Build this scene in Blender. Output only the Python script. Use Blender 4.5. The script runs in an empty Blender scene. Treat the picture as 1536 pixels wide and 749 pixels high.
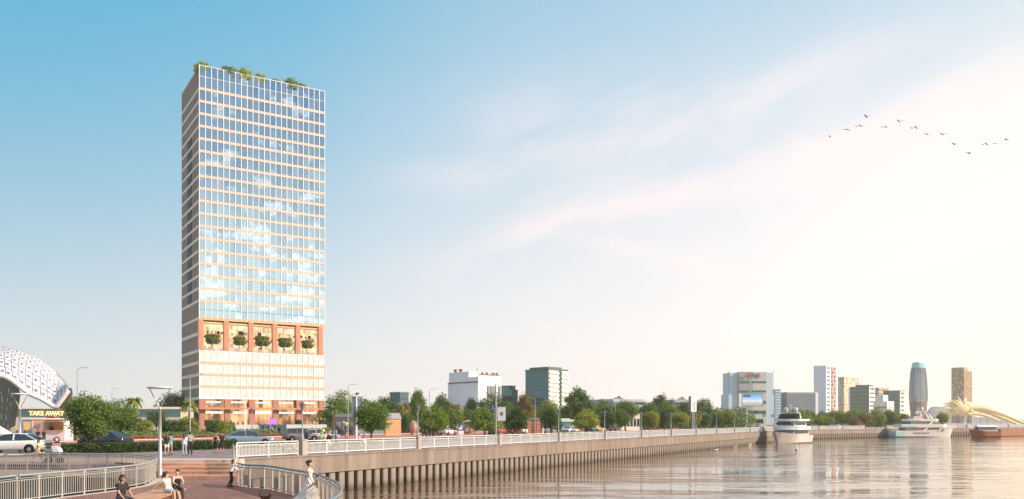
import bpy, bmesh, math, random
from mathutils import Vector, Matrix, Euler
R = math.radians
rnd = random.Random(7)
scene = bpy.context.scene
COL = scene.collection

# ------------------------------------------------------------------ camera
F = 1280.0; CX = 768.0; HY = 632.0          # focal length, principal column and horizon row of the 1536 px photograph
CZ = 5.6; ZP = 3.0; ZD = 2.3                # eye, promenade and deck heights above the water (z = 0)
cam = bpy.data.cameras.new('camera'); co = bpy.data.objects.new('camera', cam); COL.objects.link(co)
co.location = (0, 0, CZ); co.rotation_euler = (R(90), 0, 0)
cam.sensor_width = 36; cam.lens = 36*F/1536; cam.shift_y = (HY-374.5)/1536
cam.clip_start = .5; cam.clip_end = 20000
scene.camera = co

def P(x, y, Y): return Vector(((x-CX)/F*Y, Y, CZ-(y-HY)/F*Y))
def A(x, Y, z=ZP): return Vector(((x-CX)/F*Y, Y, z))
def G(x, y, z=ZP): return A(x, (CZ-z)*F/(y-HY), z)
def H(y, Y): return CZ-(y-HY)/F*Y           # height of row y at depth Y
QK = 64100.0
def Q(x): return A(x, QK/(1440-x))          # a point on the quay edge seen at column x
UQ = Vector((0.525, 1, 0)).normalized(); NQ = Vector((1, -0.525, 0)).normalized()
def L(off, s): # point at lateral offset off (left of the eye line) and distance s along the quay direction
    return UQ*s - NQ*off
def row(x, sl):                             # ground point at column x on the line of slope sl towards the quay's vanishing point
    return G(x, HY+sl*(1440-x))

# ------------------------------------------------------------------ mesh builder
class MB:
    def __init__(s, M=None): s.v = []; s.f = []; s.mi = []; s.sm = []; s.M = M
    def add(s, vs, fs, mi=0, sm=False):
        b = len(s.v)
        for v in vs:
            s.v.append(tuple(s.M @ Vector(v)) if s.M else tuple(v))
        for f in fs:
            s.f.append(tuple(i+b for i in f)); s.mi.append(mi); s.sm.append(sm)
    def box(s, x0, y0, z0, x1, y1, z1, mi=0):
        x0, x1 = min(x0, x1), max(x0, x1); y0, y1 = min(y0, y1), max(y0, y1); z0, z1 = min(z0, z1), max(z0, z1)
        s.add([(x0,y0,z0),(x1,y0,z0),(x1,y1,z0),(x0,y1,z0),(x0,y0,z1),(x1,y0,z1),(x1,y1,z1),(x0,y1,z1)],
              [(0,3,2,1),(4,5,6,7),(0,1,5,4),(1,2,6,5),(2,3,7,6),(3,0,4,7)], mi)
    def obox(s, c, sz, rz=0, mi=0):
        ca, sa = math.cos(rz), math.sin(rz); vs = []
        for dz in (-.5, .5):
            for dx, dy in ((-.5,-.5),(.5,-.5),(.5,.5),(-.5,.5)):
                a, b = dx*sz[0], dy*sz[1]; vs.append((c[0]+a*ca-b*sa, c[1]+a*sa+b*ca, c[2]+dz*sz[2]))
        s.add(vs, [(0,3,2,1),(4,5,6,7),(0,1,5,4),(1,2,6,5),(2,3,7,6),(3,0,4,7)], mi)
    def bar(s, p0, p1, w, h, mi=0, up=(0,0,1)):       # rectangular bar
        p0, p1 = Vector(p0), Vector(p1); d = (p1-p0).normalized(); u = Vector(up)
        if abs(d.dot(u)) > .98: u = Vector((0,1,0))
        a = d.cross(u).normalized()*w/2; b = a.cross(d).normalized()*h/2
        vs = [p+i for p in (p0, p1) for i in (-a-b, a-b, a+b, -a+b)]
        s.add(vs, [(0,1,2,3),(7,6,5,4),(0,4,5,1),(1,5,6,2),(2,6,7,3),(3,7,4,0)], mi)
    def path(s, pts, r, n=6, mi=0, sm=True, cap=True):
        pts = [Vector(p) for p in pts]; N = len(pts)
        rs = r if isinstance(r, (list, tuple)) else [r]*N
        vs = []; fs = []; prev = None
        for i, p in enumerate(pts):
            d = (pts[min(i+1, N-1)]-pts[max(i-1, 0)]).normalized()
            if prev is None:
                u = Vector((0,0,1)) if abs(d.z) < .9 else Vector((1,0,0))
                a = d.cross(u).normalized()
            else:
                a = (prev-d*prev.dot(d)).normalized()
            prev = a; b = d.cross(a)
            for k in range(n):
                t = 2*math.pi*k/n; vs.append(p+(a*math.cos(t)+b*math.sin(t))*rs[i])
        for i in range(N-1):
            for k in range(n):
                k2 = (k+1) % n; fs.append((i*n+k, i*n+k2, (i+1)*n+k2, (i+1)*n+k))
        s.add(vs, fs, mi, sm)
        if cap:
            s.add(vs[:n], [tuple(reversed(range(n)))], mi); s.add(vs[-n:], [tuple(range(n))], mi)
    def tube(s, p0, p1, r0, r1=None, n=8, mi=0): s.path([p0, p1], [r0, r0 if r1 is None else r1], n, mi)
    def lathe(s, prof, c=(0,0,0), n=12, mi=0, sm=True):
        vs = []; fs = []
        for r, z in prof:
            for k in range(n):
                t = 2*math.pi*k/n; vs.append((c[0]+r*math.cos(t), c[1]+r*math.sin(t), c[2]+z))
        for i in range(len(prof)-1):
            for k in range(n):
                k2 = (k+1) % n; fs.append((i*n+k, i*n+k2, (i+1)*n+k2, (i+1)*n+k))
        s.add(vs, fs, mi, sm)
        if prof[0][0] > .001: s.add(vs[:n], [tuple(reversed(range(n)))], mi)
        if prof[-1][0] > .001: s.add(vs[-n:], [tuple(range(n))], mi)
    def prism(s, poly, z0, z1, mi=0):
        n = len(poly); area = sum(poly[i][0]*poly[(i+1) % n][1]-poly[(i+1) % n][0]*poly[i][1] for i in range(n))
        if area < 0: poly = list(reversed(poly))
        vs = [(p[0], p[1], z0) for p in poly]+[(p[0], p[1], z1) for p in poly]
        s.add(vs, [tuple(reversed(range(n))), tuple(range(n, 2*n))]+[(i, (i+1) % n, n+(i+1) % n, n+i) for i in range(n)], mi)
    def loft(s, rings, mi=0, sm=True, cap=True, closed=True):
        n = len(rings[0]); vs = [p for r in rings for p in r]; fs = []
        for i in range(len(rings)-1):
            for k in range(n if closed else n-1):
                k2 = (k+1) % n; fs.append((i*n+k, i*n+k2, (i+1)*n+k2, (i+1)*n+k))
        s.add(vs, fs, mi, sm)
        if cap:
            s.add(rings[0], [tuple(reversed(range(n)))], mi); s.add(rings[-1], [tuple(range(n))], mi)
    def quad(s, a, b, c, d, mi=0): s.add([a, b, c, d], [(0,1,2,3)], mi)
    def ell(s, c, r, n=10, m=6, mi=0):
        if not isinstance(r, (tuple, list)): r = (r, r, r)
        vs = [(c[0], c[1], c[2]-r[2])]; fs = []
        for i in range(1, m):
            p = -math.pi/2+math.pi*i/m
            for k in range(n):
                t = 2*math.pi*k/n
                vs.append((c[0]+r[0]*math.cos(p)*math.cos(t), c[1]+r[1]*math.cos(p)*math.sin(t), c[2]+r[2]*math.sin(p)))
        vs.append((c[0], c[1], c[2]+r[2])); T = len(vs)-1
        for k in range(n):
            k2 = (k+1) % n; fs.append((0, 1+k2, 1+k)); fs.append((T, T-n+k, T-n+k2))
            for i in range(m-2): fs.append((1+i*n+k, 1+i*n+k2, 1+(i+1)*n+k2, 1+(i+1)*n+k))
        s.add(vs, fs, mi, True)
    def mesh(s, name, mats):
        me = bpy.data.meshes.new(name); me.from_pydata(s.v, [], s.f)
        me.polygons.foreach_set('material_index', s.mi); me.polygons.foreach_set('use_smooth', s.sm)
        for m in (mats if isinstance(mats, (list, tuple)) else [mats]): me.materials.append(m)
        me.update(); return me
    def build(s, name, mats, parent=None, bevel=0):
        return link(name, s.mesh(name, mats), parent, bevel)

def link(name, me, parent=None, bevel=0):
    o = bpy.data.objects.new(name, me); COL.objects.link(o)
    if parent: o.parent = parent
    if bevel:
        b = o.modifiers.new('bevel', 'BEVEL'); b.width = bevel; b.segments = 2; b.limit_method = 'ANGLE'; b.angle_limit = R(40)
    return o
def tag(o, label=None, cat=None, group=None, kind=None):
    if label: o['label'] = label
    if cat: o['category'] = cat
    if group: o['group'] = group
    if kind: o['kind'] = kind
    return o
def thing(name, label, cat, loc=(0,0,0), rz=0, group=None):
    o = bpy.data.objects.new(name, None); COL.objects.link(o); o.empty_display_size = .3
    o.location = loc; o.rotation_euler = (0, 0, rz)
    return tag(o, label, cat, group)
KIDS = {}
def copy_tree(o, parent=None):
    c = o.copy(); COL.objects.link(c)
    if parent: c.parent = parent
    for ch in list(o.children): copy_tree(ch, c)
    return c
def place(proto, loc, rz=0, sc=None, label=None, cat=None, group=None, used=set()):
    """the first call moves the thing built first, later calls copy it"""
    if proto.name in used: o = copy_tree(proto)
    else: o = proto; used.add(proto.name)
    o.location = loc; o.rotation_euler = (0, 0, rz)
    if sc is not None: o.scale = (sc, sc, sc) if not isinstance(sc, (tuple, list)) else sc
    return tag(o, label, cat, group)
def hull_into(mb, spheres, mi=0, n=8, m=5):
    """convex hull of a few spheres: a rounded limb segment"""
    bm = bmesh.new()
    for c, r in spheres:
        for i in range(m+1):
            p = -math.pi/2+math.pi*i/m
            for k in range(n if 0 < i < m else 1):
                t = 2*math.pi*k/n
                bm.verts.new((c[0]+r*math.cos(p)*math.cos(t), c[1]+r*math.cos(p)*math.sin(t), c[2]+r*math.sin(p)))
    res = bmesh.ops.convex_hull(bm, input=bm.verts[:])
    bm.verts.ensure_lookup_table()
    for v in [v for v in bm.verts if not v.link_faces]: bm.verts.remove(v)
    bm.verts.index_update()
    vs = [v.co[:] for v in bm.verts]; fs = [tuple(v.index for v in f.verts) for f in bm.faces]
    bm.free(); mb.add(vs, fs, mi, True)
WS = bpy.data.scenes.new('workshop')         # empty scratch scene: keeps mesh evaluation quick; removed at the end
def remesh(mb, voxel, smooth=2, M=None):
    """one continuous skin round overlapping pieces -> (verts, faces)"""
    me = mb.mesh('tmp', []) ; o = bpy.data.objects.new('tmp', me); WS.collection.objects.link(o)
    md = o.modifiers.new('r', 'REMESH'); md.mode = 'VOXEL'; md.voxel_size = voxel
    if smooth:
        sm = o.modifiers.new('s', 'SMOOTH'); sm.iterations = smooth; sm.factor = .5
    vl = WS.view_layers[0]; vl.update(); dg = vl.depsgraph; dg.update(); ev = o.evaluated_get(dg); m2 = ev.to_mesh()
    vs = [v.co[:] for v in m2.vertices]; fs = [tuple(p.vertices) for p in m2.polygons]
    ev.to_mesh_clear(); bpy.data.objects.remove(o); bpy.data.meshes.remove(me)
    return vs, fs
def text_mesh(txt, size, depth, mat, bold=0):
    cu = bpy.data.curves.new('lettering', 'FONT'); cu.body = txt; cu.size = size; cu.extrude = depth; cu.align_x = 'CENTER'; cu.offset = bold
    cu.resolution_u = 3
    o = bpy.data.objects.new('tmp', cu); COL.objects.link(o)
    dg = bpy.context.evaluated_depsgraph_get(); me = bpy.data.meshes.new_from_object(o.evaluated_get(dg))
    bpy.data.objects.remove(o); me.materials.clear(); me.materials.append(mat); me.name = 'lettering'
    return me

# ------------------------------------------------------------------ materials
MATS = {}
def new_mat(name):
    m = bpy.data.materials.new(name); m.use_nodes = True; nt = m.node_tree
    for n in list(nt.nodes): nt.nodes.remove(n)
    out = nt.nodes.new('ShaderNodeOutputMaterial')
    return m, nt, out
def N(nt, t, **kw):
    n = nt.nodes.new(t)
    for k, v in kw.items():
        if k.startswith('i_'): n.inputs[int(k[2:])].default_value = v
        else: setattr(n, k, v)
    return n
def rgba(c): return (c[0], c[1], c[2], 1)
def mat(name, col, rough=.6, var=.12, scale=3.0, bump=0.0, metal=0.0, island=0.0, stretch=None, spec=.5, emit=None, trans=0.0, objcol=False):
    """surface with soft two-scale mottling (object coordinates), optional bump and per-piece variation"""
    if name in MATS: return MATS[name]
    m, nt, out = new_mat(name); lk = nt.links.new
    b = N(nt, 'ShaderNodeBsdfPrincipled'); b.inputs['Roughness'].default_value = rough; b.inputs['Metallic'].default_value = metal
    b.inputs['Specular IOR Level'].default_value = spec
    tc = N(nt, 'ShaderNodeTexCoord'); mp = N(nt, 'ShaderNodeMapping'); lk(tc.outputs['Object'], mp.inputs[0])
    if stretch: mp.inputs['Scale'].default_value = stretch
    n1 = N(nt, 'ShaderNodeTexNoise'); n1.inputs['Scale'].default_value = scale; n1.inputs['Detail'].default_value = 6; n1.inputs['Roughness'].default_value = .65
    lk(mp.outputs[0], n1.inputs['Vector'])
    mr = N(nt, 'ShaderNodeMapRange'); mr.inputs[1].default_value = .3; mr.inputs[2].default_value = .7
    mr.inputs[3].default_value = 1-var; mr.inputs[4].default_value = 1+var*.6
    lk(n1.outputs[0], mr.inputs[0]); fac = mr.outputs[0]
    if island:
        ge = N(nt, 'ShaderNodeNewGeometry'); m2 = N(nt, 'ShaderNodeMapRange'); m2.inputs[3].default_value = 1-island; m2.inputs[4].default_value = 1+island
        lk(ge.outputs['Random Per Island'], m2.inputs[0]); mm = N(nt, 'ShaderNodeMath', operation='MULTIPLY'); lk(fac, mm.inputs[0]); lk(m2.outputs[0], mm.inputs[1]); fac = mm.outputs[0]
    hs = N(nt, 'ShaderNodeVectorMath', operation='SCALE'); hs.inputs[0].default_value = col[:3]; lk(fac, hs.inputs['Scale'])
    if objcol:
        oi = N(nt, 'ShaderNodeObjectInfo'); lk(oi.outputs['Color'], hs.inputs[0])
    lk(hs.outputs[0], b.inputs['Base Color'])
    if bump:
        bp = N(nt, 'ShaderNodeBump'); bp.inputs['Strength'].default_value = bump; bp.inputs['Distance'].default_value = .02
        n2 = N(nt, 'ShaderNodeTexNoise'); n2.inputs['Scale'].default_value = scale*6; n2.inputs['Detail'].default_value = 4
        lk(mp.outputs[0], n2.inputs['Vector']); lk(n2.outputs[0], bp.inputs['Height']); lk(bp.outputs[0], b.inputs['Normal'])
    if emit:
        b.inputs['Emission Color'].default_value = rgba(emit[0]); b.inputs['Emission Strength'].default_value = emit[1]
    lk(b.outputs[0], out.inputs[0]); MATS[name] = m
    return m
def leaf_mat(name):
    m, nt, out = new_mat(name); lk = nt.links.new
    oi = N(nt, 'ShaderNodeObjectInfo'); ge = N(nt, 'ShaderNodeNewGeometry')
    mr = N(nt, 'ShaderNodeMapRange'); mr.inputs[3].default_value = .5; mr.inputs[4].default_value = 1.6
    lk(ge.outputs['Random Per Island'], mr.inputs[0])
    sc = N(nt, 'ShaderNodeVectorMath', operation='SCALE'); lk(oi.outputs['Color'], sc.inputs[0]); lk(mr.outputs[0], sc.inputs['Scale'])
    hs = N(nt, 'ShaderNodeHueSaturation'); lk(sc.outputs[0], hs.inputs['Color'])
    mh = N(nt, 'ShaderNodeMapRange'); mh.inputs[3].default_value = .475; mh.inputs[4].default_value = .525
    wn = N(nt, 'ShaderNodeMath', operation='FRACT'); w2 = N(nt, 'ShaderNodeMath', operation='MULTIPLY'); w2.inputs[1].default_value = 17.3
    lk(ge.outputs['Random Per Island'], w2.inputs[0]); lk(w2.outputs[0], wn.inputs[0]); lk(wn.outputs[0], mh.inputs[0]); lk(mh.outputs[0], hs.inputs['Hue'])
    b = N(nt, 'ShaderNodeBsdfPrincipled'); b.inputs['Roughness'].default_value = .55; b.inputs['Specular IOR Level'].default_value = .35
    lk(hs.outputs[0], b.inputs['Base Color'])
    t = N(nt, 'ShaderNodeBsdfTranslucent'); t2 = N(nt, 'ShaderNodeVectorMath', operation='MULTIPLY'); t2.inputs[1].default_value = (1.5, 1.5, .5)
    lk(hs.outputs[0], t2.inputs[0]); lk(t2.outputs[0], t.inputs[0])
    mx = N(nt, 'ShaderNodeMixShader'); mx.inputs[0].default_value = .35; lk(b.outputs[0], mx.inputs[1]); lk(t.outputs[0], mx.inputs[2])
    lk(mx.outputs[0], out.inputs[0]); return m
def glass_mat(name, tint, refl=.6, body=(.02,.03,.04), lit=None, rough=.03, var=.3):
    """reflective curtain glass: a dark coloured body under a tinted mirror coat, each pane a little different"""
    if name in MATS: return MATS[name]
    m, nt, out = new_mat(name); lk = nt.links.new
    ge = N(nt, 'ShaderNodeNewGeometry')
    g = N(nt, 'ShaderNodeBsdfGlossy'); g.inputs['Roughness'].default_value = rough; g.inputs['Color'].default_value = rgba(tint)
    d = N(nt, 'ShaderNodeBsdfDiffuse'); mr = N(nt, 'ShaderNodeMapRange'); mr.inputs[3].default_value = 1-var; mr.inputs[4].default_value = 1+var
    lk(ge.outputs['Random Per Island'], mr.inputs[0])
    sc = N(nt, 'ShaderNodeVectorMath', operation='SCALE'); sc.inputs[0].default_value = body; lk(mr.outputs[0], sc.inputs['Scale']); lk(sc.outputs[0], d.inputs[0])
    mx = N(nt, 'ShaderNodeMixShader'); fr = N(nt, 'ShaderNodeFresnel'); fr.inputs[0].default_value = 1.5
    ma = N(nt, 'ShaderNodeMath', operation='MULTIPLY_ADD'); ma.inputs[1].default_value = 1-refl; ma.inputs[2].default_value = refl; ma.use_clamp = True
    lk(fr.outputs[0], ma.inputs[0]); lk(ma.outputs[0], mx.inputs[0]); lk(d.outputs[0], mx.inputs[1]); lk(g.outputs[0], mx.inputs[2])
    last = mx
    if lit:   # some rooms behind the panes have their lamps on
        e = N(nt, 'ShaderNodeEmission'); e.inputs[0].default_value = rgba(lit[0])
        tc = N(nt, 'ShaderNodeTexCoord'); mp = N(nt, 'ShaderNodeMapping'); mp.inputs['Scale'].default_value = lit[2]; lk(tc.outputs['Object'], mp.inputs[0])
        nz = N(nt, 'ShaderNodeTexNoise'); nz.inputs['Scale'].default_value = 1; nz.inputs['Detail'].default_value = 1; lk(mp.outputs[0], nz.inputs['Vector'])
        sm = N(nt, 'ShaderNodeMath', operation='MULTIPLY_ADD'); sm.inputs[1].default_value = .22; lk(ge.outputs['Random Per Island'], sm.inputs[0])
        sp = N(nt, 'ShaderNodeSeparateXYZ'); lk(tc.outputs['Object'], sp.inputs[0]); hz_ = N(nt, 'ShaderNodeMath', operation='MULTIPLY_ADD'); hz_.inputs[1].default_value = -.0016; lk(sp.outputs[2], hz_.inputs[0]); lk(nz.outputs[0], hz_.inputs[2]); lk(hz_.outputs[0], sm.inputs[2])
        n2 = N(nt, 'ShaderNodeTexNoise'); n2.inputs['Scale'].default_value = 1.1; n2.inputs['Detail'].default_value = 4; n2.inputs['Roughness'].default_value = .7; lk(tc.outputs['Object'], n2.inputs['Vector'])
        rr = N(nt, 'ShaderNodeMapRange'); rr.inputs[1].default_value = lit[3]; rr.inputs[2].default_value = lit[3]+.10; rr.inputs[3].default_value = 0; rr.inputs[4].default_value = lit[1]; lk(sm.outputs[0], rr.inputs[0])
        m3 = N(nt, 'ShaderNodeMath', operation='MULTIPLY'); mr3 = N(nt, 'ShaderNodeMapRange'); mr3.inputs[1].default_value = .40; mr3.inputs[2].default_value = .62; mr3.inputs[3].default_value = .25; lk(n2.outputs[0], mr3.inputs[0])
        lk(mr3.outputs[0], m3.inputs[0]); lk(rr.outputs[0], m3.inputs[1]); lk(m3.outputs[0], e.inputs[1])
        ad = N(nt, 'ShaderNodeAddShader'); lk(mx.outputs[0], ad.inputs[0]); lk(e.outputs[0], ad.inputs[1]); last = ad
    lk(last.outputs[0], out.inputs[0]); MATS[name] = m
    return m
def emit_mat(name, col, st, var=.0, scale=1.0):
    if name in MATS: return MATS[name]
    m, nt, out = new_mat(name); e = N(nt, 'ShaderNodeEmission'); e.inputs[0].default_value = rgba(col); e.inputs[1].default_value = st
    if var:
        tc = N(nt, 'ShaderNodeTexCoord'); nz = N(nt, 'ShaderNodeTexNoise'); nz.inputs['Scale'].default_value = scale; nz.inputs['Detail'].default_value = 5
        nt.links.new(tc.outputs['Object'], nz.inputs['Vector']); mr = N(nt, 'ShaderNodeMapRange'); mr.inputs[1].default_value = .35; mr.inputs[2].default_value = .65
        mr.inputs[3].default_value = st*(1-var); mr.inputs[4].default_value = st*(1+var)
        nt.links.new(nz.outputs[0], mr.inputs[0]); nt.links.new(mr.outputs[0], e.inputs[1])
    nt.links.new(e.outputs[0], out.inputs[0]); MATS[name] = m; return m
# ------------------------------------------------------------------ sky and sun
SUN_AZ = 106.0; SUN_EL = 28.0                # azimuth clockwise from the view direction
EXPOSURE = 0.38
w = bpy.data.worlds.new('World'); scene.world = w; w.use_nodes = True
nt = w.node_tree
for n in list(nt.nodes): nt.nodes.remove(n)
lk = nt.links.new
def M_(op, a, b=None, c=None, clamp=False):
    n = nt.nodes.new('ShaderNodeMath'); n.operation = op; n.use_clamp = clamp
    for i, v in enumerate((a, b, c)):
        if v is None: continue
        if isinstance(v, (int, float)): n.inputs[i].default_value = v
        else: lk(v, n.inputs[i])
    return n.outputs[0]
def MR_(v, a, b, c=0., d=1., smooth=True):
    n = nt.nodes.new('ShaderNodeMapRange'); n.interpolation_type = 'SMOOTHSTEP' if smooth else 'LINEAR'
    lk(v, n.inputs[0])
    for i, x in enumerate((a, b, c, d)): n.inputs[i+1].default_value = x
    return n.outputs[0]
def MIX_(f, a, b):
    n = nt.nodes.new('ShaderNodeMix'); n.data_type = 'RGBA'
    if isinstance(f, (int, float)): n.inputs[0].default_value = f
    else: lk(f, n.inputs[0])
    for i, v in ((6, a), (7, b)):
        if isinstance(v, tuple): n.inputs[i].default_value = v
        else: lk(v, n.inputs[i])
    return n.outputs[2]
tc = nt.nodes.new('ShaderNodeTexCoord'); sep = nt.nodes.new('ShaderNodeSeparateXYZ'); lk(tc.outputs['Generated'], sep.inputs[0])
dx, dy, dz = sep.outputs
sky = nt.nodes.new('ShaderNodeTexSky'); sky.sky_type = 'NISHITA'; sky.sun_disc = False
sky.sun_elevation = R(SUN_EL); sky.sun_rotation = R(SUN_AZ); sky.air_density = 1.0; sky.dust_density = 1.2; sky.ozone_density = 1.5
hsv = nt.nodes.new('ShaderNodeHueSaturation'); lk(sky.outputs[0], hsv.inputs['Color']); hsv.inputs['Saturation'].default_value = 1.0
# everything below is in units of the sky texture (background strength 0.1)
BG = 0.1
def C(r, g, b, k=1.0): return (r/BG*k, g/BG*k, b/BG*k, 1)
el = M_('MAXIMUM', dz, 0.0)
az = M_('ARCTAN2', dx, dy)                       # 0 ahead, + to the right
# hazy bright bank low on the right
ga = R(46)
gd = M_('ADD', M_('MULTIPLY', dx, math.sin(ga)), M_('MULTIPLY', dy, math.cos(ga)))
glow = M_('POWER', M_('MAXIMUM', gd, 0.0), 2.2)  # wide azimuth lobe
hz = M_('EXPONENT', M_('ADD', M_('MULTIPLY', el, -3.4), M_('MULTIPLY', M_('MULTIPLY', el, el), -6.0)))    # haze layer thinning with height
hz2 = M_('EXPONENT', M_('MULTIPLY', M_('MULTIPLY', el, el), -4.0))
cv = nt.nodes.new('ShaderNodeCombineXYZ'); lk(az, cv.inputs[0]); lk(M_('ARCSINE', dz), cv.inputs[1])
def streaks(rot, sx, sy, sc, det, dist, off):
    m1 = nt.nodes.new('ShaderNodeMapping'); m1.inputs['Rotation'].default_value = (0,0,R(-rot)); m1.inputs['Location'].default_value = off; lk(cv.outputs[0], m1.inputs[0])
    m2 = nt.nodes.new('ShaderNodeMapping'); m2.inputs['Scale'].default_value = (sx, sy, 1); lk(m1.outputs[0], m2.inputs[0])
    n = nt.nodes.new('ShaderNodeTexNoise'); lk(m2.outputs[0], n.inputs['Vector']); n.inputs['Scale'].default_value = sc; n.inputs['Detail'].default_value = det; n.inputs['Roughness'].default_value = .58; n.inputs['Distortion'].default_value = dist
    return n.outputs[0]
cirrus = M_('ADD', M_('MULTIPLY', MR_(streaks(15, 1.3, 9.0, 1.5, 7, .8, (.3,.1,0)), .43, .66), .9), M_('MULTIPLY', MR_(streaks(24, 1.6, 7.0, 1.2, 6, 1.0, (1.7,.5,0)), .45, .68), .7), clamp=True)
elv = M_('ARCSINE', dz); nzw = streaks(18, 2.2, 7.0, 2.0, 6, .6, (.9,.2,0)); warp = M_('MULTIPLY', M_('SUBTRACT', streaks(12, 3.0, 3.0, 1.6, 4, .4, (.4,.7,0)), .5), .10)
def veil(az0, e0, az1, e1, wd, amt):           # a long soft cirrus band
    s = (e1-e0)/(az1-az0); c_ = M_('ADD', M_('MULTIPLY', M_('SUBTRACT', az, R(az0)), s), R(e0))
    d_ = M_('DIVIDE', M_('ADD', M_('SUBTRACT', elv, c_), warp), R(wd)); g_ = M_('EXPONENT', M_('MULTIPLY', M_('MULTIPLY', d_, d_), -1.0))
    g_ = M_('MULTIPLY', g_, M_('MULTIPLY', MR_(az, R(az0-6), R(az0+9)), MR_(az, R(az1+10), R(az1-4))))
    return M_('MULTIPLY', M_('MULTIPLY', g_, MR_(nzw, .30, .62, .25, 1.0)), amt)
veils = M_('ADD', M_('ADD', veil(-7, 15.6, 19, 21.0, 1.25, .70), veil(3.5, 13.2, 30, 18.6, 1.3, .70)), M_('ADD', veil(2, 12.6, 16, 8.8, .8, .65), veil(-6, 10.5, 5, 13.8, 1.3, .55)), clamp=True)
wb = nt.nodes.new('ShaderNodeTexNoise'); lk(cv.outputs[0], wb.inputs['Vector']); wb.inputs['Scale'].default_value = 2.6; wb.inputs['Detail'].default_value = 3
cirrus = M_('MULTIPLY', cirrus, MR_(wb.outputs[0], .35, .6))
cirrus = M_('MULTIPLY', cirrus, MR_(az, R(-13), R(2)))
# broken cloud behind the viewer, mirrored in the curtain wall
cu = nt.nodes.new('ShaderNodeTexNoise'); mpc = nt.nodes.new('ShaderNodeMapping'); lk(cv.outputs[0], mpc.inputs[0]); mpc.inputs['Scale'].default_value = (3.0, 7.0, 1)
lk(mpc.outputs[0], cu.inputs['Vector']); cu.inputs['Scale'].default_value = 1.8; cu.inputs['Detail'].default_value = 6
cum = M_('MULTIPLY', MR_(cu.outputs[0], .56, .66), MR_(dy, .25, -.15))
cum = M_('MULTIPLY', cum, MR_(el, .40, .24))
low = nt.nodes.new('ShaderNodeTexNoise'); mpl = nt.nodes.new('ShaderNodeMapping'); lk(cv.outputs[0], mpl.inputs[0]); mpl.inputs['Scale'].default_value = (4.5, 13.0, 1)
lk(mpl.outputs[0], low.inputs['Vector']); low.inputs['Scale'].default_value = 2.0; low.inputs['Detail'].default_value = 5
lowc = M_('MULTIPLY', M_('MULTIPLY', MR_(low.outputs[0], .56, .70), MR_(el, .05, .12)), MR_(el, .20, .12))
lowc = M_('MULTIPLY', lowc, M_('MULTIPLY', MR_(az, R(-6), R(-2)), MR_(az, R(7), R(3))))
col = hsv.outputs[0]
col = MIX_(0.90, col, C(.0, .330, .545))                                         # clear turquoise blue of the upper left
col = MIX_(MR_(dy, .10, -.30), col, C(.012, .175, .385))                           # deeper blue behind the viewer
col = MIX_(M_('MULTIPLY', hz, .93, clamp=True), col, MIX_(glow, C(.72, .69, .66), C(.87, .775, .70)))
g2 = M_('MULTIPLY', glow, hz2)
col = MIX_(M_('MULTIPLY', M_('MULTIPLY', g2, 1.35, clamp=True), .93), col, MIX_(hz, C(.78, .78, .81), C(.90, .835, .775)))
wisp = M_('ADD', M_('MULTIPLY', M_('MULTIPLY', cirrus, MR_(el, .42, .33)), .40), veils, clamp=True)
col = MIX_(M_('ADD', M_('MULTIPLY', wisp, .60), M_('MULTIPLY', MR_(az, R(-16), R(2)), .10)), col, C(.89, .76, .75))
col = MIX_(M_('MULTIPLY', lowc, .35), col, C(1.0, .88, .78))
col = MIX_(M_('MULTIPLY', cum, .55), col, C(.95, .9, .86))
lf = M_('MULTIPLY', MR_(az, R(-36), R(-60)), MR_(dy, -.5, .0))
col = MIX_(M_('MULTIPLY', lf, .55), col, C(.10, .26, .42))                       # deeper sky left of the view
ov = MR_(el, .46, .70)
col = MIX_(M_('MULTIPLY', ov, .55), col, C(.74, .69, .64))                         # thin bright veil overhead, out of view, added to make fill light less blue
bank = M_('MULTIPLY', MR_(dy, .10, -.30), M_('MULTIPLY', MR_(el, .34, .12), M_('ADD', M_('MULTIPLY', cu.outputs[0], 1.2), .30)))
col = MIX_(M_('MULTIPLY', bank, .9, clamp=True), col, C(.92, .90, .88))      # pale cloud bank low behind the viewer
# warm flare low at the far right, where the hazy sun side meets the water
fa = R(41); fe = R(1.0)
fd = M_('ADD', M_('ADD', M_('MULTIPLY', dx, math.sin(fa)*math.cos(fe)), M_('MULTIPLY', dy, math.cos(fa)*math.cos(fe))), M_('MULTIPLY', dz, math.sin(fe)))
fl = M_('POWER', M_('MAXIMUM', fd, 0.0), 32.0)
col = MIX_(M_('MULTIPLY', fl, .82), col, C(1.6, 1.20, .72))
# under the horizon: dim ground tone
col = MIX_(MR_(dz, -.02, -.12), col, C(.25, .23, .21))
bg = nt.nodes.new('ShaderNodeBackground'); bg.inputs[1].default_value = BG; lk(col, bg.inputs[0])
wo = nt.nodes.new('ShaderNodeOutputWorld'); lk(bg.outputs[0], wo.inputs[0])

sl = bpy.data.lights.new('sun', 'SUN'); sl.energy = 5.0; sl.angle = R(.6); sl.color = (1.0, .84, .66)
so = bpy.data.objects.new('sun', sl); COL.objects.link(so); so.location = (60, 0, 60)
sd = Vector((math.sin(R(SUN_AZ))*math.cos(R(SUN_EL)), math.cos(R(SUN_AZ))*math.cos(R(SUN_EL)), math.sin(R(SUN_EL))))
so.rotation_euler = sd.to_track_quat('Z', 'Y').to_euler()
vs = scene.view_settings; vs.view_transform = 'Standard'; vs.look = 'None'; vs.exposure = EXPOSURE; vs.gamma = 1.0; vs.use_curve_mapping = False
scene.cycles.use_denoising = True
scene.cycles.max_bounces = 6; scene.cycles.transparent_max_bounces = 8
scene.cycles.caustics_reflective = False; scene.cycles.caustics_refractive = False
scene.cycles.sample_clamp_indirect = 4

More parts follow.
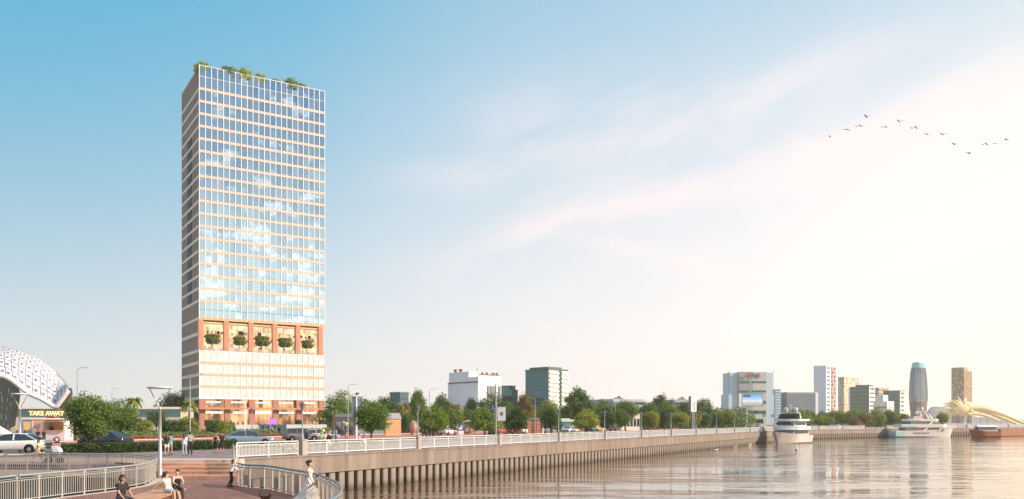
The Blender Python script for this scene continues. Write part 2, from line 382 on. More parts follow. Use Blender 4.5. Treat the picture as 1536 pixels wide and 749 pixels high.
# hazy sea air over the whole place
def haze_box(density=.00021):
    m, nt, out = new_mat('haze_air'); pv = N(nt, 'ShaderNodeVolumePrincipled'); pv.inputs['Color'].default_value = (.97,.93,.88,1); pv.inputs['Density'].default_value = density; pv.inputs['Anisotropy'].default_value = .35
    nt.links.new(pv.outputs[0], out.inputs['Volume']); mb = MB(); mb.box(-1420,-120,-6,1920,2320,126); o = mb.build('haze', m); tag(o, kind='stuff'); return o
haze_box()
scene.cycles.volume_bounces = 1; scene.cycles.volume_step_rate = 10
# ------------------------------------------------------------------ materials of the setting
PAVE = mat('paving', (.36,.32,.30), .75, .12, .25, .15)
def paving_mat(name, col, tile, joint=.75, var=.14, rough=.7):
    if name in MATS: return MATS[name]
    m, nt, out = new_mat(name); lk = nt.links.new
    b = N(nt, 'ShaderNodeBsdfPrincipled'); b.inputs['Roughness'].default_value = rough
    tc = N(nt, 'ShaderNodeTexCoord'); mp = N(nt, 'ShaderNodeMapping'); mp.inputs['Rotation'].default_value = (0,0,R(62.3)); lk(tc.outputs['Object'], mp.inputs[0])
    br = N(nt, 'ShaderNodeTexBrick'); br.inputs['Scale'].default_value = 1.0; br.inputs['Brick Width'].default_value = tile[0]; br.inputs['Row Height'].default_value = tile[1]
    br.inputs['Mortar Size'].default_value = .012; br.inputs['Color1'].default_value = rgba([c*(1-var) for c in col]); br.inputs['Color2'].default_value = rgba([c*(1+var) for c in col])
    br.inputs['Mortar'].default_value = rgba([c*joint for c in col]); lk(mp.outputs[0], br.inputs['Vector'])
    nz = N(nt, 'ShaderNodeTexNoise'); nz.inputs['Scale'].default_value = .35; nz.inputs['Detail'].default_value = 6; lk(tc.outputs['Object'], nz.inputs['Vector'])
    mr = N(nt, 'ShaderNodeMapRange'); mr.inputs[1].default_value = .3; mr.inputs[2].default_value = .7; mr.inputs[3].default_value = .72; mr.inputs[4].default_value = 1.14; lk(nz.outputs[0], mr.inputs[0])
    sc = N(nt, 'ShaderNodeVectorMath', operation='SCALE'); lk(br.outputs[0], sc.inputs[0]); lk(mr.outputs[0], sc.inputs['Scale']); lk(sc.outputs[0], b.inputs['Base Color'])
    lk(b.outputs[0], out.inputs[0]); MATS[name] = m; return m
PROM = paving_mat('promenade_paving', (.25,.185,.195), (1.2, .6), rough=.85)
DECK = paving_mat('deck_boards', (.255,.125,.100), (3.0, .16), .55, .14, .85)
STEP = paving_mat('stair_brick', (.56,.30,.20), (.5, .3), .8, .12, .85)
STONE = mat('pale_stone', (.55,.47,.41), .7, .1, 1.5, .1)
ASPH = mat('asphalt', (.13,.115,.12), .8, .2, .4, .2)
REDTRAIL = mat('red_trail_paint', (.52,.17,.15), .75, .18, .5, .1)  # red of the car light trails, put into a surface colour
LINE = mat('road_paint', (.78,.76,.72), .6, .15, 2)
CONC = mat('quay_concrete', (.262,.208,.174), .85, .30, .9, .25, stretch=(1,1,.14), island=.06)
def pile_mat():
    m, nt, out = new_mat('pile_concrete'); lk = nt.links.new; b = N(nt,'ShaderNodeBsdfPrincipled'); b.inputs['Roughness'].default_value = .85
    tc = N(nt,'ShaderNodeTexCoord'); sp = N(nt,'ShaderNodeSeparateXYZ'); lk(tc.outputs['Object'], sp.inputs[0]); oi = N(nt,'ShaderNodeObjectInfo')
    nz = N(nt,'ShaderNodeTexNoise'); nz.inputs['Scale'].default_value = 2.2; nz.inputs['Detail'].default_value = 6
    ad = N(nt,'ShaderNodeVectorMath', operation='ADD'); sc = N(nt,'ShaderNodeVectorMath', operation='SCALE'); sc.inputs['Scale'].default_value = .03; lk(oi.outputs['Location'], sc.inputs[0]); sc.inputs['Scale'].default_value = 1.3; lk(tc.outputs['Object'], ad.inputs[0]); lk(sc.outputs[0], ad.inputs[1]); lk(ad.outputs[0], nz.inputs['Vector'])
    h = N(nt,'ShaderNodeMath', operation='MULTIPLY_ADD'); h.inputs[1].default_value = .9; lk(nz.outputs[0], h.inputs[0]); lk(sp.outputs[2], h.inputs[2])
    cr = N(nt,'ShaderNodeValToRGB'); e = cr.color_ramp.elements; e[0].position = .25; e[0].color = (.055,.050,.035,1); e[1].position = .50; e[1].color = (.25,.20,.165,1); q = e.new(.36); q.color = (.14,.115,.085,1); q = e.new(.8); q.color = (.29,.24,.20,1)
    mr = N(nt,'ShaderNodeMapRange'); mr.inputs[1].default_value = -3.4; mr.inputs[2].default_value = -.6; lk(h.outputs[0], mr.inputs[0]); lk(mr.outputs[0], cr.inputs[0]); lk(cr.outputs[0], b.inputs['Base Color']); lk(b.outputs[0], out.inputs[0]); return m
CONC2 = pile_mat()                              # weed and tide mark towards the water
DARK = mat('recess_shade', (.014,.012,.011), .95, .3, .5, spec=.1)  # near-black colour standing in for shade in gaps and hollows
WHITE = mat('white_paint', (.80,.79,.77), .45, .05, 2)
STEEL = mat('brushed_steel', (.50,.49,.47), .35, .08, 3, metal=.6)
TEAL = mat('teal_grey_metal', (.20,.26,.28), .4, .1, 2, metal=.3)
BRONZE = mat('bronze', (.23,.13,.085), .45, .15, 2, metal=.3)
GREYD = mat('dark_grey_metal', (.10,.105,.11), .45, .15, 2)
GREYM = mat('mid_grey_metal', (.33,.34,.35), .45, .12, 2)
TIMBER = mat('bench_timber', (.52,.28,.155), .55, .25, 2.2, .2, island=.10, stretch=(1,.25,1))
LAWN = mat('lawn_soil', (.060,.095,.030), .9, .4, .5, .4)
LEAF = leaf_mat('leaves')
BARK = mat('bark', (.12,.085,.06), .85, .3, 8, .5)

def structure(o): return tag(o, kind='structure')
# ------------------------------------------------------------------ water
def water_mat():
    m, nt, out = new_mat('water'); lk = nt.links.new
    b = N(nt, 'ShaderNodeBsdfPrincipled'); b.inputs['Base Color'].default_value = (.13,.080,.052,1); b.inputs['Roughness'].default_value = .05; b.inputs['IOR'].default_value = 1.40
    b.inputs['Specular IOR Level'].default_value = .8; b.inputs['Specular Tint'].default_value = (1.0,.87,.74,1)
    tc = N(nt, 'ShaderNodeTexCoord')
    def wave(scale, sx, sy, rot, det, dist=0.0):
        mp = N(nt, 'ShaderNodeMapping'); mp.inputs['Scale'].default_value = (sx, sy, 1); mp.inputs['Rotation'].default_value = (0,0,R(rot)); lk(tc.outputs['Object'], mp.inputs[0])
        n = N(nt, 'ShaderNodeTexNoise'); n.inputs['Scale'].default_value = scale; n.inputs['Detail'].default_value = det; n.inputs['Distortion'].default_value = dist; lk(mp.outputs[0], n.inputs['Vector']); return n.outputs[0]
    a = wave(1.0, .10, .34, 8, 3, .6); c = wave(1.0, .45, 1.5, -10, 3, .4); d = wave(1.0, .02, .06, 5, 3)
    def mth(op, x, y):
        n = N(nt, 'ShaderNodeMath', operation=op)
        for i, v in enumerate((x, y)):
            if isinstance(v, (int, float)): n.inputs[i].default_value = v
            else: lk(v, n.inputs[i])
        return n.outputs[0]
    calm = N(nt, 'ShaderNodeMapRange'); calm.inputs[1].default_value = .38; calm.inputs[2].default_value = .62; calm.inputs[3].default_value = .15; calm.inputs[4].default_value = 1.0; lk(d, calm.inputs[0])
    h = mth('MULTIPLY', mth('ADD', mth('MULTIPLY', a, .75), mth('MULTIPLY', c, .07)), calm.outputs[0])
    bp = N(nt, 'ShaderNodeBump'); bp.inputs['Strength'].default_value = .75; bp.inputs['Distance'].default_value = .38; lk(h, bp.inputs['Height']); lk(bp.outputs[0], b.inputs['Normal'])
    lk(b.outputs[0], out.inputs[0]); return m
mb = MB(); mb.quad((-1380,-100,0),(1880,-100,0),(1880,2280,0),(-1380,2280,0)); structure(mb.build('water', water_mat()))

# ------------------------------------------------------------------ land
def catmull(pts, k=6):
    pts = [Vector(p) for p in pts]; out = []
    for i in range(len(pts)-1):
        p0, p1, p2, p3 = pts[max(i-1,0)], pts[i], pts[i+1], pts[min(i+2, len(pts)-1)]
        for j in range(k):
            t = j/k; out.append(.5*((2*p1)+(p2-p0)*t+(2*p0-5*p1+4*p2-p3)*t*t+(3*p1-p0-3*p2+p3)*t**3))
    out.append(pts[-1]); return out
def flat(name, poly, z, m):
    bm = bmesh.new(); f = bm.faces.new([bm.verts.new((p[0], p[1], z)) for p in poly]); f.normal_update()
    if f.normal.z < 0: f.normal_flip()
    bmesh.ops.triangulate(bm, faces=[f]); me = bpy.data.meshes.new(name); bm.to_mesh(me); bm.free(); me.materials.append(m)
    return structure(link(name, me))
Q0 = Q(360); QE = Q(1190)
FAR = [QE, Vector((131,299,ZP)), Vector((176,330,ZP)), Vector((300,412,ZP)), Vector((700,640,ZP))]
YT = 62.0                                    # back edge of the low terrace
land = [(-1380,YT),(-24.3,YT),(-24.3,57.2),(-18.6,57.2),Q0[:2]]+[p[:2] for p in FAR]+[(1880,1500),(1880,2280),(-1380,2280)]
flat('ground', land, ZP-.02, PAVE)
def strip(name, o0, o1, z, m, s1=330.0, clip=YT+.02):
    def at(o): return (clip-o*UQ.x)/UQ.y     # s at the terrace edge
    a, b = L(o0, at(o0)), L(o1, at(o1)); c, d = L(o1, s1), L(o0, s1)
    mb = MB(); mb.quad((d.x,d.y,z),(c.x,c.y,z),(b.x,b.y,z),(a.x,a.y,z)); return structure(mb.build(name, m))
p61 = L(61, (YT-61*UQ.x)/UQ.y)
flat('promenade', [(p61.x, YT),(-24.3,YT),(-24.3,57.2),(-18.6,57.2),Q0[:2],QE[:2],L(44.2, 262)[:2],L(61, 262)[:2]], ZP-.016, PROM)
strip('verge_grass', 61, 64.4, ZP-.010, LAWN)
strip('road', 64.6, 100, ZP-.012, ASPH)
strip('red_trail_strip', 82, 97, ZP-.008, REDTRAIL)  # red strip painted in place of the light trails of passing cars
strip('flower_soil', 100.3, 103, ZP-.008, LAWN)
# lane markings
mb = MB()
for o in (73.0, 81.7, 97.3):
    s = -20.0
    while s < 320:
        a = L(o-.07, s); 
        e = s+(3 if o == 73.0 else 320)
        e = min(e, 325)
        if L(o, s).y > YT+1 or o != 73.0:
            s0 = max(s, (YT+.3-o*UQ.x)/UQ.y)
            if s0 < e:
                q = [L(o-.08, s0), L(o-.08, e), L(o+.08, e), L(o+.08, s0)]
                mb.quad(*[(p.x, p.y, ZP-.004) for p in q])
        s += 9 if o == 73.0 else 1000
structure(mb.build('lane_markings', LINE))
mb = MB()
for o in (64.5, 100.15):
    a, b = L(o, (YT+.3-o*UQ.x)/UQ.y), L(o, 325); mb.bar((a.x,a.y,ZP+.05),(b.x,b.y,ZP+.05), .22, .14)
structure(mb.build('kerb', STONE))

# ------------------------------------------------------------------ lower deck, its steps and the terrace behind the opening
DR = catmull([(-18.6,57.2),(-14.1,44),(-11.9,41.5),(-9.7,38),(-8.3,35.6),(-7.1,32.7),(-6.1,29.9),(-5.4,27),(-5.05,24.6),(-5.08,22.6),(-5.6,19.5),(-7,16),(-9.5,12.5)], 5)
RG = catmull([(-20.2,20),(-20.05,33.3),(-19.9,34.7),(-19.5,37.5),(-19.05,40),(-18.85,42),(-19.0,44.2),(-19.8,47),(-20.7,49.6),(-21.9,52),(-23.5,54.5),(-25.8,56.7),(-28.4,57.6),(-31.7,57.9),(-40,58.0),(-62,58.0)], 5)
DR2 = [Vector((p.x,p.y)) for p in DR]; RG2 = [Vector((p.x,p.y)) for p in RG]
# deck slab: from the rail curve on the right to the opening on the left
deckpoly = [(p.x+.22, p.y) for p in DR2 if p.y < 57.3]+[(-12,9),(-20.2,9)]+[(p.x+.0, p.y) for p in RG2 if p.x > -21.0]+[(-20.9,57.2)]
bm = bmesh.new(); top = bm.faces.new([bm.verts.new((p[0],p[1],ZD)) for p in deckpoly]); top.normal_update()
if top.normal.z < 0: top.normal_flip()
ex = bmesh.ops.extrude_face_region(bm, geom=[top]); bmesh.ops.translate(bm, verts=[v for v in ex['geom'] if isinstance(v, bmesh.types.BMVert)], vec=(0,0,-.55))
bmesh.ops.recalc_face_normals(bm, faces=bm.faces[:]); bmesh.ops.triangulate(bm, faces=[f for f in bm.faces if len(f.verts) > 4])
me = bpy.data.meshes.new('deck'); bm.to_mesh(me); bm.free(); me.materials.append(DECK); structure(link('deck', me))
def ringx(y):                                # x of the opening's curve at depth y on its right-hand side
    best = min((abs(p.y-y), p.x) for p in RG2 if p.x > -27); return best[1]
def railx(y): return -18.6+(57.2-y)*(4.5/13.2)
mb = MB(); tread = MB()
for i in range(4):
    y0 = 49.2+2*i; z = ZD+.14*(i+1)
    mb.prism([(ringx(y0)+.15,y0),(railx(y0),y0),(railx(57.2),57.2),(-24.2,57.2),(ringx(y0+2)+.15,y0+2)], z-.14+.001*i, z)
structure(mb.build('broad_steps', STEP))
mb = MB(); mb.box(-24.3, 57.2, ZD-.1, railx(57.2), 59.4, ZP+.004); structure(mb.build('top_step_edging', STONE))
mb = MB(); mb.box(-80, 58.25, 0, -24.3, YT, 2.65); structure(mb.build('terrace', PROM))
mb = MB(); mb.box(-80, YT, 0, -24.302, YT+.3, ZP-.021); mb.box(-80, 57.95, -1, -24.0, 58.25, ZD-.002); structure(mb.build('retaining_wall', STONE))
mb = MB(); mb.box(-80, 57.7, -1, -23.5, 57.94, 1.9); structure(mb.build('basin_wall', mat('basin_wall', (.06,.085,.09), .7, .3, .5)))
# narrow stone coping round the opening
mb = MB(); n = len(RG2); inner = []; outer = []
for i, p in enumerate(RG2):
    d = (RG2[min(i+1,n-1)]-RG2[max(i-1,0)]).normalized(); nn = Vector((d.y, -d.x))
    inner.append(p-nn*.05); outer.append(p+nn*.35)
for i in range(n-1):
    a, b, c, d = inner[i], inner[i+1], outer[i+1], outer[i]; z0, z1 = ZD-.5, ZD+.004
    mb.add([(a.x,a.y,z0),(b.x,b.y,z0),(c.x,c.y,z0),(d.x,d.y,z0),(a.x,a.y,z1),(b.x,b.y,z1),(c.x,c.y,z1),(d.x,d.y,z1)], [(4,5,6,7),(0,1,5,4),(2,3,7,6),(3,2,1,0)])
structure(mb.build('opening_coping', STONE))

# ------------------------------------------------------------------ quay walls
def quay(name, label, pts, setback_dark=2.4):
    t = thing(name, label, 'quay wall', pts[0])
    o0 = Vector(pts[0]); beam = MB(); back = MB(); plist = []
    for a, b in zip(pts[:-1], pts[1:]):
        d = (b-a).normalized(); nrm = Vector((d.y, -d.x, 0)); ln = (b-a).length     # nrm: towards the water
        k = max(1, round(ln/3.925)); st = ln/k
        for i in range(k):                                                         # cast beam units with thin joints
            p, q = a+d*(i*st+.012), a+d*((i+1)*st-.012)
            c = (p+q)/2-nrm*.35-o0; beam.obox((c.x, c.y, -.745), ((q-p).length, .7, 1.45), math.atan2(d.y, d.x))
            c = c+nrm*.06; beam.obox((c.x, c.y, -.06), ((q-p).length, .72, .12), math.atan2(d.y, d.x))
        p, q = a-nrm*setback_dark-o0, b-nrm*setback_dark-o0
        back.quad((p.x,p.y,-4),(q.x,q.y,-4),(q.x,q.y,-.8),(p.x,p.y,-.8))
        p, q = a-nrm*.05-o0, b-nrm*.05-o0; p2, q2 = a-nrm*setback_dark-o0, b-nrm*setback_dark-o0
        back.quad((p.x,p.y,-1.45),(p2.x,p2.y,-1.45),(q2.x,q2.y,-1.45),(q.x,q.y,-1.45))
        k = int(ln/1.19)
        for i in range(k): plist.append((a+d*((i+.5)*ln/k)-nrm*.45-o0, math.atan2(d.y, d.x)))
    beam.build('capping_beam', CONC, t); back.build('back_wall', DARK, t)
    pm = MB(); pm.prism([(-.36,-.22),(-.28,-.30),(.28,-.30),(.36,-.22),(.36,.25),(-.36,.25)], -4.0, -1.46); pme = pm.mesh('pile', CONC2)
    rest = MB()
    for i, (p, r) in enumerate(plist):
        if i < 100:
            o = link('pile', pme, t); o.location = (p.x, p.y, 0); o.rotation_euler = (0, 0, r)
        else:
            rest.M = Matrix.Translation((p.x, p.y, 0)) @ Matrix.Rotation(r, 4, 'Z')
            rest.prism([(-.36,-.22),(-.28,-.30),(.28,-.30),(.36,-.22),(.36,.25),(-.36,.25)], -4.0, -1.46)
    if rest.v: tag(rest.build('piles_beyond', CONC2, t), kind='stuff')
    return t
quay('quay_wall', 'long brown concrete quay wall on close-set piles under the white railing', [Q0, QE])
quay('quay_wall', 'far concrete quay wall behind the moored yachts', FAR[:4])

# ------------------------------------------------------------------ promenade railing: pillars, lanterns and railing bays
def lantern_parts(t, h=2.7):
    mb = MB(); mb.lathe([(.10,0),(.10,.25),(.055,.32),(.05,h-.6),(.07,h-.55),(.04,h-.5)], n=8); mb.build('post', GREYM, t)
    mb = MB(); mb.lathe([(.07,h-.5),(.19,h-.1),(.20,h-.05)], n=6, sm=False); mb.build('lamp_head', mat('lantern_glass', (.17,.21,.24), .15, .1, 3), t)
    mb = MB(); mb.lathe([(.25,h-.05),(.24,h),(.10,h+.12),(.03,h+.24)], n=6, sm=False); mb.build('cap', mat('lantern_cap', (.085,.135,.175), .4, .1, 3), t)
PY = [65.3+13.92*n for n in range(0, 14)]
qa = math.atan2(UQ.y, UQ.x)
def bay_mesh(ln):
    """white railing bay: rails, posts, close balusters"""
    tr = MB(); tr.box(0,-.035,1.06,ln,.035,1.12); tr.box(0,-.02,.90,ln,.02,.94); tr.box(0,-.02,.12,ln,.02,.17)
    k = max(2, round(ln/2.6)); ps = MB(); ps.box(-.035,-.03,0,.035,.03,1.06)
    bl = MB(); n = int(ln/.135)
    for i in range(1, n): x = i*ln/n; bl.box(x-.017,-.012,.17,x+.017,.012,.90)
    return tr.mesh('rail', WHITE), ps.mesh('post', WHITE), [i*ln/k for i in range(k+1)], bl.mesh('baluster_infill', WHITE)
def bay(meshes, loc, rz, label):
    t = thing('railing', label, 'railing', loc, rz, 'railing bays along the promenade')
    link('rail', meshes[0], t); link('baluster_infill', meshes[3], t)
    for x in meshes[2]:
        p = link('post', meshes[1], t); p.location = (x, 0, 0)
    return t
INS = -NQ*.32
pil = MB(); pil.box(-.26,-.26,0,.26,.26,1.12); pil.box(-.30,-.30,1.121,.30,.30,1.22); pilm = pil.mesh('railing_pillar', mat('pillar_stone', (.42,.36,.32), .7, .12, 2, .1))
where = ['behind the woman in the long gown', 'below the wide round street tree', 'by the tall banner pole', 'in front of the orange kiosk',
         'by the yellow bus', 'past the yellow bus', 'below two round lime trees', 'below the vertical billboard', 'before the twin dark round trees',
         'facing the broadcaster block', 'just left of the moored ferry', 'behind the ferry bow', 'behind the ferry', 'behind the ferry stern']
m_full = bay_mesh(15.72-.64); first = bay_mesh((Vector((Q(458).x, 65.3, 0))-Vector((Q0.x, Q0.y, 0))).length-.5)
d = (Q0+INS); bay(first, (d.x, d.y, ZP), qa, 'short white railing bay at the stair end, behind the boy')
lampw = ['white railing bay beside the strolling balloon group', 'white railing bay below the wooden kiosk', 'white railing bay in front of the bus shelter', 'white railing bay before the orange kiosk',
         'white railing bay in front of the yellow bus', 'white railing bay right of the yellow bus', 'white railing bay below the lime round trees', 'white railing bay below the billboard', 'white railing bay below the dark round trees',
         'white railing bay facing the broadcaster block', 'white railing bay just left of the ferry', 'white railing bay behind the ferry bow', 'white railing bay behind the ferry', 'last white railing bay behind the ferry']
for i, y in enumerate(PY):
    if y > 236: break
    p = Vector(((QK/y*-1+1440-CX)/F*y, y, ZP))+INS
    o = link('railing_pillar', pilm); o.location = p; o.rotation_euler = (0,0,qa)
    tag(o, 'square stone railing pillar '+where[i], 'pillar', 'stone pillars of the promenade railing')
    b = p+UQ*.32
    if i < 12: bay(m_full, b, qa, lampw[i])
    if i != 2 and i < 11:
        t = thing('pillar_lantern', 'six-sided lantern on the railing pillar '+where[i], 'lantern', (p.x, p.y, ZP+1.22), qa, 'lanterns on the railing pillars')
        lantern_parts(t)
# far quay rail
fi = 0
fw = ['right of the ferry', 'below the white balcony tower', 'below the wide green block', 'left of the big white yacht', 'behind the big white yacht', 'behind the big white yacht bow', 'left of the brown boat', 'behind the brown boat', 'right of the brown boat', 'at the right edge']
for a, b in zip(FAR[:3], FAR[1:4]):
    dd = (b-a).normalized(); nn = Vector((dd.y,-dd.x,0)); s = .5
    while s+15.7 < (b-a).length:
        p = a+dd*s-nn*.32
        if fi < 10:
            o = link('railing_pillar', pilm); o.location = p; o.rotation_euler = (0,0,math.atan2(dd.y,dd.x)); tag(o, 'square stone pillar on the far quay '+fw[fi], 'pillar', 'stone pillars of the far quay')
            q = p+dd*.32; bay(m_full, q, math.atan2(dd.y,dd.x), 'white railing bay on the far quay '+fw[fi])['group'] = 'railing bays on the far quay'
        fi += 1; s += 15.72

# ------------------------------------------------------------------ railings of the deck
def along(poly, step):
    out = []; acc = 0.0; nxt = 0.0
    for a, b in zip(poly[:-1], poly[1:]):
        l = (b-a).length
        while nxt <= acc+l:
            t = (nxt-acc)/l; out.append((a+(b-a)*t, (b-a).normalized())); nxt += step
        acc += l
    return out
RAILM = mat('rail_grey', (.47,.43,.385), .45, .10, 2, metal=.15)
t = thing('curved_railing', 'curved steel railing with bars round the rounded deck opening', 'railing', (RG2[8].x, RG2[8].y, ZD))
O = Vector((RG2[8].x, RG2[8].y, ZD))
mb = MB(); mb.path([Vector((p.x,p.y,ZD+1.10))-O for p in RG2], .045, 8); mb.path([Vector((p.x,p.y,ZD+.98))-O for p in RG2], .02, 6); mb.build('top_rail', mat('ring_top_rail', (.42,.45,.45), .35, .08, 2, metal=.4), t)
mb = MB(); mb.path([Vector((p.x,p.y,ZD+.12))-O for p in RG2], .022, 6); mb.path([Vector((p.x,p.y,ZD+.90))-O for p in RG2], .022, 6); mb.build('middle_rail', RAILM, t)
pm = MB(); pm.box(-.045,-.02,0,.045,.02,1.06); pm.box(-.09,-.03,1.0,.09,.03,1.06); pme = pm.mesh('post', RAILM)
for p, d in along(RG2, 1.45)[:60]:
    o = link('post', pme, t); o.location = Vector((p.x,p.y,ZD))-O; o.rotation_euler = (0,0,math.atan2(d.y,d.x))
mb = MB()
for p, d in along(RG2, .145): mb.obox((p.x-O.x, p.y-O.y, .51), (.030,.014,.78), math.atan2(d.y,d.x))
mb.build('baluster_infill', RAILM, t)

RB = [p for p in DR2 if p.y < 45]
t = thing('curved_railing', 'curved deck railing of pale panels under a teal-grey handrail beside the gown', 'railing', (RB[0].x, RB[0].y, ZD)); O = Vector((RB[0].x, RB[0].y, ZD))
mb = MB(); mb.path([Vector((p.x,p.y,ZD+1.12))-O for p in RB], .05, 8)
off = []
for i, p in enumerate(RB):
    d = (RB[min(i+1,len(RB)-1)]-RB[max(i-1,0)]).normalized(); off.append(p+Vector((d.y,-d.x))*.22)
mb.build('top_rail', TEAL, t)
mb = MB(); mb.path([Vector((p.x,p.y,ZD+1.02))-O for p in off], .032, 8); mb.build('hand_rail', RAILM, t)
pm = MB(); pm.box(-.03,-.045,0,.03,.045,1.08); pm.box(-.02,-.22,.99,.02,.03,1.02); pme = pm.mesh('post', RAILM)
PANEL = mat('pale_panel', (.56,.47,.40), .35, .1, 2)
def clear_panel():
    m, nt, out = new_mat('frosted_panel'); tr = N(nt, 'ShaderNodeBsdfTransparent'); tr.inputs[0].default_value = (.95,.95,.93,1)
    b = N(nt, 'ShaderNodeBsdfPrincipled'); b.inputs['Base Color'].default_value = (.62,.56,.50,1); b.inputs['Roughness'].default_value = .12
    mx = N(nt, 'ShaderNodeMixShader'); mx.inputs[0].default_value = .38; nt.links.new(tr.outputs[0], mx.inputs[1]); nt.links.new(b.outputs[0], mx.inputs[2]); nt.links.new(mx.outputs[0], out.inputs[0]); return m
FROST = clear_panel()
pts = along(RB, 1.05)
for i, (p, d) in enumerate(pts):
    o = link('post', pme, t); o.location = Vector((p.x,p.y,ZD))-O; o.rotation_euler = (0,0,math.atan2(d.y,d.x))
    if i+1 < len(pts):
        q = pts[i+1][0]; dv = (q-p); c = (p+q)/2; a = math.atan2(dv.y,dv.x)
        mb = MB(); mb.obox((0,0,.55), (dv.length-.16,.014,.86), 0); o = mb.build('glass_panel', FROST, t); o.location = Vector((c.x,c.y,ZD))-O; o.rotation_euler = (0,0,a)
        mb = MB(); mb.obox((0,0,.10), (dv.length-.07,.03,.03)); mb.obox((0,0,1.0), (dv.length-.07,.03,.03))
        if i % 3 == 1: mb.obox((0,.03,.38),(dv.length*.62,.02,.5))
        o = mb.build('panel_frame', RAILM, t); o.location = Vector((c.x,c.y,ZD))-O; o.rotation_euler = (0,0,a)
# stair-end handrail with a bluish glass pane
a = Vector((railx(50)-.1, 50, ZD)); b = Vector((railx(57)-.1, 57, ZP))
t = thing('stair_handrail', 'stair handrail with bluish glass panes beside the boy in a white shirt', 'handrail', a)
mb = MB(); mb.path([(0,0,.3),(0,0,1.05),(b.x-a.x,b.y-a.y,b.z-a.z+1.05),(b.x-a.x,b.y-a.y,b.z-a.z)], .04, 8); mb.build('rail', RAILM, t)
mb = MB(); dd = b-a
for k in range(4):
    p, q = dd*(k/4+.02), dd*((k+1)/4-.02); mb.add([(p.x,p.y,p.z+.45),(q.x,q.y,q.z+.2),(q.x,q.y,q.z+.95),(p.x,p.y,p.z+.95)], [(0,1,2,3)])
m, nt2, out2 = new_mat('blue_glass'); trn = N(nt2, 'ShaderNodeBsdfTransparent'); trn.inputs[0].default_value = (.72,.88,.95,1); gl = N(nt2, 'ShaderNodeBsdfGlossy'); gl.inputs[0].default_value = (.6,.75,.85,1); gl.inputs[1].default_value = .08
mx = N(nt2, 'ShaderNodeMixShader'); mx.inputs[0].default_value = .35; nt2.links.new(trn.outputs[0], mx.inputs[1]); nt2.links.new(gl.outputs[0], mx.inputs[2]); nt2.links.new(mx.outputs[0], out2.inputs[0])
mb.build('glass_panel', m, t)

# ------------------------------------------------------------------ timber bench on the deck
t = thing('timber_bench', 'broad curved timber bench carrying the seated women and man', 'bench', (-14.6, 32, ZD)); O = Vector((-14.6,32,ZD))
spine = catmull([(-14.42,36.1),(-13.95,33.2),(-13.4,30),(-12.2,26.5)], 6); spine = [Vector((p.x,p.y)) for p in spine]
mb = MB()
for i, p in enumerate(spine[:-1]):
    q = spine[i+1]; d = (q-p).normalized(); nn = Vector((d.y,-d.x))
    for k in range(8):
        w0, w1 = -.62+k*.156, -.62+(k+1)*.156-.010
        vs = []
        for z in (.40,.45):
            for pt, w_ in ((p,w0),(q,w0),(q,w1),(p,w1)):
                v = pt+nn*w_; vs.append((v.x-O.x, v.y-O.y, z))
        mb.add(vs, [(0,3,2,1),(4,5,6,7),(0,1,5,4),(1,2,6,5),(2,3,7,6),(3,0,4,7)])
mb.build('seat', TIMBER, t)
mb = MB()
ra = [p+Vector(((spine[min(i+1,len(spine)-1)]-spine[max(i-1,0)]).normalized().y, -(spine[min(i+1,len(spine)-1)]-spine[max(i-1,0)]).normalized().x))*-.5 for i, p in enumerate(spine)]
rb = [p+(p-r) for p, r in zip(spine, ra)]
mb.loft([[(a.x-O.x,a.y-O.y,0),(b.x-O.x,b.y-O.y,0),(b.x-O.x,b.y-O.y,.399),(a.x-O.x,a.y-O.y,.399)] for a, b in zip(ra, rb)], sm=False)
mb.build('plinth', mat('bench_plinth', (.20,.10,.065), .6, .2, 2), t)
# ------------------------------------------------------------------ trees and plants
def crown_mesh(name, seed, clumps=90, leaves=42, leaf=.036, shape='round', gap=.25):
    """crown in a unit box (width 1, height 1): leaf faces gathered in clumps through an uneven volume"""
    r = random.Random(seed); mb = MB(); lob = [(Vector((r.gauss(0,1), r.gauss(0,1), r.gauss(0,.8))).normalized(), r.uniform(-.22,.28)) for _ in range(9)]
    def rad(d):
        k = 1.0
        for v, s in lob: k += s*max(0, d.dot(v))**5
        return k
    for c in range(clumps):
        d = Vector((r.gauss(0,1), r.gauss(0,1), r.gauss(0,1))).normalized()
        q = r.random()**.36; z = d.z
        f = rad(d)*q
        if shape == 'round': p = Vector((d.x*.43*f, d.y*.43*f, .5+z*.44*f))
        elif shape == 'cone':
            zz = .5+z*.46*f; tap = 1.12-.75*max(0, zz); p = Vector((d.x*.46*f*tap*1.1, d.y*.46*f*tap*1.1, zz))
        elif shape == 'dome':
            zz = .30+ (z*.62*f if z > 0 else z*.26*f); p = Vector((d.x*.44*f, d.y*.44*f, zz))
        else: p = Vector((d.x*.42*f, d.y*.42*f, .5+z*.44*f))
        cr = r.uniform(.085,.15)*(1.15 if shape != 'airy' else .85)
        out = (p-Vector((0,0,.42))).normalized()
        for k in range(leaves):
            e = Vector((r.gauss(0,1), r.gauss(0,1), r.gauss(0,.8)))
            if e.length > 1.9: continue
            pt = p+e*cr*.62
            nrm = (out*.55+Vector((r.gauss(0,1), r.gauss(0,1), r.gauss(0,1)+.5)).normalized()).normalized()
            t1 = nrm.cross(Vector((r.gauss(0,1), r.gauss(0,1), r.gauss(0,1)))).normalized(); t2 = nrm.cross(t1)
            s = leaf*r.uniform(.6,1.35); a = s*.5; b = s*.95
            mb.add([pt-t2*b, pt+t1*a, pt+t2*b, pt-t1*a], [(0,1,2,3)])
    return mb.mesh(name, LEAF)
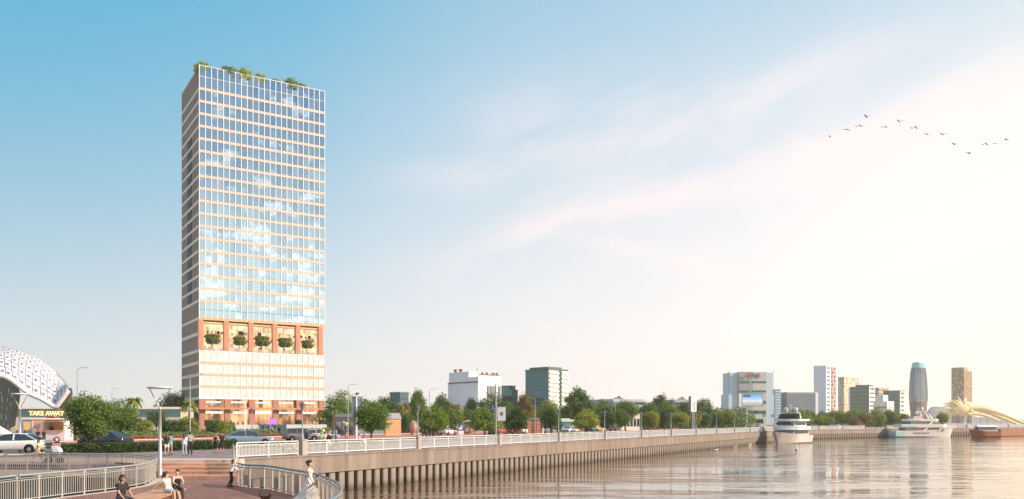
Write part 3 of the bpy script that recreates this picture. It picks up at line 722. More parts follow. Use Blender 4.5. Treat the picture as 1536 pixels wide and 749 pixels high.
def trunk_mesh(seed, top=.62, fork=.26, r0=.030, spread=.30):
    r = random.Random(seed); mb = MB()
    mb.path([(0,0,-.01),(r.uniform(-.006,.006),0,fork*.5),(r.uniform(-.01,.01),r.uniform(-.01,.01),fork),(0,0,top)], [r0*1.25,r0,r0*.85,r0*.25], 7)
    for k in range(6):
        a = k*math.pi/3+r.uniform(-.3,.3); l = spread*r.uniform(.6,1.0)
        mb.path([(0,0,fork*r.uniform(.8,1.3)),(math.cos(a)*l*.45,math.sin(a)*l*.45,fork+.16*r.uniform(.8,1.2)),(math.cos(a)*l,math.sin(a)*l,fork+.36*r.uniform(.8,1.2))],[r0*.55,r0*.35,r0*.12],5)
    return mb.mesh('trunk', BARK)
def tree_proto(kind, seed, shape, cb, clumps=90, leaves=42, leaf=.036, r0=.03):
    t = thing(kind, 'tree', 'tree')
    me = crown_mesh('crown', seed, clumps, leaves, leaf, shape)
    for v in me.vertices: v.co.z = cb+v.co.z*(1-cb)
    link('crown', me, t); link('trunk', trunk_mesh(seed, r0=r0, fork=max(.18, cb)), t); return t
PROTO = {
 'round': [tree_proto('street_tree', 11, 'round', .20, 170, 85, .026), tree_proto('street_tree', 12, 'round', .22, 160, 70, .029)],
 'dome':  [tree_proto('shade_tree', 21, 'dome', .24, 160, 65, .030), tree_proto('shade_tree', 22, 'dome', .22, 160, 65, .030)],
 'cone':  [tree_proto('leafy_tree', 31, 'cone', .18, 160, 60, .031), tree_proto('leafy_tree', 32, 'cone', .2, 155, 60, .031)],
 'airy':  [tree_proto('light_tree', 41, 'airy', .28, 95, 40, .036, .022), tree_proto('light_tree', 42, 'airy', .30, 85, 40, .038, .022)],
}
def set_color(t, col):
    for c in t.children: c.color = (*col, 1)
    if t.type == 'MESH': t.color = (*col, 1)
GREENS = {'mid': (.125,.190,.038), 'dark': (.062,.112,.032), 'lime': (.250,.275,.045), 'light': (.185,.240,.048), 'brown': (.20,.165,.048), 'deep': (.085,.148,.034), 'gold': (.29,.24,.055)}
_tc = {}
def tree(kind, x, ytop, w, label, base=None, Y=None, color='mid', rz=None, group='trees along the waterfront', z=ZP):
    """a tree seen at column x whose crown top is on row ytop and whose crown is w columns wide"""
    if base is not None: Y = base.y
    p = A(x, Y, z); h = H(ytop, Y)-z; wd = w*Y/F
    i = _tc.get(kind, 0); _tc[kind] = i+1; pr = PROTO[kind][i % len(PROTO[kind])]
    t = place(pr, p, rnd.uniform(0, 6.28) if rz is None else rz, (wd*1.24, wd*1.24, h*1.02), label, 'tree', group)
    c = GREENS[color]; j = rnd.uniform(.88,1.12); set_color(t, (c[0]*j*rnd.uniform(.93,1.07), c[1]*j, c[2]*j))
    return t
BUSHM = [crown_mesh('bush', 51, 120, 50, .045, 'dome'), crown_mesh('bush', 52, 120, 50, .047, 'round'), crown_mesh('bush', 53, 120, 50, .043, 'dome')]
_bc = [0]
def bush(x, ytop, w, Y, label, color='mid', z=ZP, name='bush', group='shrubs', kind=None):
    p = A(x, Y, z); o = link(name, BUSHM[kind if kind is not None else _bc[0] % 3]); _bc[0] += 1
    h = (H(ytop, Y)-z); wd = w*Y/F; o.location = p; o.scale = (wd*1.15, wd*1.15, h*1.08); o.rotation_euler = (0,0,rnd.uniform(0,6.28))
    set_color(o, GREENS[color]); return tag(o, label, 'bush', group)
def palm_proto(seed, nf=22):
    r = random.Random(seed); t = thing('palm_tree', 'palm', 'palm'); mb = MB()
    mb.path([(0,0,-.02),(.02,0,.3),(.0,.01,.6),(0,0,.80)], [.045,.036,.033,.04], 8); mb.build('trunk', BARK, t)
    mb = MB()
    for k in range(nf):
        a = k*2.399+r.uniform(-.2,.2); up = r.uniform(-.15,1.15); l = r.uniform(.36,.46)
        d = Vector((math.cos(a), math.sin(a), 0)); pts = []
        for i in range(8):
            s = i/7; pts.append(Vector((0,0,.80))+d*(l*s*math.cos(up*.6)*(1-.1*s))+Vector((0,0,l*(math.sin(up)*s*.8-.62*s*s))))
        side = Vector((-d.y, d.x, 0))
        for i in range(1, 8):
            for j in range(3):
                s = (i-1+j/3); p = pts[i-1]+(pts[i]-pts[i-1])*(j/3); ll = .13*(1-(s/7-.35)**2*1.6)
                for sg in (-1,1):
                    tip = p+side*sg*ll*.75+d*ll*.55+Vector((0,0,-ll*.35)); wv = (pts[i]-pts[i-1]).normalized()*.020
                    mb.add([p-wv,p+wv,tip], [(0,1,2)])
        mb.path(pts, [.008,.008,.007,.006,.005,.004,.003,.002], 4)
    mb.build('crown', LEAF, t); return t
PALM = palm_proto(3); PALM2 = palm_proto(9, 26)
def palm(x, ytop, w, Y, label, color='light', pr=None):
    p = A(x, Y); h = H(ytop, Y)-ZP; wd = w*Y/F
    t = place(pr or PALM, p, rnd.uniform(0,6), (wd/.86, wd/.86, h/1.08), label, 'palm tree', 'palm trees'); set_color(t, GREENS[color]); return t
SL = .0365
S = lambda *a, **k: tree(*a, **k)
# --- row of small street trees in the verge
for kind, x, yt, wd, col, lab in [
 ('round',135,589,60,'mid','large rounded street tree beside the food truck, in front of the road'),
 ('round',557,599,46,'mid','full round street tree beside the grey kiosk, left of the wooden kiosk'),
 ('dome',650,607,37,'light','light green street tree with a soft dome crown over parked motorbikes'),
 ('airy',681,611,26,'light','small airy street tree left of the bus shelter'),
 ('dome',727,607,41,'light','spreading light green street tree over the bus shelter'),
 ('cone',775,612,29,'dark','dark compact street tree between the banner pole and orange kiosk'),
 ('cone',826,613,28,'dark','dark narrow street tree beside the orange kiosk and white signboard'),
 ('dome',878,614,33,'lime','lime green street tree spreading in front of the yellow bus'),
 ('round',910,617,25,'dark','dark round street tree right of the yellow bus'),
 ('round',931,613,20,'mid','medium green street tree right of a dark round one, before the tan block'),
 ('round',976,616,24,'lime','lime round street tree left of a smaller dark cone tree'),
 ('cone',996,618,16,'dark','small dark cone street tree left of the lime billboard tree'),
 ('round',1020,618,25,'lime','lime round street tree just left of the vertical billboard'),
 ('airy',1043,619,19,'gold','thin yellowish street tree below the vertical billboard'),
 ('round',1058,620,17,'deep','small deep green street tree right of the vertical billboard'),
 ('round',1076,621,18,'dark','small dark street tree, second left of the broadcaster block'),
 ('round',1091,617,19,'lime','lime street tree against the left edge of the broadcaster block'),
 ('round',1128,624,12,'light','tiny light green street tree below the big video screen'),
 ('dome',1151,620,18,'lime','lime dome street tree at the right corner of the broadcaster block')]:
    S(kind, x, yt, wd, lab, base=row(x, SL if x < 1110 else .028), color=col, group='street trees in the promenade verge')
# --- trees across the road and behind
for kind, x, yt, wd, Y, col, lab in [
 ('dome',181,599,48,128,'mid','broad tree across the road behind the dark parked car'),
 ('airy',235,616,27,170,'deep','small thin-stemmed tree in front of the flat teal building'),
 ('dome',262,584,44,285,'deep','tall leafy tree standing behind the flat teal building, left of the tower'),
 ('dome',509,587,46,175,'mid','broad tree behind the grey kiosk, at the right foot of the tower'),
 ('dome',578,590,40,190,'deep','dark broad tree behind the wooden kiosk'),
 ('cone',627,586,29,200,'mid','tall pointed tree behind the tan low hall, left of the white block'),
 ('cone',662,593,27,205,'deep','pointed tree at the left foot of the white block'),
 ('cone',706,598,24,220,'dark','dark tree at the foot of the white block, right of the brown palm'),
 ('dome',738,590,48,215,'deep','wide dark tree in front of the sunlit side of the white block'),
 ('cone',786,592,27,190,'brown','brownish green tree between two teal blocks'),
 ('cone',760,603,18,230,'mid','tree between the small teal block and the banner pole'),
 ('dome',824,596,29,215,'light','yellowish green tree at the foot of the tall teal block'),
 ('cone',868,584,42,225,'deep','tallest pointed tree right of the tall teal block'),
 ('dome',907,600,36,250,'deep','dark wide tree behind the yellow bus'),
 ('round',938,600,34,230,'mid','full green tree standing before the long grey block'),
 ('dome',973,600,31,250,'deep','broad tree left of the highest tree by the billboard'),
 ('round',991,592,27,285,'dark','highest dark tree left of the billboard'),
 ('dome',1003,602,32,255,'mid','broad mid green tree below the highest dark one by the billboard'),
 ('dome',1025,600,29,300,'dark','dark tree just behind the left edge of the billboard'),
 ('dome',1056,598,28,300,'deep','broad deep green tree right of the billboard'),
 ('airy',1077,611,16,285,'lime','slim lime tree left of the broadcaster block'),
 ('dome',948,606,20,270,'light','light tree between two broad trees before the long grey block'),
 ('dome',890,606,22,280,'deep','small tree peeping between the tallest pointed tree and a wide one'),
 ('round',603,612,16,205,'light','small pale tree right of the wooden kiosk roof'),
 ('round',702,612,18,190,'mid','small rounded tree behind the bus shelter roof'),
 ('round',846,610,18,240,'mid','small green tree between tall teal block and the pointed tree')]:
    S(kind, x, yt, wd, lab, Y=Y, color=col, group='trees across the road')
palm(201, 584, 34, 165, 'feathery palm rising behind the broad tree across the road', 'lime')
palm(284, 590, 33, 205, 'palm with a tall trunk at the left foot of the tower', 'lime', pr=PALM2)
palm(499, 598, 34, 165, 'palm beside the grey kiosk at the right foot of the tower', 'mid')
palm(604, 594, 29, 185, 'palm behind the wooden kiosk roof', 'brown', pr=PALM2)
palm(684, 597, 26, 185, 'brownish palm in front of the shaded side of the white block', 'brown')
# --- far bank
for kind, x, yt, wd, Y, col, lab in [
 ('dome',1195,610,34,300,'light','broad sunlit tree right behind the ferry'),
 ('round',1214,615,15,330,'dark','dark round tree right of the ferry, before the grey wide block'),
 ('round',1208,622,16,290,'lime','low lime tree beside the ferry stern'),
 ('round',1229,623,15,305,'lime','lime round tree at the left foot of the balcony tower'),
 ('dome',1232,616,13,360,'dark','dark tree at the foot of the balcony tower, behind a lime one'),
 ('round',1243,625,16,305,'light','low light green tree under the balcony tower'),
 ('dome',1254,613,32,350,'light','broad tree between balcony tower and speckled tan tower'),
 ('dome',1281,613,31,345,'light','broad sunlit tree before the wide green block'),
 ('round',1297,619,20,325,'brown','brownish tree at the right foot of the wide green block'),
 ('dome',1281,625,18,320,'brown','low brownish tree before the wide green block'),
 ('dome',1315,610,21,350,'light','rounded tree between the green block and the stepped white house'),
 ('round',1321,621,14,325,'light','low tree in front of the stepped white house'),
 ('dome',1335,612,20,350,'mid','rounded tree left of the green end block'),
 ('round',1414,618,16,340,'lime','small lime tree behind the bow of the big yacht'),
 ('round',1358,620,14,345,'brown','small brown tree behind the stern of the big yacht')]:
    S(kind, x, yt, wd, lab, Y=Y, color=col, group='trees on the far bank')
# --- shrubs
bush(217, 629, 22, 165, 'round lime shrub right of the broad tree across the road', 'lime')
bush(246, 636, 12, 160, 'small dark shrub by the flat teal building', 'dark')
bush(258, 630, 33, 150, 'large dark rounded shrub by the flat teal building', 'dark', kind=1)
bush(281, 625, 32, 165, 'large lime shrub under the palm at the tower', 'lime', kind=0)
bush(324, 630, 26, 150, 'dark shrub at the left corner of the tower', 'deep')
bush(337, 632, 20, 147, 'pale lime shrub at the left corner of the tower', 'lime')
bush(347, 632, 14, 152, 'deep green shrub right of the pale lime one at the tower', 'deep')
bush(610, 620, 17, 175, 'tall leafy shrub right of the wooden kiosk', 'deep')
bush(488, 642, 14, 168, 'small shrub at the right corner of the tower', 'light')
bush(740, 640, 14, 150, 'dark low shrub under the spreading tree by the banner pole', 'dark')
bush(640, 640, 20, 165, 'dark low shrub under the light dome street tree', 'dark')
bush(700, 640, 12, 180, 'low shrub beside the bus shelter', 'deep')
# --- planting as masses
def cards(name, area_fn, n, size, hgt, color, seed, kind=None, label=None, cat=None, mounds=None):
    r = random.Random(seed); mb = MB()
    for i in range(n):
        p, hh = area_fn(r); z = ZP+hh*r.random()**.7*hgt
        nrm = Vector((r.gauss(0,1), r.gauss(0,1), r.gauss(0,1)+.8)).normalized(); t1 = nrm.cross(Vector((r.gauss(0,1), r.gauss(0,1), r.gauss(0,1)))).normalized(); t2 = nrm.cross(t1)
        s = size*r.uniform(.6,1.4); q = Vector((p.x, p.y, z))
        mb.add([q-t2*s, q+t1*s*.6, q+t2*s, q-t1*s*.6], [(0,1,2,3)])
    o = mb.build(name, LEAF); set_color(o, color); return tag(o, label, cat, kind=kind)
def sx(x, o):  # s for column x on offset o
    k = (x-CX)/F      # X = kY ; X = s ux - o nx ; Y = s uy - o ny
    return (o*NQ.x-k*o*NQ.y)/(UQ.x-k*UQ.y) if True else 0
def band(o0, o1, x0, x1, bumpy=0):
    def f(r):
        o = r.uniform(o0, o1); a, b = sx(x0, o), sx(x1, o); s = r.uniform(a, b)
        h = 1.0
        if bumpy: h = .45+.55*abs(math.sin(s*.8+o*1.3)*math.cos(o*.9-s*.37))
        return L(o, s), h
    return f
cards('hedge', band(61.4, 63.8, 92, 352), 20000, .085, .80, (.060,.095,.030), 1, None, 'low clipped hedge between promenade and road, left of the blue car', 'hedge')
cards('flower_bed', band(100.6, 103, 20, 420), 3800, .15, .5, (.38,.12,.055), 2, None, 'long bed of orange-red flowers across the road', 'flower bed')
cards('ground_cover', band(103, 150, -40, 480, 1), 32000, .22, .9, (.13,.20,.085), 3, 'stuff')
cards('verge_planting', band(61.3, 64.0, 355, 1100), 7000, .11, .28, (.075,.11,.035), 4, 'stuff')
cards('red_trail_cards', band(100.6, 102.6, 590, 1120), 15000, .20, .95, (.55,.13,.11), 5, 'stuff')  # red cards added in place of car light trails
flat('lawn', [L(103, sx(-60,103))[:2], L(103, sx(485,103))[:2], L(155, sx(470,155))[:2], L(155, sx(-60,155))[:2]], ZP-.009, LAWN)

def belt(name, x0, x1, Y0, Y1, h0, h1, n, size, color, seed):
    r = random.Random(seed); mb = MB(); lumps = [(r.uniform(x0,x1), r.uniform(Y0,Y1), r.uniform(h0,h1)) for _ in range(int((x1-x0)/5))]
    for i in range(n):
        x, Y, h = r.choice(lumps); wv = h*.75; d = Vector((r.gauss(0,1), r.gauss(0,1), r.gauss(0,1))).normalized(); q = A(x, Y)+Vector((d.x*wv, d.y*wv, h*.5+d.z*h*.5))
        nrm = (d+Vector((r.gauss(0,1), r.gauss(0,1), r.gauss(0,1)+.4))*.7).normalized(); t1 = nrm.cross(Vector((r.gauss(0,1), r.gauss(0,1), r.gauss(0,1)))).normalized(); t2 = nrm.cross(t1); s = size*r.uniform(.6,1.4)
        mb.add([q-t2*s, q+t1*s*.6, q+t2*s, q-t1*s*.6], [(0,1,2,3)])
    o = mb.build(name, LEAF); set_color(o, color); tag(o, kind='stuff')
belt('distant_woods', 486, 1112, 255, 320, 4.8, 7.6, 42000, .36, (.095,.150,.036), 31)
belt('far_bank_woods', 1196, 1350, 385, 420, 4.0, 7.0, 14000, .45, (.135,.180,.042), 32)
belt('left_woods', -60, 300, 255, 300, 4.0, 6.0, 12000, .38, (.085,.135,.034), 33)
belt('left_shrubbery', 90, 205, 165, 215, 1.2, 2.4, 8000, .20, (.10,.155,.042), 34)
# ------------------------------------------------------------------ buildings
def corner_box(xl, xc, xr, Y, deg):
    """near vertical edge at column xc and depth Y; front runs right/away at angle deg, side runs left/away -> origin, front length, side length"""
    th = R(deg); c = A(xc, Y); kr = (xr-CX)/F; kl = (xl-CX)/F
    Lf = (kr*c.y-c.x)/(math.cos(th)-kr*math.sin(th)); Ls = (kl*c.y-c.x)/(-math.sin(th)-kl*math.cos(th))
    return c, th, Lf, Ls
def box_building(name, label, xl, xc, xr, ytop, Y, deg, wallm, group=None, sidem=None):
    c, th, Lf, Ls = corner_box(xl, xc, xr, Y, deg); h = H(ytop, Y)-ZP
    t = thing(name, label, 'building', c, th, group)
    return t, Lf, Ls, h
PANE = glass_mat('window_glass', (.55,.62,.68), .35, (.02,.03,.035))
PANEG = glass_mat('green_glass', (.25,.42,.42), .30, (.012,.045,.045))
PANEB = glass_mat('blue_glass_wall', (.45,.60,.72), .40, (.05,.10,.15))
# ---------------- the tower
th0 = 32.04
c, th, LF, LS = corner_box(273, 299, 487, 266, th0); C0 = c
tower = thing('glass_tower', 'tall glass office tower with peach floor bands and a planted open terrace', 'tower', c, th)
Zt = lambda y: H(y, 266)-ZP                  # local height of row y at the near corner
z_top = Zt(97.0); z_b = [Zt(130.6+18.72*i) for i in range(18)]; z_open = Zt(479); z_open0 = Zt(523.5); z_pod = Zt(526); z_lob = Zt(597.5)
SPAN = mat('peach_spandrel', (.66,.45,.345), .5, .08, .8)
SPANW = mat('cream_spandrel', (.70,.60,.50), .5, .08, .8)
COPPER = mat('copper_cladding', (.52,.22,.125), .45, .12, .6)
FIN = mat('mullion_metal', (.84,.83,.83), .35, .05, 1)
TG = glass_mat('tower_glass', (.72,.95,1.0), .70, (.010,.065,.155), lit=((1.0,.96,.90), .42, (.08,.08,.20), .57), rough=.02, var=.5)
POD = mat('podium_glass', (.64,.605,.565), .10, .24, .30, island=.10, spec=.9, emit=((1.0,.90,.78), .10))  # faint glow put in to brighten the pale panes
BODY = mat('tower_core', (.20,.19,.19), .8, .1, .3)
nb = 22; bw = LF/nb
mb = MB(); mb.box(.55,2.3,0,LF-.55,LS-.55,z_lob,0); mb.box(.45,.45,z_lob,LF-.45,LS-.45,z_pod); mb.box(.45,.45,z_open,LF-.45,LS-.45,z_b[0]+.4); mb.box(2.2,5.2,z_pod-.5,LF-.5,LS-.45,z_open+.3)
mb.build('core', BODY, tower)
def tilt_pane(mb, x0, x1, z0, z1, y, r, amt=.010, axis='front'):
    a, b = r.gauss(0, amt), r.gauss(0, amt); w, h = (x1-x0)/2, (z1-z0)/2
    vs = []
    for sx_, sz_ in ((-1,-1),(1,-1),(1,1),(-1,1)):
        off = y+a*sx_*w+b*sz_*h
        vs.append((x0+w+sx_*w, off, z0+h+sz_*h) if axis == 'front' else (off, x0+w+sx_*w, z0+h+sz_*h))
    mb.add(vs, [(0,1,2,3)] if axis == 'front' else [(3,2,1,0)])
r = random.Random(5)
# floors: glass between bands
levels = [z_top, Zt(113.5)] + z_b
gl = MB()
hb = .80                                       # band height
edges = []
for i in range(18): edges.append((z_b[i]-hb, z_b[i]))
spans = []
prev = z_top-.15
for (b0, b1) in edges: spans.append((b1, prev)); prev = b0
spans.append((z_open+.9, prev))
for k, (z0, z1) in enumerate(spans):
    segs = [(z0,z1)] if k else [(z0, Zt(114)), (Zt(114)+.12, z1)]
    if k == len(spans)-1: segs = [(z0, (z0+z1)/2-.05), ((z0+z1)/2+.05, z1)]
    for (a, b) in segs:
        for i in range(nb): tilt_pane(gl, i*bw+.06, (i+1)*bw-.06, a, b, .18, r)
gl.build('curtain_glass', TG, tower)
for (b0, b1) in edges:
    mb = MB(); mb.box(0.02, 0, b0, LF-.02, .4, b1); mb.build('floor_band', SPAN, tower)
mb = MB(); mb.box(0,-.02,z_open-.1,LF,.45,z_open+.9); mb.build('terrace_lintel', mat('warm_fascia', (.66,.36,.20), .5, .08, .8), tower)
mb = MB()
for i in range(nb+1):
    x = i*bw; mb.box(x-.09,-.08,z_open+.2,x+.09,.12,z_top)
mb.build('mullion_fins', FIN, tower)
mb = MB(); mb.box(0,.02,Zt(114),LF,.25,Zt(114)+.11); mb.box(-.05,-.05,z_top-.16,LF+.05,.3,z_top); mb.build('parapet_rail', FIN, tower)
# side (shaded) face: cream bands, bronze fins, dark boxes for balcony recesses
sb = MB(); sg = MB(); sf = MB(); so_ = MB()
all_b = edges+[(z_open-.1, z_open+.6), (Zt(501), Zt(498)), (z_open0-.3, z_open0+.6)]
pods = [Zt(526+i*17.9) for i in range(5)]
for (a, b) in edges+[(z_open-.1,z_open+.75),(Zt(502.5),Zt(497.5)),(z_pod-.5,z_pod+.5)]+[(p-.5,p+.5) for p in pods[1:]]:
    sb.box(-.13, .45, a, .4, LS-.02, b)
sb.box(0,.45,z_top-.5,.35,LS,z_top-.05)
n2 = 14; fw2 = (LS-.5)/n2
for i in range(n2+1):
    y = .45+i*fw2; sf.box(-.09, y-.11, z_lob, .12, y+.11, z_top-.5)
zz = [0]+sorted([p for e in edges for p in e]+[z_open-.1,z_open+.75,Zt(502.5),Zt(497.5)]+[q for p in pods for q in (p-.5,p+.5)])+[z_top-.5]
zz = sorted(set(round(q,3) for q in zz))
for a, b in zip(zz[:-1], zz[1:]):
    if b-a < 1.2: continue
    for i in range(n2):
        tilt_pane(sg, .45+i*fw2+.05, .45+(i+1)*fw2-.05, a, b, .10, r, .006, 'side')
sb.build('side_band', mat('side_band_stone', (.78,.71,.62), .6, .08, .8), tower); sf.build('side_fins', mat('side_fin_bronze', (.55,.45,.37), .5, .1, 1), tower)
sg.build('side_glass', glass_mat('side_glass', (.55,.56,.58), .38, (.14,.135,.135)), tower)
for k in range(4, 18):                           # paired dark boxes, painting the shade of balcony recesses
    a, b = z_b[k], edges[k-1][0]
    mb = MB()
    for y0 in (11.4, 15.2): mb.box(-.12, y0, a+.1, .2, y0+2.0, b-.1)
    mb.build('balcony_shade_box', mat('balcony_shade', (.018,.022,.022), .5, .2, 1), tower)
# open terrace: copper columns, two warm storeys set back
ncol = 6; zm = Zt(501)
for i in range(ncol):
    x = .55+(LF-1.9)*i/(ncol-1); mb = MB(); mb.box(x-.75,.0,z_open0-.3,x+.75,1.5,z_open-.11); mb.build('terrace_column', COPPER, tower)
WARMW = emit_mat('terrace_interior', (1.0,.68,.40), 1.05, .50, .55)
mb = MB(); mb.box(2.2,4.9,z_open0+.3,LF-.6,5.19,z_open-.6); mb.build('lit_rooms', WARMW, tower)
mb = MB(); mb.box(1.2,1.8,z_open0-.75,LF-.46,5.18,z_open0-.3); mb.build('terrace_floor', mat('terrace_floor', (.5,.4,.32), .7, .1, 1), tower)
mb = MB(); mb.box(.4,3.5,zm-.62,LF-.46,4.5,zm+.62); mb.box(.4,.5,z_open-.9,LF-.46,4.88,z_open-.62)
mb.build('terrace_slab', mat('terrace_soffit', (.78,.50,.30), .5, .08, .8, emit=((1,.6,.3),.12)), tower)  # faint warm glow put into the slab, which holds no lamp
mb = MB(); rr = random.Random(8)
for i in range(60):                               # frames, furniture and screens inside the rooms
    x = rr.uniform(2.5, LF-2); zb = z_open0+.3 if i % 2 else zm+.55; w_ = rr.choice([.15,.2,.5,.9]); mb.box(x, 4.6, zb, x+w_, 4.86, zb+rr.uniform(.4,1.5))
mb.build('room_fittings', mat('room_fittings', (.16,.10,.07), .6, .3, 1, island=.8), tower)
mb = MB()
for i in range(11): x = 1.4+i*(LF-2.8)/10; mb.box(x-.06, 4.52, z_open0-.2, x+.06, 4.64, z_open-.6)
mb.build('room_mullions', GREYD, tower)
mb = MB()
for i in range(nb): mb.box(i*bw+.05, .28, z_open0-.3, (i+1)*bw-.05, .31, z_open0+.75)
mb.build('terrace_balustrade', FROST, tower)
# podium: pale glass storeys
pg = MB(); pb = MB()
for k in range(4):
    a, b = pods[k+1]+.1, pods[k]-.1
    for i in range(nb): tilt_pane(pg, i*bw+.05, (i+1)*bw-.05, a, b, .10, r, .006)
pg.build('podium_glazing', POD, tower)
for k in range(1, 4):
    mb = MB(); mb.box(.02,.06,pods[k]-1.05,LF-.02,.5,pods[k]-.1) if False else mb.box(.02,.0,pods[k]-.4,LF-.02,.5,pods[k]+.4); mb.build('podium_band', mat('podium_band', (.62,.40,.27), .5, .08, .8), tower)
mb = MB()
for i in range(nb+1): mb.box(i*bw-.06,-.07,z_lob,i*bw+.06,.06,z_pod+.35)
mb.box(-.03,-.03,z_lob-.2,LF+.03,.5,z_lob+.25); mb.box(-.03,-.03,z_pod-.2,LF+.03,.5,z_pod+.12)
mb.build('podium_fins', FIN, tower)
# lobby storeys
for i in range(ncol):
    x = .95+(LF-1.9)*i/(ncol-1); mb = MB(); mb.box(x-.95,.02,0,x+.95,1.4,z_lob-.21); mb.build('lobby_pier', mat('brick_pier', (.40,.18,.12), .7, .15, 1.2), tower)
mb = MB(); mb.box(0,.10,Zt(614),LF,1.6,Zt(611)); mb.box(-.4,-1.8,Zt(614)+.001,LF,.1,Zt(612.6)); mb.build('lobby_canopy', COPPER, tower)
mb = MB(); mb.box(.3,1.85,.2,LF-.6,2.0,z_lob-.3); mb.build('lit_lobby', emit_mat('lobby_interior', (1.0,.50,.24), .80, .80, .22), tower)
for i in range(24):
    x = rr.uniform(2, LF-2); zb = .2 if i % 2 else Zt(611); mb = MB(); mb.box(x, 1.65, zb, x+rr.choice([.12,.3,1.2]), 1.84, zb+rr.uniform(1.5,4)); mb.build('lobby_fitting', mat('room_fittings', (.16,.10,.07)), tower)
mb = MB()
for i in range(5):
    x = .95+(LF-1.9)*(i+.5)/(ncol-1); mb.box(x-2.6,1.5,Zt(620),x+2.6,1.66,Zt(617.5)); mb.box(x-2.4,1.5,Zt(604),x+2.0,1.66,Zt(602))
mb.build('light_strip', emit_mat('strip_light', (1.0,.92,.80), 1.7), tower)
mb = MB()
for i in range(ncol-1):
    x0 = 1.9+(LF-1.9)*i/(ncol-1)
    for j in range(5): x = x0+j*1.36+.1; mb.box(x-.05,1.3,0,x+.05,1.42,z_lob-.3)
mb.build('lobby_mullions', GREYD, tower)
# roof plants and terrace trees belong to their own pots: things standing on the tower
for x, y, w_, kx, lab, col in [(306,93,20,0,'small yellow-green tree at the near corner of the tower roof','lime'),(345,101,19,1,'dark green shrub second from the near roof corner','mid'),(369,104,24,2,'large yellowish green shrub third from the near corner of the tower roof','lime'),
        (392,111,20,0,'light green shrub mid-way along the tower roof','lime'),(416,119,12,1,'tiny low shrub on the tower roof','lime'),(439,119,22,2,'tallest green shrub clump near the far end of the tower roof','mid'),(455,125,16,0,'last small shrub at the far end of the tower roof','light')]:
    k = (x-CX)/F; dl = (k*C0.y-C0.x)/(math.cos(th)-k*math.sin(th)); dy_ = 2.2
    p = C0+Vector((math.cos(th)*dl-math.sin(th)*dy_, math.sin(th)*dl+math.cos(th)*dy_, 0))
    o = link('roof_shrub', BUSHM[kx]); zr = ZP+z_top-2.0; o.location = (p.x,p.y,zr); wd = w_*p.y/F; hh = H(y, p.y)-zr
    o.scale = (wd*1.2, wd*1.2, hh*1.10); set_color(o, [min(1,q*1.35) for q in GREENS[col]]); tag(o, lab, 'shrub', 'shrubs on the tower roof')
mb = MB(); mb.box(.4,.4,z_top-2.3,LF-.4,LS-.4,z_top-2.0); mb.build('roof_deck', GREYM, tower)
for i, (x, lab) in enumerate([(320,'potted tree in the first terrace bay from the near corner'),(361,'potted tree in the second terrace bay'),(395,'potted tree in the middle terrace bay'),(429,'potted tree in the fourth terrace bay'),(463,'potted tree in the last terrace bay, farthest from the corner')]):
    k = (x-CX)/F; dl = (k*C0.y-C0.x)/(math.cos(th)-k*math.sin(th)); p = C0+Vector((math.cos(th)*dl-math.sin(th)*2.1, math.sin(th)*dl+math.cos(th)*2.1, 0))
    t = thing('potted_tree', lab, 'potted tree', (p.x, p.y, ZP+z_open0-.3), 0, 'trees on the tower terrace')
    o = link('crown', BUSHM[1], t); o.location = (0,0,2.0); q_ = (1.0,.88,1.05,.98,.86)[i]; o.scale = (4.6*q_,4.6*q_,3.7*q_); o.color = (.15,.205,.045,1)
    mb = MB(); mb.path([(0,0,.9),(.05,0,1.8),(0,0,3.0)], [.20,.16,.10], 6); mb.build('trunk', BARK, t)
    mb = MB(); mb.lathe([(.45,0),(.6,1.0),(.5,1.0),(.5,.9)], n=10); mb.build('pot', mat('pot_brown', (.22,.11,.07), .6, .1, 2), t)

# ---------------- generic blocks
def add_wall(t, Lf, Ls, h, m, z0=0, x0=0, y0=0, name='wall'):
    mb = MB(); mb.box(x0, y0, z0, x0+Lf, y0+Ls, h); return mb.build(name, m, t)
def front_windows(t, Lf, h, cols, rows, wf=.7, hf=.6, z0=0, x0=0, m=None, name='window', depth=.12, y=0):
    cw = Lf/cols; rh = (h-z0)/rows; mb = MB(); mb.box(-wf/2*cw, y-depth, -hf/2*rh, wf/2*cw, y+.05, hf/2*rh); me = mb.mesh(name, m or PANE)
    for j in range(rows):
        for i in range(cols): o = link(name, me, t); o.location = (x0+(i+.5)*cw, 0, z0+(j+.5)*rh)
def side_windows(t, Ls, h, cols, rows, wf=.7, hf=.6, z0=0, m=None, name='window', depth=.12, x=0):
    cw = Ls/cols; rh = (h-z0)/rows; mb = MB(); mb.box(x-depth, -wf/2*cw, -hf/2*rh, x+.05, wf/2*cw, hf/2*rh); me = mb.mesh(name, m or PANE)
    for j in range(rows):
        for i in range(cols): o = link(name, me, t); o.location = (0, (i+.5)*cw, z0+(j+.5)*rh)
def parapet(t, Lf, Ls, h, m, k=.4, o=.15):
    mb = MB(); mb.box(-o,-o,h,Lf+o,o*2,h+k); mb.box(-o,o*2,h,o*2,Ls+o,h+k); mb.box(Lf-o*2,o*2,h,Lf+o,Ls+o,h+k); mb.box(o*2,Ls-o*2,h,Lf-o*2,Ls+o,h+k); mb.build('parapet', m, t)
WALLW = mat('white_render', (.80,.77,.73), .7, .05, .15); WALLB = mat('pale_blue_panel', (.50,.60,.68), .5, .05, .2); WALLC = mat('cream_render', (.72,.66,.56), .7, .06, .2)
WALLG = mat('grey_render', (.45,.46,.47), .7, .06, .2); WALLT = mat('tan_render', (.58,.45,.30), .7, .08, .2); WALLN = mat('brown_render', (.42,.29,.18), .8, .1, .1)
GREENW = mat('green_panel', (.10,.16,.125), .4, .10, .2, island=.1)
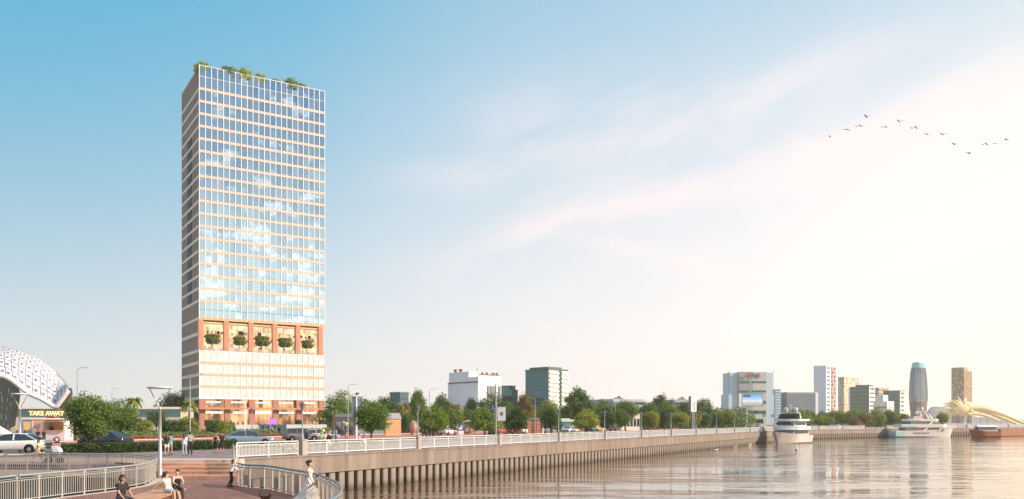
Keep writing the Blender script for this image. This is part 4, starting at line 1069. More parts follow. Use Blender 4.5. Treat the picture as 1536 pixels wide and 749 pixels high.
# white hospital-like block (672..752)
t, Lf, Ls, h = box_building('white_block', 'white block with a blue-grey shaded side and dark slot windows on its sunny side', 672, 717, 752, 573.5, 235, 40, WALLW)
add_wall(t, Lf, Ls, h, mat('cool_white_panel', (.66,.72,.76), .5, .04, .2))
c2 = H(558, 240)-ZP; mb = MB(); mb.box(-.02,Ls*.30,h,Lf*.62,Ls*.96,c2); mb.build('upper_storey', mat('cool_white_panel', (.66,.72,.76)), t)
mb = MB(); mb.box(-.15,.15,h-.05,.1,Ls,h+.25); mb.build('ledge', GREYD, t)
mb = MB(); mb.box(.05,-.1,h-.05,Lf,.3,H(563,235)-ZP); mb.box(.05,.3,h-.05,Lf,Ls*.3,H(565,235)-ZP); mb.build('parapet', WALLW, t)
for i, f_ in enumerate((.38,.52,.66,.86)):
    mb = MB(); mb.box(Lf*f_,-.12,1.5,Lf*f_+.35,.05,h*.93); mb.box(Lf*f_+.6,-.12,1.5,Lf*f_+.8,.05,h*.93); mb.build('slot_window', GREYD, t)
for f_ in (.84,.66):
    mb = MB(); mb.lathe([(.35,c2),(.35,c2+.5),(.62,c2+.6),(.62,c2+.8),(.3,c2+.95)], (1.0,Ls*f_,0), 10); mb.build('roof_vent', BRONZE, t)
mb = MB(); mb.tube((Lf*.5,Ls*.4,c2),(Lf*.5,Ls*.4,c2+1.6),.06); mb.build('antenna', GREYD, t)
for x_, s_ in ((.25,1.1),(.45,.9),(.72,1.3),(.88,1.0)):
    mb = MB(); mb.box(Lf*x_-s_*.6,.5,H(563,235)-ZP,Lf*x_+s_*.6,1.8,H(563,235)-ZP+.35); mb.ell((Lf*x_+.2,1.0,H(563,235)-ZP+.65),(s_*.5,.25,.35)); mb.build('roof_unit', BRONZE, t)
# small teal block behind
t, Lf, Ls, h = box_building('teal_block', 'small two-part teal glass block between the white block and the tall teal one', 752, 764, 773, 580, 330, 50, PANEG)
add_wall(t, Lf, Ls, h, PANEG); add_wall(t, Lf*.98, Ls*.55, h-1.2, PANEG, x0=Lf*.04, y0=-1.2, name='lower_wing'); parapet(t, Lf, Ls, h, GREENW)
# tall teal block (788..852)
t, Lf, Ls, h = box_building('teal_tower', 'tall teal glass block with white slatted sunny side', 788, 823, 852, 555, 320, 45, PANEG)
mb = MB()
nr = 13
for j in range(nr):
    for i in range(8): tilt_pane(mb, Ls*i/8+.03, Ls*(i+1)/8-.03, h*j/nr+.04, h*(j+1)/nr-.04, 0, r, .004, 'side')
mb.build('glass_wall', glass_mat('teal_glass', (.30,.48,.50), .28, (.010,.060,.066), var=.12), t)
add_wall(t, Lf-.1, Ls-.1, h, WALLC, x0=.08, y0=.05)
for j in range(nr):
    mb = MB(); mb.box(.4,-.35,h*j/nr+.2,Lf*.52,.1,h*j/nr+.95); mb.box(Lf*.66,-.35,h*j/nr+.2,Lf-.1,.1,h*j/nr+.95); mb.build('sun_slat', WALLW, t)
mb = MB(); mb.box(Lf*.54,-.2,0,Lf*.64,.1,h); mb.build('glass_strip', PANEG, t)
mb = MB(); mb.box(Lf*.1,Ls*.1,h,Lf*.8,Ls*.9,h+1.3); mb.build('roof_house', GREENW, t); parapet(t, Lf, Ls, h, GREENW, .5)
# low far blocks
for nm, lab, a in [('teal_house','teal flat-roofed block showing above the dark tree by the wooden kiosk',(585,600,613,590,320,45)),('grey_house','blue-grey office block behind the banner post beside the tower',(528,535,543,597,300,45))]:
    t, Lf, Ls, h = box_building(nm, lab, *a, PANEG); add_wall(t, Lf, Ls, h, PANEG if nm[0]=='t' else PANEB); parapet(t, Lf, Ls, h, GREENW, .5)
    front_windows(t, Lf, h, 5, 6, .8, .6, m=PANE)
for lab, a, cc, rw in [('long low grey block left of the tall trees by the billboard',(884,920,966,600,420,25),16,3),('long grey block with a rust-red roof unit behind the billboard trees',(1000,1012,1066,601,440,12),18,3)]:
    t, Lf, Ls, h = box_building('long_block', lab, *a, WALLG); add_wall(t, Lf, Ls, h, WALLG); parapet(t, Lf, Ls, h, WALLG, .5)
    front_windows(t, Lf, h, cc-2, rw+1, .75, .5, m=PANE); side_windows(t, Ls, h, 5, rw+1, .75, .5)
    mb = MB(); x_ = Lf*.16
    mb.box(x_,2,h,x_+3.6,4,h+1.2); mb.box(x_+1.6,2.2,h+1.2,x_+2.6,3.4,h+2.0); mb.build('roof_unit', mat('rust_unit', (.30,.11,.09), .7, .2, 1) if rw == 3 and a[0] > 950 else GREYD, t)
# low teal building at left, tan low hall, tan block
t, Lf, Ls, h = box_building('flat_building', 'long low building with teal glass band behind the left trees', -30, -29, 271, 609, 235, 8, WALLC)
add_wall(t, Lf, 16, h-.8, mat('buff_render', (.50,.44,.36), .7, .08, .2)); mb = MB(); mb.box(-1,-1.4,h-.8,Lf+1,17,h-.2); mb.build('roof', WALLC, t)
mb = MB()
for i in range(40): tilt_pane(mb, i*Lf/40+.04, (i+1)*Lf/40-.04, h-3.0, h-1.0, -.08, r, .004)
mb.build('glass_band', PANEG, t)
t, Lf, Ls, h = box_building('low_hall', 'long low hall with a pale flat roof behind the wooden kiosk and shelter', 604, 606, 742, 614, 225, 20, WALLC)
add_wall(t, Lf, 10, h-.5, WALLG); mb = MB(); mb.box(-.8,-1.2,h-.5,Lf+.8,11,h); mb.build('roof', mat('pale_roof', (.62,.58,.52), .7, .1, .3), t); front_windows(t, Lf, h-.6, 14, 1, .75, .6, z0=1)
t, Lf, Ls, h = box_building('tan_block', 'low tan block behind the street trees right of the yellow bus', 926, 930, 960, 622, 245, 20, WALLC)
add_wall(t, Lf, 8, h, WALLC); parapet(t, Lf, 8, h, WALLC, .3); front_windows(t, Lf, h, 6, 1, .6, .5)
# broadcaster block
t, Lf, Ls, h = box_building('broadcast_building', 'pale blue broadcaster block with big coloured letters on its beige centre', 1092.5, 1093, 1162, 559, 400, 3.0, WALLB)
add_wall(t, Lf*.985, 12, h*.60, WALLB); add_wall(t, Lf*.93, 11, h, WALLB, z0=h*.60, x0=Lf*.03, y0=.3, name='upper_wall')
mb = MB(); zt = h*1.01
mb.prism([(Lf*.20,.4),(Lf*.21,-1.0),(Lf*.5,-1.8),(Lf*.81,-1.0),(Lf*.82,.4)], 0, zt); mb.build('centre_bay', mat('beige_panel', (.40,.42,.375), .6, .06, .2), t)
def bayline(x): # y of bay front at fraction x
    return -1.0-.8*(1-abs((x-.5)/.30)) if .2 < x < .82 else 0
for z0, z1, a, b in [(.80,.84,.20,.43),(.80,.84,.46,.80),(.63,.67,.20,.43),(.63,.67,.46,.80),(.42,.48,.20,.80),(.24,.30,.20,.80),(.06,.14,.20,.74)]:
    mb = MB(); k = 8
    for i in range(k):
        f0 = max(a+.012, a+(b-a)*i/k); f1 = a+(b-a)*(i+1)/k-.004; y0, y1 = bayline(f0)-.06, bayline(f1)-.06
        mb.add([(Lf*f0,y0,h*z0),(Lf*f1,y1,h*z0),(Lf*f1,y1,h*z1),(Lf*f0,y0,h*z1)], [(0,1,2,3)])
    mb.build('window_band', PANEG, t)
mb = MB()
for f_ in (.005,.97): mb.tube((Lf*f_+.2,.6,h*.6),(Lf*f_+.2,.6,h*1.05),.12)
mb.build('mast', GREYM, t)
mb = MB(); mb.box(-.3,-.3,0,Lf*.98,0,1.0); mb.build('plinth', GREYM, t)
x0 = Lf*.355
for ch, colr, dx_ in (('V',(.55,.04,.06),0),('T',(.06,.30,.10),1.75),('V',(.08,.12,.42),3.45),('8',(.55,.04,.06),5.2)):
    me = text_mesh(ch, 2.9, .05, mat('letter_'+str(colr[0])+str(colr[1]), colr, .4, .03, 1), .06); o = link('letter', me, t); o.location = (x0+dx_+.6, -1.95, h*.90); o.rotation_euler = (R(90),0,0)
for f_ in (.53,.76,.985):
    mb = MB(); mb.lathe([(.62,0),(.62,.25)], (0,0,0), 14, 0); mb.lathe([(.34,.25),(.34,.32)], (0,0,0), 12, 1); mb.ell((0,.0,.3),(.14,.14,.06), 8, 4, 2)
    o = mb.build('round_emblem', [GREYD, mat('emblem_yellow', (.75,.60,.10), .5, .05, 1), WALLW], t); o.location = (Lf*f_, bayline(f_)-.08, h*.215); o.rotation_euler = (R(90),0,0)
# video screen on its own posts in front
p = A(1127, 330); t = thing('video_screen', 'large outdoor video screen showing a blue sky and city picture', 'screen', p, R(2))
w_ = 34*330/F; z0, z1 = H(609,330)-ZP, H(591,330)-ZP
def screen_mat():
    m, nt, out = new_mat('screen_picture'); lk = nt.links.new; tc = N(nt,'ShaderNodeTexCoord'); sp = N(nt,'ShaderNodeSeparateXYZ'); lk(tc.outputs['Generated'], sp.inputs[0])
    cr = N(nt,'ShaderNodeValToRGB'); e = cr.color_ramp.elements; e[0].position = .0; e[0].color = (.40,.42,.40,1); e[1].position = 1; e[1].color = (.10,.35,.70,1)
    for p_, c_ in ((.22,(.50,.50,.45,1)),(.40,(.80,.82,.80,1)),(.55,(.45,.66,.85,1))): q = e.new(p_); q.color = c_
    nz = N(nt,'ShaderNodeTexNoise'); nz.inputs['Scale'].default_value = 4; nz.inputs['Detail'].default_value = 6; lk(tc.outputs['Generated'], nz.inputs['Vector'])
    ad = N(nt,'ShaderNodeMath', operation='MULTIPLY_ADD'); ad.inputs[1].default_value = .35; lk(nz.outputs[0], ad.inputs[0]); ad2 = N(nt,'ShaderNodeMath', operation='SUBTRACT'); lk(ad.outputs[0], ad2.inputs[0]); ad2.inputs[1].default_value = .17
    lk(sp.outputs[2], ad.inputs[2]); lk(ad2.outputs[0], cr.inputs[0]); em = N(nt,'ShaderNodeEmission'); em.inputs[1].default_value = .9; lk(cr.outputs[0], em.inputs[0]); lk(em.outputs[0], out.inputs[0]); return m
mb = MB(); mb.box(-w_*.40,-.02,z0,w_*.5,0,z1); mb.build('picture', screen_mat(), t)
mb = MB(); mb.box(-w_*.37,-.05,z1-1.3,-w_*.02,-.022,z1-.35); mb.build('picture_caption', mat('caption_grey', (.14,.16,.2), .5, .3, 3), t)
mb = MB(); mb.box(-w_*.42,.001,z0-.15,w_*.52,.5,z1+.15); mb.build('cabinet', GREYD, t)
mb = MB(); mb.box(-w_*.55,-.1,z0-.4,-w_*.43,.3,z1+.1); mb.build('side_panel', WALLW, t)
for f_ in (-.49,-.18):
    mb = MB(); mb.box(w_*f_-.15,.501,0,w_*f_+.15,.8,z0); mb.build('post', WALLW, t)
# buildings right of the broadcaster block
t, Lf, Ls, h = box_building('slim_tower', 'slim blue glass tower just right of the broadcaster block', 1161, 1163, 1171, 584, 520, 5, PANEB); add_wall(t, Lf, 9, h, PANEB)
for j in range(13): mb = MB(); mb.box(-.05,-.15,h*j/13,Lf+.05,.1,h*j/13+.7); mb.build('floor_band', WALLB, t)
t, Lf, Ls, h = box_building('wide_block', 'wide grey block with vertical fins behind the ferry', 1180.5, 1181, 1226, 590, 520, 5, WALLG); add_wall(t, Lf, 10, h, WALLG)
mb = MB()
for i in range(17): mb.box(i*Lf/16-.1,-.35,1,i*Lf/16+.1,.05,h)
mb.build('fins', mat('fin_grey', (.34,.36,.38), .6, .05, 1), t)
for j in range(9): mb = MB(); mb.box(.1,-.1,h*(j+.35)/9,Lf-.1,.05,h*(j+.85)/9); mb.build('window_row', PANE, t)
mb = MB(); mb.box(Lf*.93,-.45,0,Lf+.3,.3,h+.2); mb.build('end_pier', WALLW, t); parapet(t, Lf, 10, h, WALLG, .7)
# balcony tower
t, Lf, Ls, h = box_building('balcony_tower', 'tall white tower with a column of rust-red balconies', 1220.5, 1239, 1257, 550, 620, 45, WALLW); add_wall(t, Lf, Ls, h, mat('cool_white_wall', (.68,.72,.76), .6, .05, .2))
nf = 14
for j in range(nf):
    z = h*(j+.25)/nf; mb = MB(); mb.box(Lf*.44,-.5,z,Lf*.76,.05,z+h/nf*.72); mb.build('balcony', mat('rust_balcony', (.33,.10,.06), .7, .2, .5), t)
    mb = MB(); mb.box(Lf*(.50 if j % 3 else .60),-.56,z,Lf*(.54 if j % 3 else .64),-.48,z+h/nf*.72); mb.box(Lf*.44,-.7,z-.25,Lf*.80,.0,z-.01); mb.build('balcony_slab', WALLW, t)
    mb = MB(); mb.box(Lf*.08,-.12,z+.8,Lf*.30,.05,z+h/nf*.60); mb.build('window', GREYD, t)
mb = MB(); mb.box(-.2,-.2,h,Lf+.2,Ls+.2,h+.8); mb.build('roof', WALLW, t)
# speckled tan tower
def speck(t, Lf, Ls, h, rows, cf, cs, wm, seed):
    rr = random.Random(seed); a = MB(); a.box(-Lf/cf*.22,-.1,-h/rows*.3,Lf/cf*.22,.05,h/rows*.3); a = a.mesh('window', wm); b = MB(); b.box(-.1,-Ls/cs*.22,-h/rows*.3,.05,Ls/cs*.22,h/rows*.3); b = b.mesh('window', wm)
    for j in range(rows):
        for i in range(cf):
            if rr.random() < .55: o = link('window', a, t); o.location = ((i+.5+rr.uniform(-.15,.15))*Lf/cf, 0, h*(j+.5)/rows)
        for i in range(cs):
            if rr.random() < .55: o = link('window', b, t); o.location = (0, (i+.5+rr.uniform(-.15,.15))*Ls/cs, h*(j+.5)/rows)
t, Lf, Ls, h = box_building('speckled_tower', 'tan tower with scattered small windows behind the wide green block', 1257, 1266, 1288, 566.5, 700, 45, WALLT); add_wall(t, Lf, Ls, h, mat('sand_render', (.62,.50,.36), .7, .06, .2)); speck(t, Lf, Ls, h, 13, 8, 4, mat('small_window', (.22,.17,.13), .5, .2, 1), 4); parapet(t, Lf, Ls, h, WALLT, .6)
# wide green block
t, Lf, Ls, h = box_building('green_block', 'wide dark green block with white end and stepped roof', 1273, 1304, 1312.5, 580, 560, 48, GREENW); add_wall(t, Lf, Ls, h, WALLW)
mb = MB(); nn = 10
for j in range(nn):
    for i in range(10): tilt_pane(mb, Ls*(.0+.92*i/10)+.05, Ls*(.92*(i+1)/10)-.05, h*j/nn+.05, h*(j+1)/nn-.05, -.08, r, .003, 'side')
mb.build('green_glazing', mat('green_glazing', (.10,.17,.125), .3, .08, .3, island=.10), t)
mb = MB(); mb.box(-.4,Ls*.925,0,.1,Ls*.955,h); mb.build('side_strip', WALLW, t)
mb = MB()
for j in range(9): mb.box(Lf*.1,-.15,h*(j+.3)/9,Lf*.9,.05,h*(j+.7)/9)
mb.build('end_windows', PANE, t); mb = MB(); mb.box(Lf*.2,Ls*.06,h,Lf*.9,Ls*.72,h+1.3); mb.build('roof_house', GREENW, t)
# tan slab, stepped white house, green end block
t, Lf, Ls, h = box_building('tan_slab', 'beige slab block showing above the stepped white house', 1312, 1318, 1333, 582.5, 760, 30, WALLT); add_wall(t, Lf, Ls, h, WALLT); front_windows(t, Lf, h, 5, 10, .6, .5); side_windows(t, Ls, h, 3, 10, .6, .5); parapet(t, Lf, Ls, h, WALLT, .6)
t, Lf, Ls, h = box_building('stepped_house', 'white stepped house between the green blocks', 1310, 1331, 1341, 602, 480, 45, WALLW); add_wall(t, Lf, Ls, h, WALLW); add_wall(t, Lf*.7, Ls*.55, H(592.5,480)-ZP, WALLW, z0=h, x0=.3, y0=Ls*.3, name='upper_storey')
mb = MB(); mb.box(-.15,.3,h*.72,.05,Ls*.95,h*.78); mb.build('side_band', GREYM, t); mb = MB(); mb.box(Lf*.2,-.1,1,Lf*.5,.05,h*.8); mb.box(Lf*.6,-.1,1,Lf*.85,.05,h*.8); mb.build('window', WALLT, t)
t, Lf, Ls, h = box_building('green_end_block', 'green block with white end beside the curved glass tower', 1325, 1350, 1357, 587, 600, 45, GREENW); add_wall(t, Lf, Ls, h, WALLC)
mb = MB()
for j in range(9):
    for i in range(8): tilt_pane(mb, Ls*i/8+.05, Ls*(i+1)/8-.05, h*j/9+.05, h*(j+1)/9-.05, -.08, r, .003, 'side')
mb.build('green_glazing', mat('green_glazing', (.10,.17,.125)), t); parapet(t, Lf, Ls, h, GREENW, .6)
mb = MB()
for j in range(8): mb.box(Lf*.15,-.15,h*(j+.3)/8,Lf*.85,.05,h*(j+.7)/8)
mb.build('end_windows', PANE, t)
# curved glass tower
Yc = 640; p = A(1377.5, Yc); t = thing('curved_tower', 'slim curved glass tower tapering to a turquoise crown', 'tower', p, R(20))
s_ = Yc/F; prof = [(641,10.4),(617,10.6),(604,11.9),(590,12.2),(575,11.6),(562,10.6),(552,9.4),(544,8.8)]
def ring(y, rx, n=20): 
    z = H(y, Yc)-ZP; return [(rx*s_*1.0*math.copysign(abs(math.cos(2*math.pi*k/n))**.75, math.cos(2*math.pi*k/n)), rx*s_*.9*math.copysign(abs(math.sin(2*math.pi*k/n))**.75, math.sin(2*math.pi*k/n)), z) for k in range(n)]
import bisect
def rx_at(y):
    for (ya, ra_), (yb, rb_) in zip(prof[:-1], prof[1:]):
        if yb <= y <= ya: f_ = (ya-y)/(ya-yb); return ra_+(rb_-ra_)*f_
    return prof[-1][1]
mb = MB(); mb.loft([ring(y, rx_at(y)) for y in (640,617,610,603.5)], sm=False); mb.build('base', mat('brown_base', (.22,.16,.13), .4, .15, .3), t)
mb = MB(); mb.loft([ring(y, rx_at(y)) for y in [603.4-i*3.5 for i in range(15)]+[552.5]], sm=False); mb.build('glass_body', glass_mat('curved_glass', (.52,.57,.58), .38, (.075,.10,.11)), t)
mb = MB(); mb.loft([ring(552.4, rx_at(552.4)*.98), ring(545, 8.7)], sm=False); mb.build('crown', mat('turquoise_crown', (.25,.58,.58), .3, .1, .3), t)
mb = MB(); mb.loft([ring(545,7.2), ring(543.5,6.8)], sm=False); mb.build('roof_lantern', mat('turquoise_pale', (.60,.75,.74), .3, .1, .3), t)
mb = MB()
for k in range(0, 20, 2): mb.path([Vector(ring(y, rx_at(y)*1.015)[k]) for y in (617,600,590,575,562,552.5)], .16, 4)
mb.build('ribs', mat('rib_grey', (.35,.38,.40), .4, .05, 1), t)
# brown tower
t, Lf, Ls, h = box_building('brown_tower', 'brown tower with a stepped top and many small bright windows behind the golden bridge', 1427, 1446, 1458.5, 554.5, 800, 45, WALLN); add_wall(t, Lf, Ls, h-1.0, WALLN); add_wall(t, Lf*.5, Ls*.98, h+2.2, WALLN, z0=h-1.0, y0=Ls*.02, name='upper_storey')
rr = random.Random(12); me_a = MB(); me_a.box(-.12,-.5,-.7,.05,.5,.7); me_b = MB(); me_b.box(-.5,-.12,-.7,.5,.05,.7); BW = mat('bright_window', (.80,.72,.58), .4, .2, 1); ma_, mb_ = me_a.mesh('window', BW), me_b.mesh('window', BW)
for k in range(62):
    o = link('window', ma_, t); o.location = (-.2, (rr.randrange(12)+.65)*Ls/12, (rr.randrange(22)+.5)*h/23)
for k in range(28):
    o = link('window', mb_, t); o.location = ((rr.randrange(8)+.65)*Lf/8, -.2, (rr.randrange(22)+.5)*(h-1)/23)
mb = MB()
for i in range(12): mb.box(-.25,Ls*i/12,0,0,Ls*i/12+.35,h)
for i in range(8): mb.box(Lf*i/8,-.25,0,Lf*i/8+.35,0,h-1)
mb.build('ribs', WALLN, t)
# ------------------------------------------------------------------ vehicles
CARP = {}
TYRE = mat('tyre_rubber', (.02,.02,.02), .85, .2, 6); RIM = mat('alloy_rim', (.45,.45,.46), .3, .05, 4, metal=.7)
CARG = glass_mat('car_glass', (.55,.62,.66), .22, (.012,.015,.017)); HEADL = mat('headlight_lens', (.80,.80,.78), .1, .03, 4); TAILL = mat('taillight_lens', (.40,.02,.02), .15, .05, 4)
PAINT = mat('car_paint', (.6,.6,.6), .22, .03, 1, objcol=True)
def car_proto(kind):
    """nose towards +x; body lofted from rounded sections, separate cabin glass, roof, wheels and lamps"""
    t = thing('parked_car', 'car', 'car')
    st = {'sedan': dict(L=4.7, W=.90, pts=[(-2.35,.58,.80),(-2.28,.34,.96),(-1.7,.24,1.0),(-.9,.22,.98),(.7,.22,.96),(1.2,.22,.93),(1.9,.24,.84),(2.22,.30,.74),(2.35,.46,.62)], cab=[(-1.85,.98),(-1.05,1.42),(-.1,1.46),(.45,1.40),(1.28,.94)]),
          'suv': dict(L=4.6, W=.94, pts=[(-2.3,.55,1.0),(-2.24,.38,1.10),(-1.6,.30,1.10),(-.8,.28,1.08),(.7,.28,1.06),(1.2,.28,1.03),(1.8,.30,.98),(2.18,.36,.88),(2.3,.52,.74)], cab=[(-2.18,1.10),(-1.85,1.66),(-.3,1.72),(.35,1.66),(1.15,1.05)]),
          'hatch': dict(L=4.0, W=.86, pts=[(-2.0,.55,.88),(-1.95,.34,.98),(-1.4,.25,1.0),(-.7,.23,.98),(.7,.23,.96),(1.1,.24,.92),(1.6,.26,.84),(1.9,.32,.74),(2.0,.46,.62)], cab=[(-1.92,.98),(-1.5,1.44),(-.3,1.50),(.3,1.44),(1.15,.95)])}[kind]
    W = st['W']; mb = MB(); rings = []
    for i, (x, z0, z1) in enumerate(st['pts']):
        e = .80 if i in (0, len(st['pts'])-1) else (.95 if i in (1, len(st['pts'])-2) else 1.0); w_ = W*e; b = .10
        rings.append([(x,-w_+b,z0),(x,w_-b,z0),(x,w_,z0+b*1.4),(x,w_,z1-.22),(x,w_-.05,z1-.06),(x,w_-.18,z1),(x,-w_+.18,z1),(x,-w_+.05,z1-.06),(x,-w_,z1-.22),(x,-w_,z0+b*1.4)])
    mb.loft(rings); mb.build('body', PAINT, t)
    c = st['cab']; mb = MB(); rr = []
    for i, (x, z) in enumerate(c):
        zb = c[0][1]-.04 if i in (0,) else (c[-1][1]-.02 if i == len(c)-1 else c[0][1]-.06); k = (z-zb)/.5
        wt = W-.10-.16*max(0, k); rr.append([(x,-W+.09,zb),(x,W-.09,zb),(x,wt,max(zb+.01,z-.03)),(x,wt-.12,max(zb+.02,z)),(x,-wt+.12,max(zb+.02,z)),(x,-wt,max(zb+.01,z-.03))])
    mb.loft(rr, sm=False); mb.build('cabin_glass', CARG, t)
    mb = MB(); rf = []
    for i in (1,2,3):
        x, z = c[i]; wt = W-.16-.10; rf.append([(x,-wt,z-.02),(x,wt,z-.02),(x,wt-.1,z+.025),(x,-wt+.1,z+.025)])
    mb.loft(rf); 
    for s in (-1,1):
        for i, j in ((0,1),(3,4)):
            (xa,za),(xb,zb) = c[i],c[j]; ka = W-.08 if i == 0 else W-.24; kb = W-.24 if j == 1 else W-.08
            mb.bar((xa,s*ka,za),(xb,s*kb,zb),.07,.05)
        xm = (c[1][0]+c[3][0])/2; mb.bar((xm,s*(W-.085),c[0][1]),(xm,s*(W-.235),c[2][1]-.03),.09,.03)
    mb.build('roof', PAINT, t)
    wr = .34 if kind == 'suv' else .31
    wm = MB(); wm.lathe([(wr*.62,-.10),(wr*.95,-.11),(wr,-.06),(wr,.06),(wr*.95,.11),(wr*.62,.10)], n=18); wme = wm.mesh('wheel', TYRE)
    rm = MB(); rm.lathe([(.02,.09),(wr*.25,.115),(wr*.60,.10),(wr*.64,.08)], n=18)
    for k in range(5): a = k*1.2566; rm.obox((math.cos(a)*wr*.36,math.sin(a)*wr*.36,.117),(wr*.5,.05,.012),a)
    rme = rm.mesh('rim', RIM); am = MB(); am.lathe([(.01,0),(wr*1.16,0),(wr*1.16,.02),(.01,.02)], n=18); ame = am.mesh('wheel_arch', DARK)
    xs = (-st['L']*.30, st['L']*.31)
    for x in xs:
        for s in (-1,1):
            o = link('wheel', wme, t); o.location = (x, s*(W-.10), wr); o.rotation_euler = (R(-90)*s, 0, 0); q = link('rim', rme, o)
            q = link('wheel_arch', ame, t); q.location = (x, s*(W-.012), wr+.03); q.rotation_euler = (R(-90)*s,0,0)
    for s in (-1,1):
        mb = MB(); mb.ell((st['L']/2-.16,s*(W-.26),.68 if kind != 'suv' else .86),(.14,.17,.09),8,5); mb.build('headlight', HEADL, t)
        mb = MB(); mb.ell((-st['L']/2+.10,s*(W-.22),.82 if kind != 'suv' else 1.0),(.10,.15,.10),8,5); mb.build('taillight', TAILL, t)
        mb = MB(); mb.ell((c[3][0]+.35,s*(W+.06),c[0][1]+.04),(.09,.10,.07),8,5); mb.build('door_mirror', PAINT, t)
    for sgn in (-1,1):
        mb = MB(); mb.box(sgn*(st['L']/2-.07),-W*.72,.32,sgn*(st['L']/2+.012),W*.72,.46); mb.build('bumper', GREYD, t)
    return t
for k in ('sedan','suv','hatch'): CARP[k] = car_proto(k)
def car(kind, p, rz, col, label, group='cars on the waterfront road'):
    t = place(CARP[kind], p, rz, None, label, 'car', group)
    for o in t.children:
        if o.name.split('.')[0] in ('body','roof','door_mirror'): o.color = (*col,1)
    return t
fw = qa                                        # heading along the quay, away from the eye
car('sedan', G(21,680), R(186), (.78,.76,.74), 'white saloon car parked behind the rounded railing, left end of the road').scale = (1.12,1.1,1.1)
car('sedan', G(158,671), R(178)-.2, (.035,.035,.04), 'black saloon car parked in front of the broad tree, beyond the hedge')
car('sedan', G(372,668.5), R(24), (.16,.24,.30), 'blue-grey saloon car at the end of the hedge, behind the stair')
car('suv', G(452,662.5), R(28), (.17,.155,.145), 'dark grey estate SUV on the road in front of the tower entrance')
car('hatch', G(478,660.0), R(30), (.55,.50,.46), 'silver hatchback just ahead of the dark SUV')
for kind, x, y, rz, col, lab in [
 ('hatch',672,652.5,fw,(.75,.73,.70),'white hatchback left of the bus shelter'),('sedan',747,652.3,fw+.1,(.45,.05,.05),'red saloon car below the tall banner pole'),
 ('hatch',769,651.5,fw,(.42,.045,.05),'red hatchback under the dark street tree left of the orange kiosk'),('hatch',786,651,fw,(.76,.74,.72),'white hatchback in front of the orange kiosk left corner'),
 ('sedan',800,650,fw,(.03,.03,.035),'black car in front of the orange kiosk'),('sedan',817,650,fw,(.20,.26,.33),'blue-grey car just right of the orange kiosk'),
 ('hatch',846,650.5,fw,(.06,.14,.27),'blue hatchback beside the white signboard'),('sedan',855,651,fw,(.78,.76,.74),'white car in front of the teal kiosk'),
 ('sedan',889,648.5,fw,(.07,.12,.22),'dark blue car right of the yellow bus'),('sedan',900,648,fw,(.7,.68,.66),'pale car beside the dark blue one past the bus'),
 ('sedan',1131,641.3,fw,(.75,.74,.73),'white car below the video screen'),('hatch',1137,641.5,fw,(.25,.30,.36),'blue-grey car second from the left below the video screen'),
 ('sedan',1126,641.6,fw,(.16,.20,.25),'dark car at the left below the video screen')]:
    car(kind, G(x,y), rz, col, lab)
for i, (x, Y, col, lab) in enumerate([(1216,290,(.04,.04,.045),'black car on the far bank right of the ferry'),(1222,292,(.06,.06,.07),'second dark car on the far bank right of the ferry'),(1249,300,(.05,.05,.05),'black car on the far bank below the balcony tower'),
      (1257,302,(.45,.55,.62),'pale blue car on the far bank'),(1269,306,(.05,.055,.06),'dark car on the far bank below the wide green block'),(1292,312,(.35,.10,.06),'rusty red car on the far bank')]):
    car('hatch' if i % 2 else 'sedan', A(x, Y), R(36), col, lab, 'cars on the far bank')
# yellow bus
p = G(877,648.5); t = thing('yellow_bus', 'yellow and white bus standing behind the lime street tree', 'bus', p, fw*.0+R(20))
mb = MB(); mb.box(-4.2,-1.2,.45,4.2,1.2,1.55); mb.build('lower_body', mat('bus_yellow', (.75,.50,.14), .35, .05, 1), t, .08)
mb = MB(); mb.box(-4.2,-1.2,1.551,4.2,1.2,2.95); mb.build('upper_body', mat('bus_cream', (.72,.66,.54), .35, .05, 1), t, .1)
for i in range(6): mb = MB(); mb.box(-4.0+i*1.34,-1.25,1.75,-2.8+i*1.34,-1.19,2.5); mb.build('window', CARG, t)
mb = MB(); mb.box(4.15,-1.0,1.6,4.25,1.0,2.6); mb.build('windscreen', CARG, t)
wm = MB(); wm.lathe([(.25,-.12),(.45,-.12),(.47,0),(.45,.12),(.25,.12)], n=16); wme = wm.mesh('wheel', TYRE)
for x in (-2.7,2.6):
    for s in (-1,1): o = link('wheel', wme, t); o.location = (x,s*1.12,.47); o.rotation_euler = (R(90),0,0)
# two motorbikes with riders are people + bikes
def motorbike(p, rz, label, col):
    t = thing('motorbike', label, 'motorbike', p, rz, 'motorbikes by the light dome tree')
    w_ = MB(); w_.lathe([(.20,-.05),(.29,-.05),(.30,0),(.29,.05),(.20,.05)], n=14); wme = w_.mesh('wheel', TYRE)
    for x in (-.62,.62): o = link('wheel', wme, t); o.location = (x,0,.30); o.rotation_euler = (R(90),0,0)
    mb = MB(); mb.path([(-.62,0,.32),(-.2,0,.5),(.3,0,.45),(.62,0,.30)], .07, 6); mb.ell((-.35,0,.6),(.42,.13,.16)); mb.box(.15,-.14,.28,.35,.14,.75); mb.path([(.62,0,.3),(.45,0,.95)], .035, 6); mb.build('body', mat('bike_'+col[0], col[1], .3, .1, 2), t)
    mb = MB(); mb.ell((-.3,0,.76),(.38,.13,.06)); mb.build('seat', GREYD, t)
    mb = MB(); mb.path([(.40,-.33,1.0),(.45,0,.95),(.40,.33,1.0)], .02, 6); mb.build('handlebar', GREYM, t)
    return t
motorbike(G(648,655), fw, 'dark red motorbike with a rider under the light dome tree', ('red',(.25,.03,.03))); motorbike(G(655,654.6), fw, 'dark motorbike with a rider, right of the red one', ('dark',(.03,.03,.035)))

